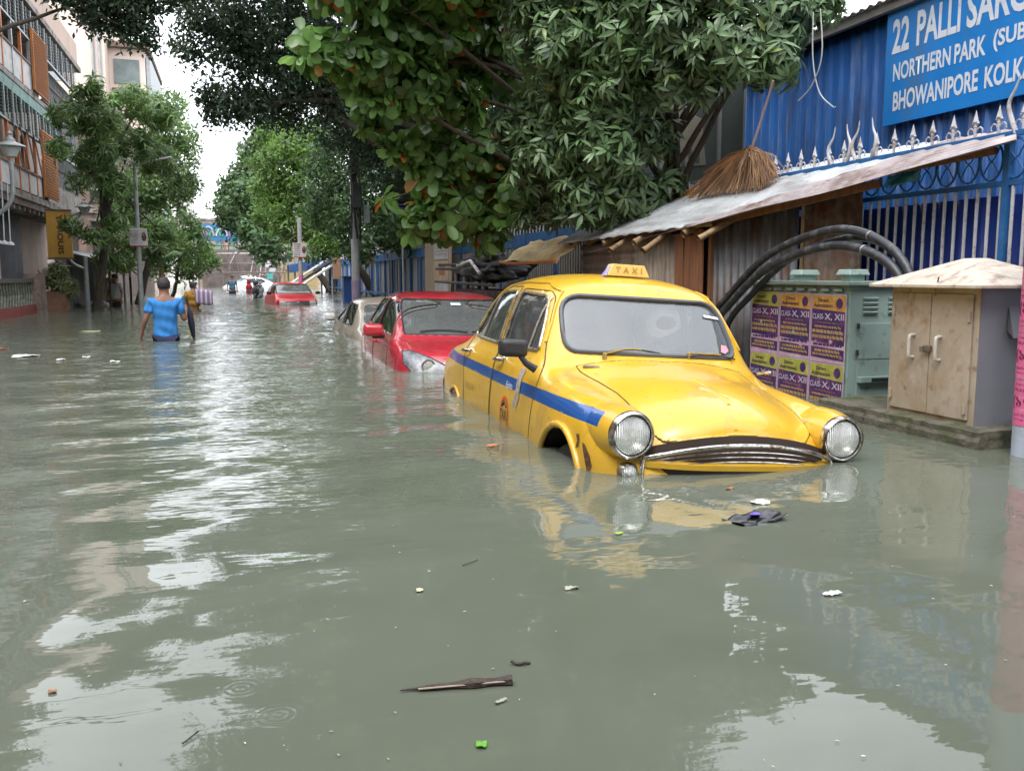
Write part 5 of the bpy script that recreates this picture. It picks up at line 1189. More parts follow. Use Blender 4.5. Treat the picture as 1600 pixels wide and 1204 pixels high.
# pale tower block and others
tb = empty('pale_tower_block', (-12, 74, -.6), 0, 'tall pale pink apartment tower rising behind the left street trees', 'building')
def TBf(mb, nm, m_): return W(mb.build(nm, m_, tb), tb)
M_PALE = pm('pale_pink_render', (.62, .50, .44), .85, var=.06, vs=.3, dirt=[((.45, .36, .32), .2, .6, (1, 1, .3))])
TBf(MB().b2(-22, -7.6, 66, 80, -.6, 24), 'wall', M_PALE)
TBf(MB().b2(-7.6, -5.3, 68, 80, -.6, 16.2), 'wall', M_PALE); TBf(MB().b2(-7.7, -5.0, 67.4, 80, 16.2, 16.55), 'roof_slab', M_BRN)
TBf(MB().b2(-7.3, -5.7, 67.9, 67.99, 13.9, 15.5), 'window', pm('tower_window', (.12, .15, .15), .5, var=.5, vs=1)); TBf(MB().b2(-7.45, -5.55, 67.85, 67.95, 13.45, 13.6), 'sill', M_BRN)
TBf(MB().b2(-5.25, -5.0, 68, 79, 11.5, 15.8), 'balcony_side', M_GREYM)
for x in (-13.9, -13.2, -8.3, -7.9): TBf(MB().tube([(x, 65.9, -.5), (x, 65.9, 24)], .09, 6), 'drain_pipe', M_GREYM)
for k in range(6):
    z = 6 + k * 2.7
    TBf(MB().tube([(-14.4, 65.85, z), (-12.4, 65.85, z)], .06, 5), 'pipe_branch', M_BRN)
    TBf(MB().b2(-11.3, -10.2, 65.94, 66.0, z - .6, z + .9), 'window', M_GREYM)
def far_block(nm, lb, x0, x1, y0, y1, z1, m_, rows, cols, seed=1):
    r_ = empty(nm, ((x0 + x1) / 2, (y0 + y1) / 2, -.6), 0, lb, 'building'); rg = random.Random(seed)
    W(MB().b2(x0, x1, y0, y1, -.6, z1).build('wall', m_, r_), r_); W(MB().b2(x0 - .2, x1 + .2, y0 - .2, y1 + .2, z1, z1 + .25).build('roof_slab', M_SLAB, r_), r_)
    for i in range(rows):
        for j in range(cols):
            cx = x0 + (x1 - x0) * (j + .5) / cols; cz = 1.5 + (z1 - 1.5) * (i + .5) / rows
            if y0 > 0: o = W(MB().b2(cx - (x1 - x0) / cols * .28, cx + (x1 - x0) / cols * .28, y0 - .05, y0 - .002, cz - .7, cz + .7).build('window', M_DKR if rg.random() < .7 else M_TEAL, r_), r_); MBs = MB().b2(cx - (x1 - x0) / cols * .34, cx + (x1 - x0) / cols * .34, y0 - .3, y0 - .06, cz + .75, cz + .85); W(MBs.build('sunshade', M_SLAB, r_), r_)
        zz = 1.5 + (z1 - 1.5) * (i + .03) / rows; W(MB().b2(x0 - .25, x1 + .35, y0 - .12, y0, zz - .08, zz + .08).build('string_course', M_SLAB, r_), r_)
    return r_
far_block('far_house', 'white far apartment house showing over the low trees beyond the tower', -16, -4.6, 112, 126, 12.2, pm('white_render', (.62, .60, .56), .85, var=.08), 4, 6, 2)
far_block('far_house', 'greyish house with dark windows behind the slender street tree', -9, -4.9, 44, 62, 8.2, M_BRN, 3, 3, 3)
far_block('far_house', 'brown facade closing the street behind the painted gate', -10, 12, 132, 140, 8.5, M_PINKW, 3, 12, 4)
far_block('far_house', 'small yellow house beyond the gate under the right-hand trees', 4.6, 8.0, 92, 98, 4.6, pm('yellow_render', (.34, .26, .12), .85, var=.1), 1, 3, 5)
far_block('unseen_house', 'ochre house added out of view left of the photographer to block sky light', -14, -6.6, -14, 12.5, 8.5, M_PINKW, 3, 3, 6)  # this house and the next are unseen, added to close off open sky
far_block('unseen_house', 'brown house added out of view behind the photographer to block sky light', -8, 12, -30, -22, 9.5, M_BRN, 3, 6, 7)
# stalls on the left pavement
st_ = empty('street_stall', (-4.3, 33, -.6), 0, 'dim street stall with a striped awning on posts, left of the lamp pole', 'stall')
for k in range(8):
    W(MB().tube([(-3.6 - .12 * (k % 2), 29.6 + k * .95, -.6), (-3.6 - .12 * (k % 2), 29.6 + k * .95, 1.35 + .05 * (k % 3))], .035, 6).build('post', M_DKR if k % 3 == 0 else M_GREYM, st_, True), st_)
W(corr('awning', M_GREYM, (-5.0, 29.2, 1.75), (1.6, 0, -.42), (0, 1, 0), 0, 8.2, lambda v: (0, 1.65), .3, .03, st_), st_)
W(MB().b2(-5.0, -4.7, 29.2, 37.5, -.6, 1.6).build('back_panel', pm('stall_grey', (.14, .13, .13), .9, var=.7, vs=2.5, stretch=(1, 1, .3)), st_), st_)
W(MB().b2(-4.6, -3.9, 30.4, 31.6, .1, .17).build('counter', M_GREYM, st_), st_); W(MB().b2(-4.5, -3.9, 33.6, 34.4, .1, .9).build('hanging_cloth', pm('cloth_tan', (.42, .33, .22), .9), st_), st_)
# scalloped stripe edge
sc_ = MB()
for k in range(9): sc_.box((-3.42, 29.5 + k * .5, 1.28), (.02, .25, .14))
W(sc_.build('awning_fringe', M_LAT, st_), st_); st_.children[-1]['kind'] = 'stuff'

# ---------------- poles, lamps, boards ----------------
M_POLE = pm('galvanised_pole', (.33, .35, .35), .5, .4, var=.15, vs=6); M_CP = pm('concrete_pole_mat', (.36, .35, .35), .85, var=.15, vs=4)
def face_ad(root, c, w_, h, mode=0):
    b = MB().box(c, (w_, .04, h)).build('board', M_LAT, root, False, .006)
    MB().box((c[0], c[1] - .022, c[2] - h / 2 + .02), (w_, .01, .03)).build('red_strip', pm('strip_red', (.35, .08, .06), .6), b)
    # portrait at the right, faint text at the left
    hd = MB(); M_ = frame((c[0] + w_ * .30, c[1] - .024, c[2] + .02), (1, 0, 0), (0, 0, 1))
    hd.lathe([(.0005, .004), (w_ * .13, .002), (w_ * .14, 0)], M_ @ Matrix.Diagonal((1, 1.9, 1, 1)), 14, False); hd.build('portrait_hair', pm('portrait_dark', (.09, .04, .04), .7), b)
    MB().lathe([(.0005, .006), (w_ * .055, .005)], M_ @ Matrix.Translation((-.01, h * .12, 0)) @ Matrix.Diagonal((1, 1.3, 1, 1)), 12, False).build('portrait_face', pm('portrait_skin', (.30, .16, .11), .7), b)
    for k in range(6): MB().box((c[0] - w_ * .2, c[1] - .023, c[2] + h * (.36 - .13 * k)), (w_ * (.42 if k % 2 else .5), .004, h * .035)).build('text_line', pm('ad_text', (.28, .26, .28), .7), b)
lp = empty('lamp_pole', (-2.52, 27.2, 0), 0, 'tall slim lamp pole with a thin side arm and a white portrait board', 'lamp pole')
MB().tube([(0, 0, -.6), (0, 0, 4.05)], [.075, .05], 12).build('pole', M_POLE, lp, True); MB().tube([(0, 0, 3.95), (.3, 0, 4.08), (.86, 0, 4.22)], .022, 8).build('arm', M_POLE, lp, True)
MB().box((.80, 0, 4.21), (.36, .1, .05), Euler((0, R(-12), 0))).build('lamp_head', M_LAT, lp, False, .015); face_ad(lp, (.02, -.09, 2.02), .46, .50)
p2 = empty('board_pole', (2.27, 33, 0), 0, 'short pole with a white portrait board above the far red car', 'pole')
MB().tube([(0, 0, -.6), (0, 0, 3.0)], .075, 12).build('pole', M_CP, p2, True); face_ad(p2, (-.02, -.1, 1.86), .48, .52); MB().tube([(0, 0, .62), (0, 0, 1.0)], .085, 12).build('pink_paper', pm('pink_wrap', (.5, .16, .3), .7), p2, True)
MB().lathe([(.02, 0), (.07, .03), (.05, .12)], Matrix.Translation((0, 0, 2.5)), 10).build('clamp', M_POLE, p2, True)
cp = empty('concrete_pole', (3.32, 26, 0), 0, 'tall straight concrete power pole hung with cable coils beside the blue box', 'pole')
MB().tube([(0, 0, -.6), (0, 0, 6.0)], [.125, .10], 10).build('pole', M_CP, cp, True); MB().tube([(0, 0, -.5), (0, 0, .85)], .13, 10, False).build('purple_paint', pm('purple_paint_band', (.32, .24, .34), .8), cp, True)
MB().tube([(0, -.1, 5.4), (-.9, -.2, 5.72), (-1.9, -.3, 5.68)], .025, 6).build('arm', M_POLE, cp, True)
m_ = MB()
for k in range(14): m_.tube([(.0 + .14 * math.cos(k), -.12 + .12 * math.sin(k), 2.0 + (k % 5) * .3), (.15 * math.cos(k * 2.1), -.15, 3.0 + (k % 3) * .3), (.12 * math.cos(k), -.12, 4.4)], .03, 5)
m_.build('cable_bundle', M_RUB, cp, True); MB().box((.05, -.2, 3.2), (.26, .2, .7)).build('junction_box', M_BLACK, cp, False, .02); MB().box((.34, -.1, 2.7), (.16, .16, .5)).build('junction_box', M_GREYM, cp, False, .02)
def classic_lamp(root, c, s_):
    M_ = Matrix.Translation(c)
    h = MB().lathe([(.05 * s_, -.16 * s_), (.10 * s_, -.14 * s_), (.17 * s_, .02 * s_), (.19 * s_, .06 * s_)], M_, 20).build('lamp_glass', pm('frosted_glass', (.50, .53, .52), .35), root, True)
    MB().lathe([(.29 * s_, .05 * s_), (.27 * s_, .075 * s_), (.16 * s_, .12 * s_), (.10 * s_, .15 * s_), (.10 * s_, .19 * s_), (.05 * s_, .22 * s_), (.03 * s_, .27 * s_), (.05 * s_, .30 * s_), (.0005, .36 * s_)], M_, 20).build('lamp_cap', M_POLE, h, True)
l1 = empty('classic_lamp', (-4.35, 20, 0), 0, 'old-style lantern street lamp on a curled arm at the left edge', 'street lamp')
MB().tube(catmull([(-.9, 0, 1.7), (-.6, 0, 1.95), (-.12, 0, 2.12), (.16, 0, 2.35), (.26, 0, 2.65), (.26, 0, 3.2)], 5), .045, 8).build('arm', M_POLE, l1, True); MB().tube([(-.9, 0, -.6), (-.9, 0, 2.5)], .06, 10).build('pole', M_POLE, l1, True)
classic_lamp(l1, (.26, 0, 3.42), 1.0)
l2 = empty('classic_lamp', (-3.95, 27.6, 0), 0, 'twin lantern street lamp half hidden by the slender leaning tree', 'street lamp')
MB().tube([(0, 0, -.6), (0, 0, 1.5)], .06, 8).build('pole', M_POLE, l2, True); MB().tube(catmull([(0, 0, 1.15), (-.35, 0, 1.35), (-.5, 0, 1.8), (-.42, 0, 2.5), (-.05, 0, 2.7)], 5), .035, 8).build('arm', M_POLE, l2, True)
MB().tube(catmull([(-.45, 0, 2.3), (-.1, 0, 2.6), (.32, 0, 3.15)], 5), .03, 8).build('arm', M_POLE, l2, True); classic_lamp(l2, (.05, 0, 2.80), .9); classic_lamp(l2, (.38, 0, 3.25), .95)
# festoon of tiny lights
f = MB()
rg = random.Random(2)
for a, b in (((-4.9, 21.8, 2.2), (-4.3, 20.5, 1.7)),):
    pass
# wires
def wire(a, b, sag, label, r=.009, n=18, cat='cable'):
    a, b = Vector(a), Vector(b); pts = [a.lerp(b, k / n) - Vector((0, 0, sag * 4 * (k / n) * (1 - k / n))) for k in range(n + 1)]
    o = MB().tube(pts, r, 5).build('overhead_cable', M_RUB, None, True); tag(o, label, cat, 'bundle of overhead cables from the concrete pole to the upper right')
for i in range(7):
    wire((3.25 + .04 * i, 25.9, 4.3 + .10 * i), (5.0 + .16 * i, 6.4 + .2 * i, 5.6 + .10 * i), .55 + .18 * ((i * 5) % 4), 'black overhead cable sagging through the trees from the concrete pole', .012)
o = MB().tube([(Vector((-5.0, 70, 9.5))).lerp(Vector((3.32, 25.9, 4.6)), k / 12) - Vector((0, 0, 3.2 * (k / 12) * (1 - k / 12))) for k in range(13)], .02, 4).build('overhead_cable', M_RUB, None, True); tag(o, 'lone overhead cable crossing the road far down the street', 'cable')

# ---------------- far right-hand fence and what stands along it ----------------
ff = empty('long_fence', (5.2, 30, -.6), 0, 'long blue street fence with pale spikes running away under the trees', 'fence')
def FF(mb, nm, m_, sm=False): return W(mb.build(nm, m_, ff, sm), ff)
FF(MB().b2(5.18, 5.24, 8.7, 54, 1.50, 1.74), 'top_band', M_FBLUE); FF(MB().b2(5.18, 5.22, 8.7, 54, .28, .36), 'bottom_rail', M_FBLUE); FF(MB().b2(5.1, 5.35, 8.7, 54, -.6, .10), 'footing', M_CONC)
g = MB(); y = 8.8
while y < 22: g.tube([(5.2, y, .1), (5.2, y, 1.55)], .014, 5, False); y += .115
o = FF(g, 'thin_bars', pm('bar_greybeige', (.30, .27, .25), .7, var=.2)); o['kind'] = 'stuff'
g = MB(); y = 8.8; rg = random.Random(4)
while y < 53: g.tube([(5.21, y, 1.74), (5.21 + rg.uniform(-.01, .01), y + rg.uniform(-.03, .03), 2.0), (5.21, y + rg.uniform(-.04, .04), 2.08)], [.014, .016, .002], 5); y += .19
o = FF(g, 'spikes', M_WHT); o['kind'] = 'stuff'
for k in range(27):
    y = 9.4 + k * 1.65; FF(MB().box((5.2, y, .75), (.06, .08, 2.0)), 'post', M_FBLUE)
for k in range(24):
    y = 22.6 + k * 1.3; FF(MB().b2(5.26, 5.28, y, y + 1.05, .2, 1.5), 'pale_panel', pm('pale_infill', (.34, .34, .36), .8, var=.15, vs=1))
for k in range(30):
    y = 22.4 + k * 1.02; FF(MB().box((5.22, y, .85), (.03, .04, 1.3)), 'bar', M_FBLUE)
nb = empty('notice_board', (4.75, 21.8, -.6), 0, 'tall tan board with a red-figured poster standing against the long fence', 'board')
def NB(mb, nm, m_): return W(mb.build(nm, m_, nb), nb)
NB(MB().b2(4.78, 4.84, 20.5, 23.3, -.6, 1.80), 'panel', pm('tan_board', (.38, .29, .20), .8, var=.12)); NB(MB().b2(4.765, 4.779, 20.6, 22.1, 1.36, 1.78), 'white_paper', M_LAT); NB(MB().b2(4.765, 4.779, 20.6, 22.0, .45, .80), 'white_paper', M_LAT)
NB(MB().b2(4.765, 4.779, 20.6, 22.1, .86, 1.32), 'cream_paper', pm('cream_paper', (.52, .38, .26), .8)); NB(MB().b2(4.76, 4.764, 20.9, 21.5, .98, 1.24), 'red_print', pm('faded_red_print', (.42, .17, .12), .8))
for k in range(3): NB(MB().b2(4.76, 4.764, 20.8, 21.9, 1.47 + .08 * k, 1.49 + .08 * k), 'print_line', M_GREYM)
# handcart with bundles under dark tarpaulin
hc = empty('handcart', (4.45, 16, -.6), 0, 'loaded handcart under a black tarpaulin heap, against the fence behind the red car', 'cart')
def HCf(mb, nm, m_, sm=False): return W(mb.build(nm, m_, hc, sm), hc)
tp = crown  # noqa
bm = bmesh.new(); bmesh.ops.create_icosphere(bm, subdivisions=5, radius=1)
for v in bm.verts:
    p = v.co.copy(); a_ = .12 * math.sin(p.x * 7 + p.y * 5) + .10 * math.sin(p.y * 11 + p.z * 6 + 1) + .06 * math.sin(p.x * 17 + p.z * 13) + .035 * math.sin(p.y * 29 + p.x * 9)
    v.co = Vector((4.5, 15.9, 1.10)) + Vector((p.x * .40, p.y * 1.85, p.z * (.27 if p.z > 0 else .22))) * (1 + a_)
me = bpy.data.meshes.new('tarpaulin'); bm.to_mesh(me); bm.free(); W(link('tarpaulin', me, pm('black_tarpaulin', (.02, .022, .026), .32, var=.5, vs=5, bump=.5, bs=6), hc, True), hc)
for k in range(9):
    y = 15.6 + k * .36; HCf(MB().tube([(4.25 + .1 * (k % 2), y, -.5), (4.3 + .07 * (k % 3), y + .12 * ((k % 3) - 1), 1.05)], .035, 6), 'leg', pm('pinkish_rod', (.30, .22, .24), .6) if k % 2 else M_DKR, True)
for z, dy in ((1.12, 0), (.85, .1), (1.2, -.3)): HCf(MB().tube([(4.12, 18.9 + dy, z), (4.2, 14.6 + dy, z - .04)], .028, 6), 'side_bar', M_BLACK, True)
for y in (17.2, 15.0):
    wl_ = MB().tube([Vector((4.13, y, .30)) + Vector((0, math.cos(t) * .36, math.sin(t) * .36)) for t in np.linspace(0, 2 * PI, 28, endpoint=False)], .025, 6, closed=True)
    for k in range(10): wl_.tube([(4.13, y, .30), (4.13, y + .35 * math.cos(k * PI / 5), .30 + .35 * math.sin(k * PI / 5))], .006, 4)
    HCf(wl_, 'wheel', M_RUB, True)
HCf(MB().tube([(4.1, 16.9, 1.16), (4.1, 15.9, 1.24), (4.08, 15.2, 1.02)], .03, 6), 'white_tube', M_LAT, True)
HCf(MB().b2(4.2, 4.9, 14.0, 17.4, -.3, .72), 'cargo_box', pm('dim_maroon', (.05, .03, .03), .9, var=.6, vs=3), False)
# blue box, boards on poles
bb = empty('roadside_box', (4.0, 33.2, -.6), 0, 'upright deep blue roadside box beside the straight concrete pole', 'box'); MB().box((0, 0, .75), (.45, .6, 1.5)).build('body', pm('box_blue', (.02, .07, .25), .5, var=.2), bb, False, .01); MB().box((0, 0, 1.53), (.52, .68, .06)).build('lid', M_FBLUE, bb, False, .01); MB().box((0, -.31, .75), (.36, .02, 1.2)).build('door', pm('box_blue2', (.025, .09, .30), .5), bb)
b3 = empty('blue_crate', (4.55, 25.6, -.6), 0, 'small bright blue crate on the pavement behind the sunken beige car', 'crate'); MB().box((0, 0, .62), (.3, .75, .95)).build('body', pm('crate_blue', (.02, .08, .42), .5), b3, False, .02); MB().box((-.16, .1, .65), (.02, .22, .5)).build('tan_tag', M_BAMB, b3)
sg_ = empty('street_name_plate', (4.6, 25.4, -.6), 0, 'dark blue street plate on a pole under the almond leaves', 'sign'); MB().tube([(0, .1, 0), (0, .1, 3.7)], .03, 6).build('pole', M_POLE, sg_, True); MB().box((-.05, 0, 3.35), (.5, .03, .62), Euler((0, 0, R(25)))).build('plate', pm('plate_navy', (.02, .04, .20), .5), sg_)
for k in range(5): MB().box((-.06, -.03, 3.15 + .1 * k), (.34, .012, .025), Euler((0, 0, R(25)))).build('text_line', M_LAT, sg_)
wb = tag(MB().box((4.3, 30.5, 1.52), (.42, .04, .38)).build('hung_board', pm('board_buff', (.42, .33, .20), .8), None), 'small buff board hanging under the leaves right of the concrete pole', 'board')
wb2 = tag(MB().box((4.3, 40, 1.45), (.36, .04, 1.25)).build('hung_board', pm('board_clay', (.36, .20, .13), .8), None), 'narrow clay-coloured board on the fence left of the concrete pole', 'board')
# hoarding panel behind the whorled tree: pale domed building picture
ho = empty('hoarding', (5.9, 11.2, 0), 0, 'grey framed hoarding picturing a pale domed building, behind the broom', 'hoarding')
def HO(mb, nm, m_): return W(mb.build(nm, m_, ho), ho)
M_HG = pm('hoarding_grey', (.085, .11, .11), .6, var=.2, vs=2); M_HC = pm('hoarding_cream', (.30, .29, .24), .6, var=.12, vs=3)
HO(MB().b2(5.9, 5.93, 9.75, 12.6, 1.2, 3.9), 'panel', M_HG)
def pan(poly, x): return MB().prism(poly, lambda p: Vector((x, p[0], p[1])), lambda p: Vector((x + .004, p[0], p[1])))
HO(pan([(11.95, 2.5), (11.95, 3.05), (11.8, 3.12), (11.75, 3.32), (11.6, 3.42), (11.35, 3.50), (11.15, 3.42), (11.05, 3.25), (11.0, 3.1), (10.75, 3.0), (10.7, 2.75), (10.62, 2.4)], 5.893), 'pictured_tower', M_HC)
HO(pan([(11.75, 3.20), (11.35, 3.34), (11.05, 3.22), (11.35, 3.29)], 5.888), 'pictured_pediment', M_HG)
for k in range(5): HO(pan([(10.78 + k * .2, 2.45), (10.88 + k * .2, 2.45), (10.88 + k * .2, 2.62), (10.83 + k * .2, 2.70), (10.78 + k * .2, 2.62)], 5.888), 'pictured_arch', M_HG)
for y in (10.27, 12.58): HO(MB().b2(5.86, 5.90, y - .02, y + .02, .5, 3.95), 'frame', M_GREYM)
HO(MB().b2(5.86, 5.90, 10.25, 12.6, 2.18, 2.22), 'frame', M_GREYM)
o = MB().b2(6.6, 6.8, 12.4, 70, -.6, 3.1).build('filler_wall', pm('dark_filler_wall', (.06, .065, .055), .9, var=.5, vs=1)); tag(o, 'dark filler wall added behind the long fence under the trees', 'wall')  # added wall, coloured dark, blocking bright sky gaps under the canopy
# thin hanging creeper stems by the broom
for i, pts in enumerate((((5.0, 7.15, 3.3), (5.0, 7.13, 2.9), (5.02, 7.05, 2.6), (5.05, 6.9, 2.45), (5.0, 6.78, 2.42)), ((5.0, 7.05, 3.3), (5.0, 7.0, 2.9), (4.98, 7.1, 2.66), (4.98, 7.3, 2.56)))):
    tag(MB().tube(catmull(pts, 5), .006, 5).build('hanging_stem', M_POLE, None, True), ['thin dry stem curling forward against the blue shed wall', 'thin dry stem hooking towards the broom handle'][i], 'stem')

# ---------------- gate and things at the far end ----------------
gt = empty('festival_gate', (.6, 85, -.6), 0, 'bamboo festival gate across the far road with a painted blue banner on top', 'gate')
def GT(mb, nm, m_, sm=False): return W(mb.build(nm, m_, gt, sm), gt)
M_GB = pm('bamboo_grey', (.20, .15, .13), .8, var=.3)
for x in (-3.0, -2.4, -1.0, -.4, 2.0, 2.6, 3.8, 4.4): GT(MB().tube([(x, 85, -.6), (x, 85, 4.2)], .07, 6), 'pole', M_GB, True)
for z in (1.2, 2.0, 2.9, 3.6): GT(MB().tube([(-3.1, 84.9, z), (4.5, 84.9, z + .05)], .06, 6), 'cross_pole', M_LAT if z in (2.9,) else M_GB, True)
rg = random.Random(6)
for k in range(22): x = rg.uniform(-3, 4.2); GT(MB().tube([(x, 84.95, rg.uniform(.2, 2)), (x + rg.uniform(-.8, .8), 84.95, rg.uniform(2.2, 4))], .04, 5), 'brace', M_GB if k % 3 else M_LAT, True)
GT(MB().b2(-3.6, 4.6, 85.02, 85.1, 4.0, 5.55), 'banner', pm('banner_blue', (.04, .20, .42), .6, var=.2))
bc_ = [('banner_teal', (.05, .35, .33)), ('banner_pink', (.45, .15, .35)), ('banner_grey', (.42, .42, .44)), ('banner_green', (.12, .35, .15)), ('banner_white', (.55, .55, .58))]
for k in range(14):
    cx = -3.2 + k * .56; nm, cc = bc_[k % 5]; m_ = pm(nm, cc, .6)
    GT(MB().tube([(cx + .45 * math.cos(t), 84.98, 4.45 + .5 * math.sin(t) * (1 + .3 * (k % 3))) for t in np.linspace(0, PI, 10)], .09, 6), 'painted_swirl', m_, True)
for k in range(6): GT(MB().box((3.1 + .25 * math.sin(k * 2), 84.9, .9 + k * .55), (.5, .05, .5), Euler((0, R(30 * k), 0))), 'painted_panel', pm(*bc_[(k * 2) % 5], .6))
GT(MB().b2(-2.9, 4.3, 90, 90.2, -.6, 3.4), 'inner_wall', pm('gate_dim', (.17, .14, .13), .9, var=.6, vs=.8))
bs = empty('tarpaulin_stall', (3.9, 50, -.6), 0, 'roadside stall roofed with blue tarpaulin and slanting pale poles behind the far red car', 'stall')
for (x, y) in ((3.0, 48), (4.9, 48), (3.0, 54), (4.9, 54)): MB().tube([(x - 3.9, y - 50, 0), (x - 3.9, y - 50, 2.5)], .05, 6).build('post', M_GREYM, bs, True)
MB().add([(-1.2, -2.4, 2.1), (1.2, -2.4, 2.6), (1.3, 4, 2.7), (-1.1, 4, 2.2), (-1.2, -2.45, 1.7), (1.2, -2.45, 2.1)], [(0, 1, 2, 3), (4, 5, 1, 0)]).build('tarpaulin', pm('tarp_blue', (.01, .05, .16), .45, var=.3, vs=2), bs)
for k in range(3): MB().tube([(-1.8 + .25 * k, -3 - k, .75), (.7 + .25 * k, -3 - k, 2.4)], .07, 6).build('slanting_pole', M_LAT if k != 1 else M_DKR, bs, True)
# ---------------- other cars ----------------
def gen_car(fx, rx, hw, H, nose_z, cowl, wst, wsb, tail, trunk=None, sill=.22, lean=.10):
    """generic body: fx nose x, rx tail x (axle 0), hw half width, H height; cowl=(x,z), wst=(x,z) windscreen top, wsb=(x,z) rear screen top, tail=(x,z) rear screen base, trunk=z of boot end or None"""
    S = []
    def sd(x, w=1.0, sh=.80): return [(x, hw * .93 * w, sill), (x, hw * .98 * w, .42), (x, hw * w, .62), (x, hw * .985 * w, sh)]
    cx, cz = cowl; tx, tz = wst; bx, bz = wsb; lx, lz = tail
    def top(x, z, w=1.0): return [(x, hw * .93 * w, z - .05), (x, hw * .86 * w, z - .02), (x, hw * .70 * w, z), (x, hw * .52 * w, z + .012), (x, hw * .28 * w, z + .022), (x, 0, z + .026)]
    S.append([(fx - .18, hw * .70, sill), (fx - .10, hw * .66, .26), (fx - .06, hw * .62, .29), (fx - .04, hw * .58, .31), (fx - .03, hw * .54, .32), (fx - .02, hw * .50, .33), (fx - .01, hw * .40, .34), (fx, hw * .30, .35), (fx, hw * .15, .35), (fx, 0, .35)])
    S.append([(fx - .28, hw * .86, sill), (fx - .20, hw * .88, .40), (fx - .16, hw * .86, .50), (fx - .14, hw * .82, .57), (fx - .12, hw * .76, .59), (fx - .10, hw * .68, .60), (fx - .07, hw * .54, .60), (fx - .04, hw * .38, .61), (fx - .02, hw * .2, .61), (fx - .02, 0, .61)])
    z = nose_z
    S.append([(fx - .42, hw * .92, sill), (fx - .36, hw * .955, .42), (fx - .34, hw * .95, .58), (fx - .32, hw * .92, z - .09), (fx - .30, hw * .86, z - .02), (fx - .27, hw * .76, z), (fx - .22, hw * .62, z + .005), (fx - .18, hw * .45, z + .01), (fx - .16, hw * .22, z + .015), (fx - .15, 0, z + .018)])
    for t in (.33, .7):
        x = fx - .35 + (cx - fx + .35) * t; zz = z + (cz - z) * (t ** .8); S.append(sd(x, 1, min(.80, zz - .12)) + top(x, zz))
    S.append(sd(cx, 1, cz - .16) + [(cx, hw * .955, cz - .07), (cx - .02, hw * .88, cz - .01), (cx - .02, hw * .76, cz), (cx, hw * .55, cz + .01), (cx + .05, hw * .3, cz + .018), (cx + .06, 0, cz + .02)])
    belt = cz - .02
    def cab(x, zt, w=1.0, rail=None, sx=0): 
        return sd(x, 1, belt - .12) + [(x, hw * .955, belt - .03), (x, hw * .91, belt + .03), (x + sx * .5, hw * (.80 * w), (zt - .06)), (x + sx, hw * .62 * w, zt - .018), (x + sx, hw * .32 * w, zt), (x + sx, 0, zt + .006)]
    mx_, mz = (cx + tx) / 2, (cz + tz) / 2
    S.append(sd(cx - .10, 1, belt - .12) + [(cx - .10, hw * .955, belt - .03), (cx - .12, hw * .90, belt + .03), (cx - .13, hw * .84, cz + .10), (cx - .08, hw * .6, cz + .10), (cx - .05, hw * .3, cz + .115), (cx - .04, 0, cz + .12)])
    S.append(cab(mx_ - .04, mz + .03, 1.03)); S.append(cab(tx, tz, .97)); S.append(cab(tx - .14, tz + .045, .97)); S.append(cab((tx + bx) / 2, H, .97)); S.append(cab(bx, bz, .92)); 
    S.append(sd(lx + .12, .99, belt - .12) + [(lx + .12, hw * .93, belt - .03), (lx + .12, hw * .88, belt + .02), (lx + .10, hw * .80, lz + .06), (lx + .06, hw * .6, lz + .09), (lx + .04, hw * .3, lz + .10), (lx + .03, 0, lz + .10)])
    S.append(sd(lx, .98, belt - .14) + [(lx, hw * .91, belt - .05), (lx, hw * .86, lz - .03), (lx - .02, hw * .74, lz - .01), (lx - .04, hw * .55, lz), (lx - .05, hw * .28, lz + .01), (lx - .05, 0, lz + .01)])
    if trunk: S.append(sd(rx + .30, .95, trunk - .16) + [(rx + .30, hw * .88, trunk - .06), (rx + .28, hw * .80, trunk - .01), (rx + .26, hw * .68, trunk), (rx + .25, hw * .5, trunk + .01), (rx + .24, hw * .26, trunk + .015), (rx + .24, 0, trunk + .015)])
    zz = (trunk or lz) - .12
    S.append([(rx + .12, hw * .84, sill), (rx + .06, hw * .88, .42), (rx + .04, hw * .88, .60), (rx + .04, hw * .86, zz - .12), (rx + .05, hw * .80, zz - .05), (rx + .05, hw * .74, zz - .03), (rx + .05, hw * .62, zz), (rx + .04, hw * .46, zz), (rx + .04, hw * .24, zz), (rx + .04, 0, zz)])
    S.append([(rx + .14, hw * .70, sill), (rx + .03, hw * .74, .40), (rx, hw * .74, .48), (rx, hw * .7, .52), (rx, hw * .66, .54), (rx, hw * .6, .54), (rx, hw * .5, .54), (rx, hw * .38, .54), (rx, hw * .2, .54), (rx, 0, .54)])
    return S
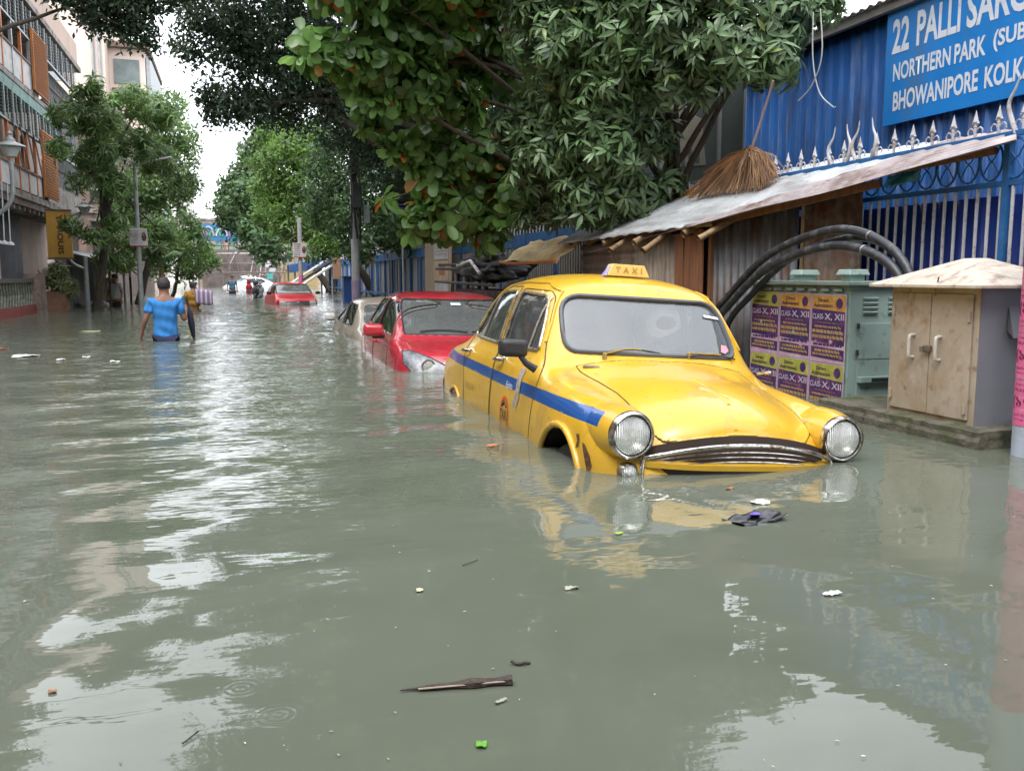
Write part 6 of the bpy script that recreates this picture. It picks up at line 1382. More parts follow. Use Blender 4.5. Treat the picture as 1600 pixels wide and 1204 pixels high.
def car(name, label, loc, rot, paint, secs, wb, hw, lvl, ws, bws, sidewins, glass, wheels=True, archr=.325, doors=None, cat='car'):
    root = bpy.data.objects.new(name, None); col.objects.link(root); root.location = loc; root.rotation_euler = tuple(R(a) for a in rot); tag(root, label, cat)
    B = CarBody(secs, lvl, root)
    if ws: B.region('windscreen', glass[0], ws, 'front', (-2.2, .4), .008)
    if bws: B.region('rear_windscreen', glass[0], bws, 'back', (-4, -1.6), .008)
    for s_ in (-1, 1):
        for p in sidewins: B.region('window_glass', glass[1], p, 'side', s_, .008)
        B.region('arch', None, arc(0, .30, archr, -30, 210), 'side', s_, 0, False); B.region('arch', None, arc(-wb, .30, archr, -30, 210), 'side', s_, 0, False)
        if doors:
            for d in doors: B.region('door', paint, d, 'side', s_, .001); B.line('door_seam', M_SEAM, d, 'side', s_, .004, 0, True)
    if wheels:
        for x in (0, -wb):
            for y in (-hw + .12, hw - .12): wheel(root, x, y, .30, .17)
            for y in (-1, 1):
                vs = []; fs = []; P = arc(x, .30, archr + .02, -30, 210, 16)
                for a, b in P: vs += [(a, y * hw * .60, b), (a, y * hw * .94, b)]
                for i in range(16): fs.append((2 * i, 2 * i + 1, 2 * i + 3, 2 * i + 2))
                MB().add(vs, fs).build('wheel_well', MATS['wheel_well_dark'], root)
    return root, B
GR = glassm('car_glass_dark', (.05, .07, .07), .15, 1.6, .12); GWr = glassm('car_glass_green', (.20, .29, .27), .38, 2.0, .3, 3)  # green glass: pale diffuse film brightens it in place of reflected sky
def interior(root, hw, x0, x1, z):
    m = MB(); m.b2(x1, x0, -hw * .85, hw * .85, .25, .33)
    for y in (-.36, .36): m.box((x0 - .75, y, z - .35), (.15, .46, .62), Euler((0, R(-12), 0))); m.box((x0 - .78, y, z - .0), (.09, .25, .18)); m.box((x0 - .5, y, z - .62), (.5, .46, .16))
    m.box((x1 + .45, 0, z - .35), (.15, 1.2, .6), Euler((0, R(-14), 0))); m.b2(x0 - .1, x0 + .12, -hw * .84, hw * .84, z - .45, z - .11)
    m.build('seats', M_INT, root, False, .03)
# red hatchback
RED = pm('red_paint', (.42, .022, .04), .25, var=.06, coat=.8, dirt=[((.30, .06, .06), .25, 3)])
hw = .87
secs = gen_car(.82, -3.12, hw, 1.49, .905, (-.10, 1.01), (-.98, 1.40), (-2.35, 1.44), (-2.85, 1.05), None)
wsp = round_poly([(-.70, 1.04), (.70, 1.04), (.585, 1.385), (-.585, 1.385)], .05); wsp = [(a, z + .02 * (1 - (a / .7) ** 2)) for a, z in wsp]
bwp = round_poly([(-.55, 1.12), (.55, 1.12), (.48, 1.36), (-.48, 1.36)], .06)
fwn = round_poly([(-1.45, 1.02), (-.42, 1.02), (-.92, 1.36), (-1.42, 1.385)], [.03, .02, .08, .03]); bwn = round_poly([(-2.45, 1.06), (-1.50, 1.02), (-1.48, 1.385), (-2.15, 1.36)], [.06, .03, .03, .1])
fd = round_poly([(-1.50, .22), (-1.48, 1.42), (-.90, 1.40), (-.30, 1.0), (-.36, .6), (-.42, .22)], .06); rd = round_poly([(-2.15, .6), (-2.55, 1.0), (-2.3, 1.38), (-1.50, 1.42), (-1.51, .22), (-2.05, .22)], .06)
red, RB = car('red_car', 'red hatchback up to its headlamps in the flood, directly behind the yellow taxi', (2.42, 9.55, -.72), (-1.2, .8, -91), RED, secs, 2.52, hw, 4, wsp, bwp, [fwn, bwn], (GWr, GR), doors=None)
hlr = [(-.80, .80), (-.785, .905), (-.71, .915), (-.55, .865), (-.40, .79), (-.27, .715), (-.36, .675), (-.60, .69), (-.74, .72)]
for s_ in (-1, 1):
    poly = [(a * (-s_) if s_ == 1 else a, z) for a, z in hlr]
    RB.region('headlight', pm('lamp_clear', (.17, .18, .20), .35, .1, var=.6, vs=16, coat=0), round_poly(poly, .02), 'front', (.3, 1.2), -.002)
mouth = round_poly([(-.36, .44), (.36, .44), (.34, .60), (.24, .69), (.12, .72), (-.12, .72), (-.24, .69), (-.34, .60)], .04)
RB.region('grille', pm('grille_black', (.015, .015, .017), .5), mouth, 'front', (.3, 1.2), .012)
RB.finish('body', RED)
RB.line('chrome_wing', M_CHROME, [(-.30, .735), (-.22, .66), (-.12, .62), (0, .61), (.12, .62), (.22, .66), (.30, .735)], 'front', 0, .013, .004)
for s_ in (-1, 1):
    RB.line('headlight_edge', M_BLACK, [(a * (-s_) if s_ == 1 else a, z) for a, z in hlr], 'front', 0, .007, .002, True)
    p, _ = RB.hit((s_ * .57, .775), 'front', 0)
    M_ = Matrix.Translation(p + Vector((.002, 0, 0))) @ Matrix.Rotation(PI / 2, 4, 'Y')
    MB().lathe([(.058, .004), (.072, .008), (.075, -.01)], M_, 22, False).build('headlight_ring', M_STEEL, red, True); MB().lathe([(.0005, .014), (.035, .010), (.058, .002)], M_, 22, False).build('headlight_bowl', M_LENS, red, True)
    RB.line('window_trim', M_CHROME, [(-.38, 1.0), (-.90, 1.385), (-1.45, 1.425), (-2.1, 1.40), (-2.45, 1.2)], 'side', s_, .007, .003)
    RB.line('pillar_trim', M_BLACK, [(-1.475, 1.02), (-1.465, 1.39)], 'side', s_, .022, .002)
    RB.line('door_seam', M_SEAM, fd, 'side', s_, .0045, 0, True); RB.line('door_seam', M_SEAM, rd, 'side', s_, .0045, 0, True)
    for hx in (-1.35, -2.3):
        h, _ = RB.hit((hx, .88), 'side', s_); MB().tube([h + Vector((.09, 0, 0)), h + Vector((.06, s_ * .035, 0)), h + Vector((-.06, s_ * .035, 0)), h + Vector((-.09, 0, 0))], .014, 8).build('door_handle', RED, red, True)
    mm = MB().box((-.46, s_ * .99, 1.07), (.16, .22, .14)).build('wing_mirror', RED, red, True, .045, 3); MB().box((-.50, s_ * .93, 1.0), (.10, .14, .05)).build('mirror_foot', M_BLACK, mm, False, .015); MB().box((-.545, s_ * .99, 1.07), (.006, .18, .11)).build('mirror_glass', M_CHROME, mm)
RB.line('windscreen_rubber', M_BLACK, wsp, 'front', 0, .009, .002, True)
for y0 in (-.52, .05):
    pts = []
    for t in np.linspace(0, 1, 6):
        h, _ = RB.hit((y0 + t * .52, 1.075 + .018 * math.sin(t * PI)), 'front', 0); pts.append(h + Vector((.012, 0, .004)))
    MB().tube(pts, .008, 6).build('wiper_blade', M_BLACK, red, True)
RB.decal('paper_sticker', pm('sticker_mint', (.5, .66, .58), .6), [(-.03, 1.335), (.09, 1.335), (.09, 1.362), (-.03, 1.362)], 'front', 0, .004)
RB.line('bonnet_seam', M_SEAM, [(.50, .50), (.35, .62), (0, .70), (-.12, .74)], 'top', 0, .004); RB.line('bonnet_seam', M_SEAM, [(.50, -.50), (.35, -.62), (0, -.70), (-.12, -.74)], 'top', 0, .004); RB.line('bonnet_seam', M_SEAM, [(.62, -.42), (.655, 0), (.62, .42)], 'top', 0, .004)
interior(red, hw, -.25, -2.6, 1.15)
# beige saloon facing away
BEI = pm('beige_paint', (.40, .35, .29), .3, .3, var=.06, coat=.6, dirt=[((.25, .21, .17), .3, 3)])
secs = gen_car(.75, -3.35, .84, 1.46, .80, (-.15, .99), (-1.0, 1.38), (-2.15, 1.40), (-2.75, 1.03), .98)
wsp2 = round_poly([(-.68, 1.04), (.68, 1.04), (.57, 1.36), (-.57, 1.36)], .06); bwp2 = round_poly([(-.62, 1.08), (.62, 1.08), (.52, 1.35), (-.52, 1.35)], .07)
fw2 = round_poly([(-1.40, 1.01), (-.45, 1.01), (-.95, 1.34), (-1.37, 1.36)], .04); bw2 = round_poly([(-2.30, 1.03), (-1.46, 1.01), (-1.43, 1.36), (-2.02, 1.335)], [.08, .03, .03, .1])
bei, BB = car('beige_car', 'beige saloon sunk to its window line, facing away behind the red hatchback', (2.50, 16.8, -.80), (0, -1.2, 90.5), BEI, secs, 2.42, .84, 3, wsp2, bwp2, [fw2, bw2], (GWr, GR))
BB.finish('body', BEI)
for s_ in (-1, 1):
    BB.line('pillar_trim', M_BLACK, [(-1.43, 1.02), (-1.41, 1.37)], 'side', s_, .02, .002); BB.line('window_trim', M_BLACK, bw2, 'side', s_, .008, .002, True); BB.line('window_trim', M_BLACK, fw2, 'side', s_, .008, .002, True)
    BB.line('door_seam', M_SEAM, [(-1.44, .3), (-1.44, 1.38)], 'side', s_, .004); BB.line('door_seam', M_SEAM, [(-.42, .3), (-.38, .98)], 'side', s_, .004)
    for hx in (-1.3, -2.2): h, _ = BB.hit((hx, .90), 'side', s_); MB().tube([h + Vector((.08, s_ * .03, 0)), h + Vector((-.08, s_ * .03, 0))], .015, 8).build('door_handle', M_CHROME, bei, True)
    mm = MB().box((-.50, s_ * .90, 1.06), (.14, .18, .13)).build('wing_mirror', pm('mirror_pale', (.6, .6, .58), .3), bei, True, .04, 3); MB().box((-.52, s_ * .88, 1.02), (.08, .1, .04)).build('mirror_foot', M_BLACK, mm)
interior(bei, .84, -.3, -2.3, 1.15)
# small red boxy car far off
secs = gen_car(.62, -2.70, .72, 1.42, .84, (-.10, 1.0), (-.62, 1.36), (-2.05, 1.38), (-2.5, 1.02), None)
wsp3 = round_poly([(-.60, 1.03), (.60, 1.03), (.53, 1.33), (-.53, 1.33)], .05)
fr, FR_ = car('small_red_car', 'small boxy red car half under water far down on the right', (1.95, 31.3, -.66), (0, 0, -84), pm('red_paint_dull', (.38, .012, .02), .35, var=.08, coat=.5), secs, 2.17, .72, 3, wsp3, bwp, [round_poly([(-1.3, 1.02), (-.35, 1.02), (-.62, 1.32), (-1.28, 1.34)], .04), round_poly([(-2.1, 1.02), (-1.36, 1.02), (-1.34, 1.34), (-1.98, 1.32)], .04)], (GWr, GR))
FR_.region('grille', M_BLACK, round_poly([(-.62, .64), (.62, .64), (.62, .78), (-.62, .78)], .02), 'front', (.1, 1.2), .01)
FR_.finish('body', MATS['red_paint_dull'])
for s_ in (-1, 1):
    MB().box((.46, s_ * .50, .71), (.06, .22, .13)).build('headlight', M_LENS, fr, False, .02); mm = MB().box((-.30, s_ * .82, 1.05), (.1, .16, .1)).build('wing_mirror', M_BLACK, fr, False, .03)
FR_.line('windscreen_rubber', M_BLACK, wsp3, 'front', 0, .014, .002, True)
MB().lathe([(.0005, .01), (.045, .008), (.05, 0)], Matrix.Translation((.50, 0, .715)) @ Matrix.Rotation(PI / 2, 4, 'Y'), 14, False).build('round_badge', M_LAT, fr)
MB().box((.49, -.22, .70), (.02, .26, .07)).build('number_plate', M_LAT, fr)
interior(fr, .72, -.2, -2.3, 1.1)
# white cars at the end
secs = gen_car(.8, -3.3, .85, 1.46, .82, (-.15, 1.0), (-.95, 1.38), (-2.2, 1.42), (-2.9, 1.05), .98)
WH = pm('white_paint', (.72, .74, .78), .3, coat=.5, var=.04)
for (loc, rz_, lb) in (((.0, 73, -.62), -150, 'white car slewed across the far road before the gate'), ((1.4, 79, -.5), -80, 'second white car nearer the right kerb before the gate')):
    c_, CB = car('white_car', lb, loc, (0, 0, rz_), WH, secs, 2.42, .85, 3, wsp2, bwp2, [fw2, bw2], (GWr, GR)); CB.finish('body', WH)
    for s_ in (-1, 1): MB().box((.62, s_ * .60, .68), (.1, .26, .12)).build('headlight', M_LENS, c_, False, .03)
def scooter(loc, rz_, mat, lb):
    r_ = empty('scooter', loc, R(rz_), lb, 'scooter', 'scooters standing in the far water')
    MB().tube(catmull([(.62, 0, .75), (.52, 0, .5), (.42, 0, .35), (.1, 0, .3), (-.15, 0, .34), (-.3, 0, .6), (-.75, 0, .72)], 4), [.1 + .07 * math.sin(i * .5) for i in range(25)], 10).build('body', mat, r_, True)
    MB().box((-.35, 0, .80), (.62, .24, .1)).build('seat', M_BLACK, r_, False, .04); MB().tube([(.55, 0, .6), (.45, 0, 1.02)], .03, 8).build('steering_stem', M_BLACK, r_, True)
    MB().tube([(.42, -.33, 1.05), (.48, 0, 1.0), (.42, .33, 1.05)], .02, 8).build('handlebar', M_BLACK, r_, True); MB().box((.5, 0, .95), (.14, .22, .18)).build('headlamp_cowl', mat, r_, False, .05)
    for x in (.75, -.6): MB().tube([Vector((x, 0, .25)) + Vector((math.cos(t) * .2, 0, math.sin(t) * .2)) for t in np.linspace(0, 2 * PI, 20, endpoint=False)], .05, 8, closed=True).build('wheel', M_RUB, r_, True)
    for s_ in (-1, 1): MB().tube([(.43, s_ * .2, 1.05), (.40, s_ * .28, 1.22)], .008, 5).build('mirror_stem', M_BLACK, r_); MB().box((.40, s_ * .30, 1.25), (.02, .1, .07)).build('mirror', M_CHROME, r_, False, .02)
scooter((.95, 41, -.28), -100, M_BLACK, 'black scooter closest behind the far red car'); scooter((1.1, 46, -.3), -80, pm('scooter_grey', (.2, .2, .22), .4), 'grey scooter beyond the black one')
scooter((.75, 52, -.25), -90, MATS['red_paint_dull'], 'red scooter far off beside the white cars')

# ---------------- people ----------------
def skin(name, verts, edges, mat, parent, root=0, lvl=2, smooth=True):
    """verts: list of (x,y,z,r or (r1,r2)); one continuous skinned surface"""
    me = bpy.data.meshes.new(name); me.from_pydata([v[:3] for v in verts], edges, [])
    o = bpy.data.objects.new(name, me); col.objects.link(o); me.materials.append(mat)
    m = o.modifiers.new('skin', 'SKIN'); m.use_smooth_shade = True
    for i, v in enumerate(verts):
        r_ = v[3]; sv = me.skin_vertices[0].data[i]; sv.radius = r_ if hasattr(r_, '__len__') else (r_, r_); sv.use_root = (i == root)
    s_ = o.modifiers.new('sub', 'SUBSURF'); s_.levels = lvl; s_.render_levels = lvl
    dg = bpy.context.evaluated_depsgraph_get(); ev = bpy.data.meshes.new_from_object(o.evaluated_get(dg)); bpy.data.objects.remove(o)
    ev.name = name; ev.materials.clear(); ev.materials.append(mat)
    return link(name, ev, None, parent, True)
SK = pm('brown_skin', (.26, .13, .08), .5, var=.1, sss=.1); HR = pm('dark_hair', (.035, .03, .03), .7, var=.4, vs=30, bump=.5, bs=60)
def hand(vs, es, wrist_i, d, side, curl=.5, s_=1.0):
    """append palm and five fingers growing from wrist vertex; d = direction of the hand, side = thumb side"""
    w_ = Vector(vs[wrist_i][:3]); d = Vector(d).normalized(); sd = Vector(side); sd = (sd - d * sd.dot(d)).normalized(); n = d.cross(sd)
    p = w_ + d * .05 * s_; vs.append((*p, (.035 * s_, .018 * s_))); pi_ = len(vs) - 1; es.append((wrist_i, pi_))
    for k, (off, ln) in enumerate(((.030, .066), (.010, .075), (-.010, .07), (-.029, .055))):
        a = p + d * .042 * s_ + sd * off * s_; b = a + (d * math.cos(curl) + n * math.sin(curl)) * ln * .5 * s_; c = b + (d * math.cos(curl * 2.2) + n * math.sin(curl * 2.2)) * ln * .5 * s_
        i0 = len(vs); vs += [(*a, .0095 * s_), (*b, .0085 * s_), (*c, .007 * s_)]; es += [(pi_, i0), (i0, i0 + 1), (i0 + 1, i0 + 2)]
    a = p - d * .015 * s_ + sd * .04 * s_; b = a + (d * .7 + sd * .55 + n * .3).normalized() * .035 * s_; c = b + (d * .9 + n * .5).normalized() * .028 * s_
    i0 = len(vs); vs += [(*a, .011 * s_), (*b, .0095 * s_), (*c, .008 * s_)]; es += [(pi_, i0), (i0, i0 + 1), (i0 + 1, i0 + 2)]
def head(root, c, rot=0, mat=SK, hair=True, s_=1.0):
    """head with brow, nose, mouth, eyes and ears; face towards +Y"""
    bm = bmesh.new(); bmesh.ops.create_uvsphere(bm, u_segments=28, v_segments=22, radius=1)
    for v in bm.verts:
        p = v.co; x, y, z = p
        w_ = .076 * (1 - .16 * max(0, -z)) ; q = Vector((x * w_, y * .094, z * .118))
        if z < -.2: q.x *= 1 - .22 * (-z - .2); q.y += .010 * (-z)
        if y > .75 and abs(x) < .22: q.y += .020 * math.exp(-((z + .12) / .16) ** 2) * (1 - abs(x) / .22)
        if y > .6: q.y -= .007 * math.exp(-((z - .06) / .10) ** 2) * math.exp(-((abs(x) - .38) / .16) ** 2); q.y += .006 * math.exp(-((z + .48) / .07) ** 2) * (abs(x) < .3)
        v.co = q * s_
    me = bpy.data.meshes.new('h'); bm.to_mesh(me); bm.free(); return me
def person(name, loc, rz_, label, P, shirt_mat, bottom_mat, hairm=HR, sleeve=True, hold=None, skinm=SK):
    """P: dict of pose points in person space (z=0 waterline level of ground at -.0), y forward"""
    root = empty(name, loc, rz_, label, 'person')
    vs = []; es = []
    def add(p, r_, to=None): vs.append((*p, r_)); i = len(vs) - 1; (es.append((to, i)) if to is not None else None); return i
    pel = add(P['pelvis'], (.13, .10)); ws_ = add(P['waist'], (.13, .095), pel); ch = add(P['chest'], (.16, .11), ws_); up = add(P['collar'], (.11, .075), ch); nk = add(P['neck'], .062, up); hd_ = add(P['head0'], .072, nk); top = add(P['head1'], (.084, .098), hd_); add(P['head2'], (.06, .072), top)
    for sgn, k in ((-1, 'L'), (1, 'R')):
        sh_ = add(P['sh' + k], .058, up); el_ = add(P['el' + k], .041, sh_); wr = add(P['wr' + k], .028, el_)
        hand(vs, es, wr, P['hd' + k], P['th' + k], P.get('cu' + k, .5))
        hp = add(P['hip' + k], .082, pel); kn = add(P['kn' + k], .06, hp); an = add(P['an' + k], .045, kn); add((P['an' + k][0], P['an' + k][1] + .14, P['an' + k][2] - .04), .035, an)
    body = skin('body', vs, es, skinm, root)
    # head details on the body: nose, ears, eyes
    hc_ = Vector(P['head1'])
    for s_ in (-1, 1):
        MB().lathe([(.0005, -.010), (.02, -.006), (.026, .002), (.018, .010), (.0005, .013)], Matrix.Translation(hc_ + Vector((s_ * .078, -.004, -.018))) @ Matrix.Rotation(PI / 2, 4, 'Y') @ Matrix.Diagonal((1.3, .8, 1, 1)), 12).build('ear', skinm, root, True)
        MB().lathe([(.0005, .012), (.009, .008), (.012, 0), (.009, -.008)], Matrix.Translation(hc_ + Vector((s_ * .03, .078, -.012))) @ Matrix.Rotation(-PI / 2, 4, 'X'), 10).build('eye', pm('eye_white', (.5, .48, .45), .3), root, True)
    MB().lathe([(.017, -.03), (.014, -.01), (.008, .02), (.0005, .03)], Matrix.Translation(hc_ + Vector((0, .088, -.028))) @ Matrix.Rotation(R(-14), 4, 'X'), 10).build('nose', skinm, root, True)
    MB().tube([hc_ + Vector((x, .088 - abs(x) * .3, -.072)) for x in (-.025, -.01, .01, .025)], [.003, .006, .006, .003], 6).build('mouth', pm('lips', (.25, .09, .07), .5), root, True)
    # hair cap
    bm = bmesh.new(); bmesh.ops.create_uvsphere(bm, u_segments=26, v_segments=18, radius=1)
    for v in bm.verts:
        x, y, z = v.co; q = Vector((x * .095, y * .112 - .008, z * .106 + .014))
        cut = -.03 if y < .2 else .035
        if q.z < cut - (.03 if y < -.3 else 0): q = Vector((q.x * .82, q.y * .82, max(q.z, -.055)))
        q += Vector((math.sin(x * 23 + z * 17), math.cos(y * 21), math.sin(z * 19))) * .002
        v.co = q + hc_ + Vector((0, -.003, .012))
    me = bpy.data.meshes.new('hair'); bm.to_mesh(me); bm.free(); link('hair', me, hairm, root, True)
    # shirt
    sv_ = []; se = []
    def a2(p, r_, to=None): sv_.append((*p, r_)); i = len(sv_) - 1; (se.append((to, i)) if to is not None else None); return i
    hem = Vector(P['pelvis']) + Vector((0, 0, P.get('hem', .0)))
    c00 = a2(hem - Vector((0, 0, .11)), (.205, .15)); c0 = a2(hem, (.195, .14), c00); c1 = a2(P['waist'], (.172, .128), c0); c2 = a2(P['chest'], (.20, .138), c1); c3 = a2(P['collar'], (.135, .092), c2); 
    for k in 'LR':
        s0 = a2(P['sh' + k], .082, c3); e_ = Vector(P['sh' + k]).lerp(Vector(P['el' + k]), P.get('slv', .72)); a2(e_, .073, s0)
    so = skin('shirt', sv_, se, shirt_mat, root, 0, 3)
    # pull folds
    a = np.empty(len(so.data.vertices) * 3, np.float32); so.data.vertices.foreach_get('co', a); a = a.reshape(-1, 3)
    f_ = .008 * np.sin(a[:, 0] * 30 + a[:, 2] * 22 + 3 * np.sin(a[:, 2] * 6)) + .006 * np.sin(a[:, 0] * 61 - a[:, 2] * 14) + .007 * np.sin(a[:, 2] * 37 + a[:, 0] * 9); a[:, 1] += f_ * np.where(a[:, 1] > 0, 1, -1); so.data.vertices.foreach_set('co', a.ravel()); so.data.update()
    b0 = [(*P['pelvis'][:2], P['pelvis'][2] + .0, (.175, .13))]; be = []
    for sgn, k in ((-1, 'L'), (1, 'R')):
        i = len(b0); hp_ = Vector(P['hip' + k]); kn_ = Vector(P['kn' + k]); b0 += [(*hp_, .112), (*kn_, .088)]; be += [(0, i), (i, i + 1)]
    skin('shorts', b0, be, bottom_mat, root)
    return root
# waterline is z=0; he stands on the road at -.72
Pm = dict(pelvis=(0, 0, .10), waist=(0, .005, .27), chest=(0, .0, .48), collar=(0, -.01, .61), neck=(0, -.005, .685), head0=(0, .015, .75), head1=(0, .02, .825), head2=(0, .02, .885),
          shL=(-.185, 0, .585), elL=(-.275, -.03, .33), wrL=(-.335, .06, .14), hdL=(-.25, .3, -1), thL=(.2, 1, 0), cuL=.35,
          shR=(.185, 0, .585), elR=(.275, .01, .30), wrR=(.30, .20, .47), hdR=(.0, .55, .65), thR=(-1, 0, .3), cuR=1.05,
          hipL=(-.09, 0, .02), knL=(-.10, .03, -.34), anL=(-.10, .0, -.68), hipR=(.09, 0, .02), knR=(.10, .06, -.34), anR=(.10, .05, -.68), hem=.02)
man = person('person', (-1.02, 14.5, 0), R(3), 'man in a bright blue T-shirt wading away, holding a furled black umbrella', Pm, pm('blue_tshirt', (.035, .21, .55), .9, var=.1, vs=4), pm('navy_cloth', (.01, .015, .05), .8))
um = empty('umbrella', (-.69, 14.72, .5), 0, 'furled dark umbrella pointing down in the hand of the man in blue', 'umbrella')
MB().tube([(-.01, 0, .06), (.0, 0, -.02), (.015, 0, -.10), (.03, 0, -.26), (.05, 0, -.44), (.062, 0, -.52)], [.014, .016, .042, .05, .03, .006], 12).build('canopy', pm('umbrella_cloth', (.012, .014, .035), .6, bump=.3), um, True)
MB().tube([(-.03, 0, .13), (-.02, 0, .09), (-.01, 0, .03)], [.018, .02, .016], 8).build('handle', M_BLACK, um, True); MB().tube([(.06, 0, -.50), (.072, 0, -.57)], .004, 6).build('tip', M_STEEL, um, True)
Pw = dict(Pm); Pw.update(pelvis=(0, 0, .07), waist=(0, .01, .22), chest=(0, .01, .40), collar=(0, 0, .50), neck=(0, .03, .57), head0=(0, .06, .62), head1=(0, .08, .68), head2=(0, .08, .73), shL=(-.16, 0, .49), elL=(-.24, -.03, .28), wrL=(-.26, .08, .10), shR=(.16, 0, .49), elR=(.24, -.05, .32), wrR=(.22, -.10, .50), hdR=(0, -.6, .6), hem=.14, hipL=(-.09, 0, -.02), hipR=(.09, 0, -.02))
wo = person('person', (-1.10, 26.3, 0), R(0), 'wader in a mustard top and dark trousers carrying a striped bag over the shoulder', Pw, pm('mustard_top', (.42, .22, .03), .8), pm('dark_trousers', (.03, .04, .05), .8))
bg_ = empty('striped_bag', (-.82, 26.2, .38), 0, 'big mauve and white striped bag on the back of the wader in mustard', 'bag')
bm = bmesh.new(); bmesh.ops.create_cube(bm, size=1); bmesh.ops.subdivide_edges(bm, edges=bm.edges, cuts=5, use_grid_fill=True)
for v in bm.verts: q = v.co; k = 1 - .28 * (abs(q.x * 2) ** 2 + abs(q.z * 2) ** 2) / 2; v.co = Vector((q.x * .46 * (.9 + .1 * k), q.y * .30 * k, q.z * .42 * (1 - .15 * abs(q.x * 2) ** 2) - .06 * q.x))
me = bpy.data.meshes.new('bag_body'); bm.to_mesh(me); bm.free()
def stripes(name, a, b, sc, ax='X'):
    m = bpy.data.materials.new(name); m.use_nodes = True; n = m.node_tree.nodes; L = m.node_tree.links; wv = n.new('ShaderNodeTexWave'); wv.bands_direction = ax; wv.inputs['Scale'].default_value = sc; wv.inputs['Distortion'].default_value = .4; tc = n.new('ShaderNodeTexCoord'); L.new(tc.outputs['Object'], wv.inputs['Vector'])
    cr = n.new('ShaderNodeValToRGB'); cr.color_ramp.interpolation = 'CONSTANT'; cr.color_ramp.elements[0].color = (*a, 1); cr.color_ramp.elements[1].color = (*b, 1); cr.color_ramp.elements[1].position = .68; L.new(wv.outputs['Fac'], cr.inputs['Fac']); L.new(cr.outputs['Color'], n['Principled BSDF'].inputs['Base Color']); n['Principled BSDF'].inputs['Roughness'].default_value = .6; return m
link('bag_body', me, stripes('bag_stripes', (.28, .17, .34), (.60, .56, .60), 2.6), bg_, True)
MB().tube(catmull([(-.15, 0, .19), (-.22, .05, .30), (-.28, .1, .2)], 4), .012, 6).build('strap', pm('strap_mauve', (.2, .1, .2), .7), bg_, True)
ho_ = tag(MB().tube([(-1.37, 26.25, .42), (-1.38, 26.25, .25), (-1.37, 26.25, .12)], [.02, .08, .06], 10).build('hand_bag', pm('sky_bag', (.04, .22, .45), .6), None, True), 'small blue bag hanging at the left hand of the wader in mustard', 'bag')
Pf = dict(Pw); Pf.update(pelvis=(0, 0, .25), waist=(0, 0, .42), chest=(0, 0, .60), collar=(0, 0, .70), neck=(0, .0, .78), head0=(0, .01, .84), head1=(0, .01, .9), head2=(0, .01, .95), shL=(-.17, 0, .69), elL=(-.24, 0, .46), wrL=(-.25, .05, .26), shR=(.17, 0, .69), elR=(.24, 0, .46), wrR=(.25, .05, .26), hdR=(0, .1, -1), hem=.08, hipL=(-.09, 0, .15), hipR=(.09, 0, .15), knL=(-.1, 0, -.2), knR=(.1, 0, -.2))
person('person', (-.13, 52, -.05), R(180), 'tiny distant wader in grey-blue walking towards us before the white cars', Pf, pm('slate_cloth', (.05, .13, .20), .8), pm('navy_cloth2', (.02, .02, .05), .8))
person('person', (-3.55, 30.3, .0), R(150), 'dim figure in a white shirt standing in the grey street stall', Pf, pm('white_shirt', (.5, .5, .5), .8), M_DKR)

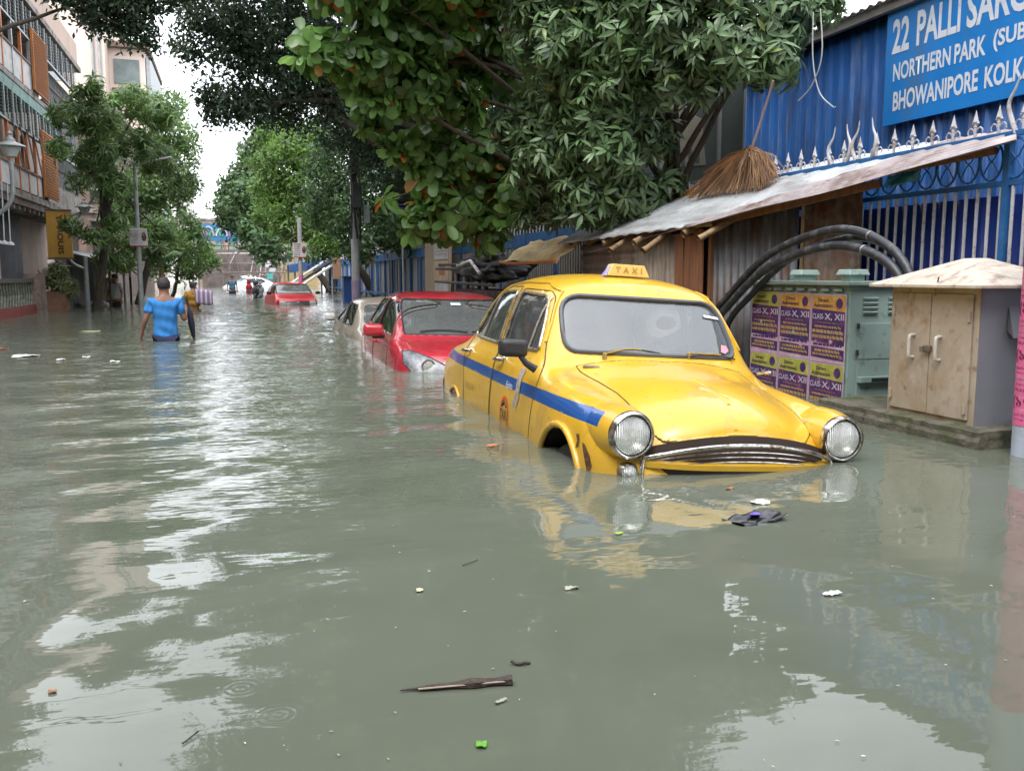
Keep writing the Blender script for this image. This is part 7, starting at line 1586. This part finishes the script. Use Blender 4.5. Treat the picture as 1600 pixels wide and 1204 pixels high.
# ---------------- flotsam ----------------
def scrap(name, mat, x, y, sx, sy, label, cat, seed, z=.006, rot=0, amp=.006):
    c = Vector((x, y, z)); a = Vector((math.cos(rot), math.sin(rot), 0)); b = Vector((-math.sin(rot), math.cos(rot), 0)); o0 = c - a * sx / 2 - b * sy / 2
    rag(name, mat, tuple(o0), tuple(a * sx), tuple(b * sy), 10, 7, amp, seed, label, cat, None, .003)
FO = pm('white_foam', (.78, .78, .76), .7, var=.04)
def onw(px, py):
    f = Vector((math.sin(R(17.1)) * math.cos(R(7)), math.cos(R(17.1)) * math.cos(R(7)), -math.sin(R(7)))); r = Vector((math.cos(R(17.1)), -math.sin(R(17.1)), 0)); u = r.cross(f)
    d = f + r * ((px - 800) / 1400) - u * ((py - 602) / 1400); t = -HC / d.z; return d.x * t, d.y * t
S_ = [(1187, 786, .075, .05, FO, 'white_scrap', 'white torn foam scrap floating just off the grille of the taxi', 'foam'),
      (1300, 929, .055, .022, FO, 'white_scrap', 'thin white foam sliver floating alone in the right foreground', 'foam'),
      (40, 556, .30, .22, FO, 'white_scrap', 'white crumpled bag floating near the left edge', 'bag'), (95, 562, .09, .07, FO, 'white_scrap', 'small white scrap right of the floating crumpled bag', 'foam'), (180, 565, .10, .08, FO, 'white_scrap', 'white scrap floating before the man in blue', 'foam'), (135, 558, .08, .07, FO, 'white_scrap', 'small white scrap midway between the crumpled bag and the man', 'foam'), (5, 545, .12, .2, pm('red_scrap_mat', (.45, .12, .1), .6), 'red_scrap', 'pale red scrap floating at the left edge', 'litter'),
      (140, 518, .35, .12, pm('dry_leaf', (.35, .38, .2), .7), 'floating_leaf', 'pale long leaf floating left of the man in blue', 'leaf'),
      (770, 697, .07, .03, pm('orange_scrap_mat', (.55, .16, .05), .6), 'orange_scrap', 'orange scrap floating beside the taxi doors', 'litter'), (893, 921, .045, .012, pm('pale_leaf', (.35, .36, .28), .6), 'floating_leaf', 'thin pale leaf floating below the sunk taxi', 'leaf'),
      (967, 835, .03, .016, pm('lime_leaf', (.25, .42, .04), .5), 'floating_leaf', 'small lime leaf in the reflection of the taxi', 'leaf'), (783, 1098, .030, .007, MATS['pale_leaf'], 'floating_leaf', 'slim pale leaf under the floating dark stick', 'leaf'),
      (752, 1166, .022, .022, pm('green_leaf', (.12, .34, .03), .5), 'floating_leaf', 'bright green leaf floating at the bottom centre', 'leaf'), (656, 924, .02, .02, pm('cream_flower', (.6, .58, .35), .6), 'floating_flower', 'little cream flower floating left of centre', 'flower'),
      (82, 1083, .018, .014, pm('brown_leaf', (.3, .14, .06), .7), 'floating_leaf', 'small brown leaf in the white sky reflection at lower left', 'leaf'), (1140, 765, .05, .012, MATS['brown_leaf'], 'floating_leaf', 'brown curled leaf floating in front of the grille', 'leaf')]
for i, (px, py, sx, sy, m_, nm, lb, ct) in enumerate(S_):
    x, y = onw(px, py); scrap(nm, m_, x, y, sx, sy, lb, ct, 60 + i, .008, -.3 + .2 * (i % 4), min(.006, sx * .06))
x, y = onw(1180, 812); scrap('black_packet', pm('black_film', (.015, .015, .022), .18, var=.5, vs=20), x, y, .24, .12, 'crumpled black plastic packet floating in front of the taxi', 'packet', 90, .010, .15, .012); scrap('black_packet_print', pm('violet_film', (.12, .08, .4), .3), x + .0, y + .005, .05, .025, 'small violet-printed scrap riding on the black packet', 'packet', 91, .026, .15, .002)
x0, y0 = onw(625, 1080); x1, y1 = onw(800, 1068)
sp_ = [Vector((x0, y0, .004)).lerp(Vector((x1, y1, .010)), t) for t in np.linspace(0, 1, 14)]
so_ = MB().tube(sp_, [.0015 + .0105 * min(1, t * 1.7) * (1 - .25 * math.sin(t * 17)) for t in np.linspace(0, 1, 14)], 7).build('driftwood_stick', pm('wet_wood', (.045, .028, .02), .6, var=.5, vs=30, bump=.6, bs=60), None, False); tag(so_, 'long dark splintered stick floating in the lower centre', 'stick')
MB().tube([p + Vector((0, -.009, .003)) for p in sp_[2:]], .0022, 5).build('bare_wood_edge', pm('bare_wood', (.4, .34, .28), .7), so_)
a, b = onw(808, 1040); tag(MB().tube(catmull([(a - .012, b + .012, .01), (a + .002, b - .002, .006), (a + .02, b - .004, .008), (a + .035, b - .001, .004)], 3), [.004] * 9 + [.002], 6).build('twig', MATS['wet_wood'], None, True), 'small dark hooked twig floating above the long stick', 'twig')
for i, (px, py, l, an) in enumerate(((723, 884, .07, .5), (285, 1163, .05, .9))):
    a, b = onw(px, py); tag(MB().tube([(a, b, .003), (a + l * math.cos(an), b + l * math.sin(an), .006)], .0018, 5).build('grass_stem', MATS['wet_wood']), ['thin straight dark stem floating left of the taxi reflection', 'thin stem floating at the lower left in the bright patch'][i], 'stem')
rg = random.Random(77); m = MB()
for i in range(95):
    px = rg.uniform(0, 1600); py = rg.uniform(560, 1200); x, y = onw(px, py); s_ = rg.uniform(.0022, .006) * (1 + y * .12); an = rg.uniform(0, 3)
    z = .0045; m.add([(x - s_ * math.cos(an), y - s_ * math.sin(an), z), (x + s_ * .4 * math.sin(an), y - s_ * .4 * math.cos(an), z + .001), (x + s_ * math.cos(an), y + s_ * math.sin(an), z), (x - s_ * .4 * math.sin(an), y + s_ * .4 * math.cos(an), z + .001)], [(0, 1, 2, 3)])
tag(m.build('floating_specks', pm('speck_pale', (.42, .40, .32), .7, var=.3, isl=.6)), 'pale specks of leaf litter and foam strewn over the water', 'litter', None, 'stuff')
# motley sprig at the top of the board pole, ivy on the fence
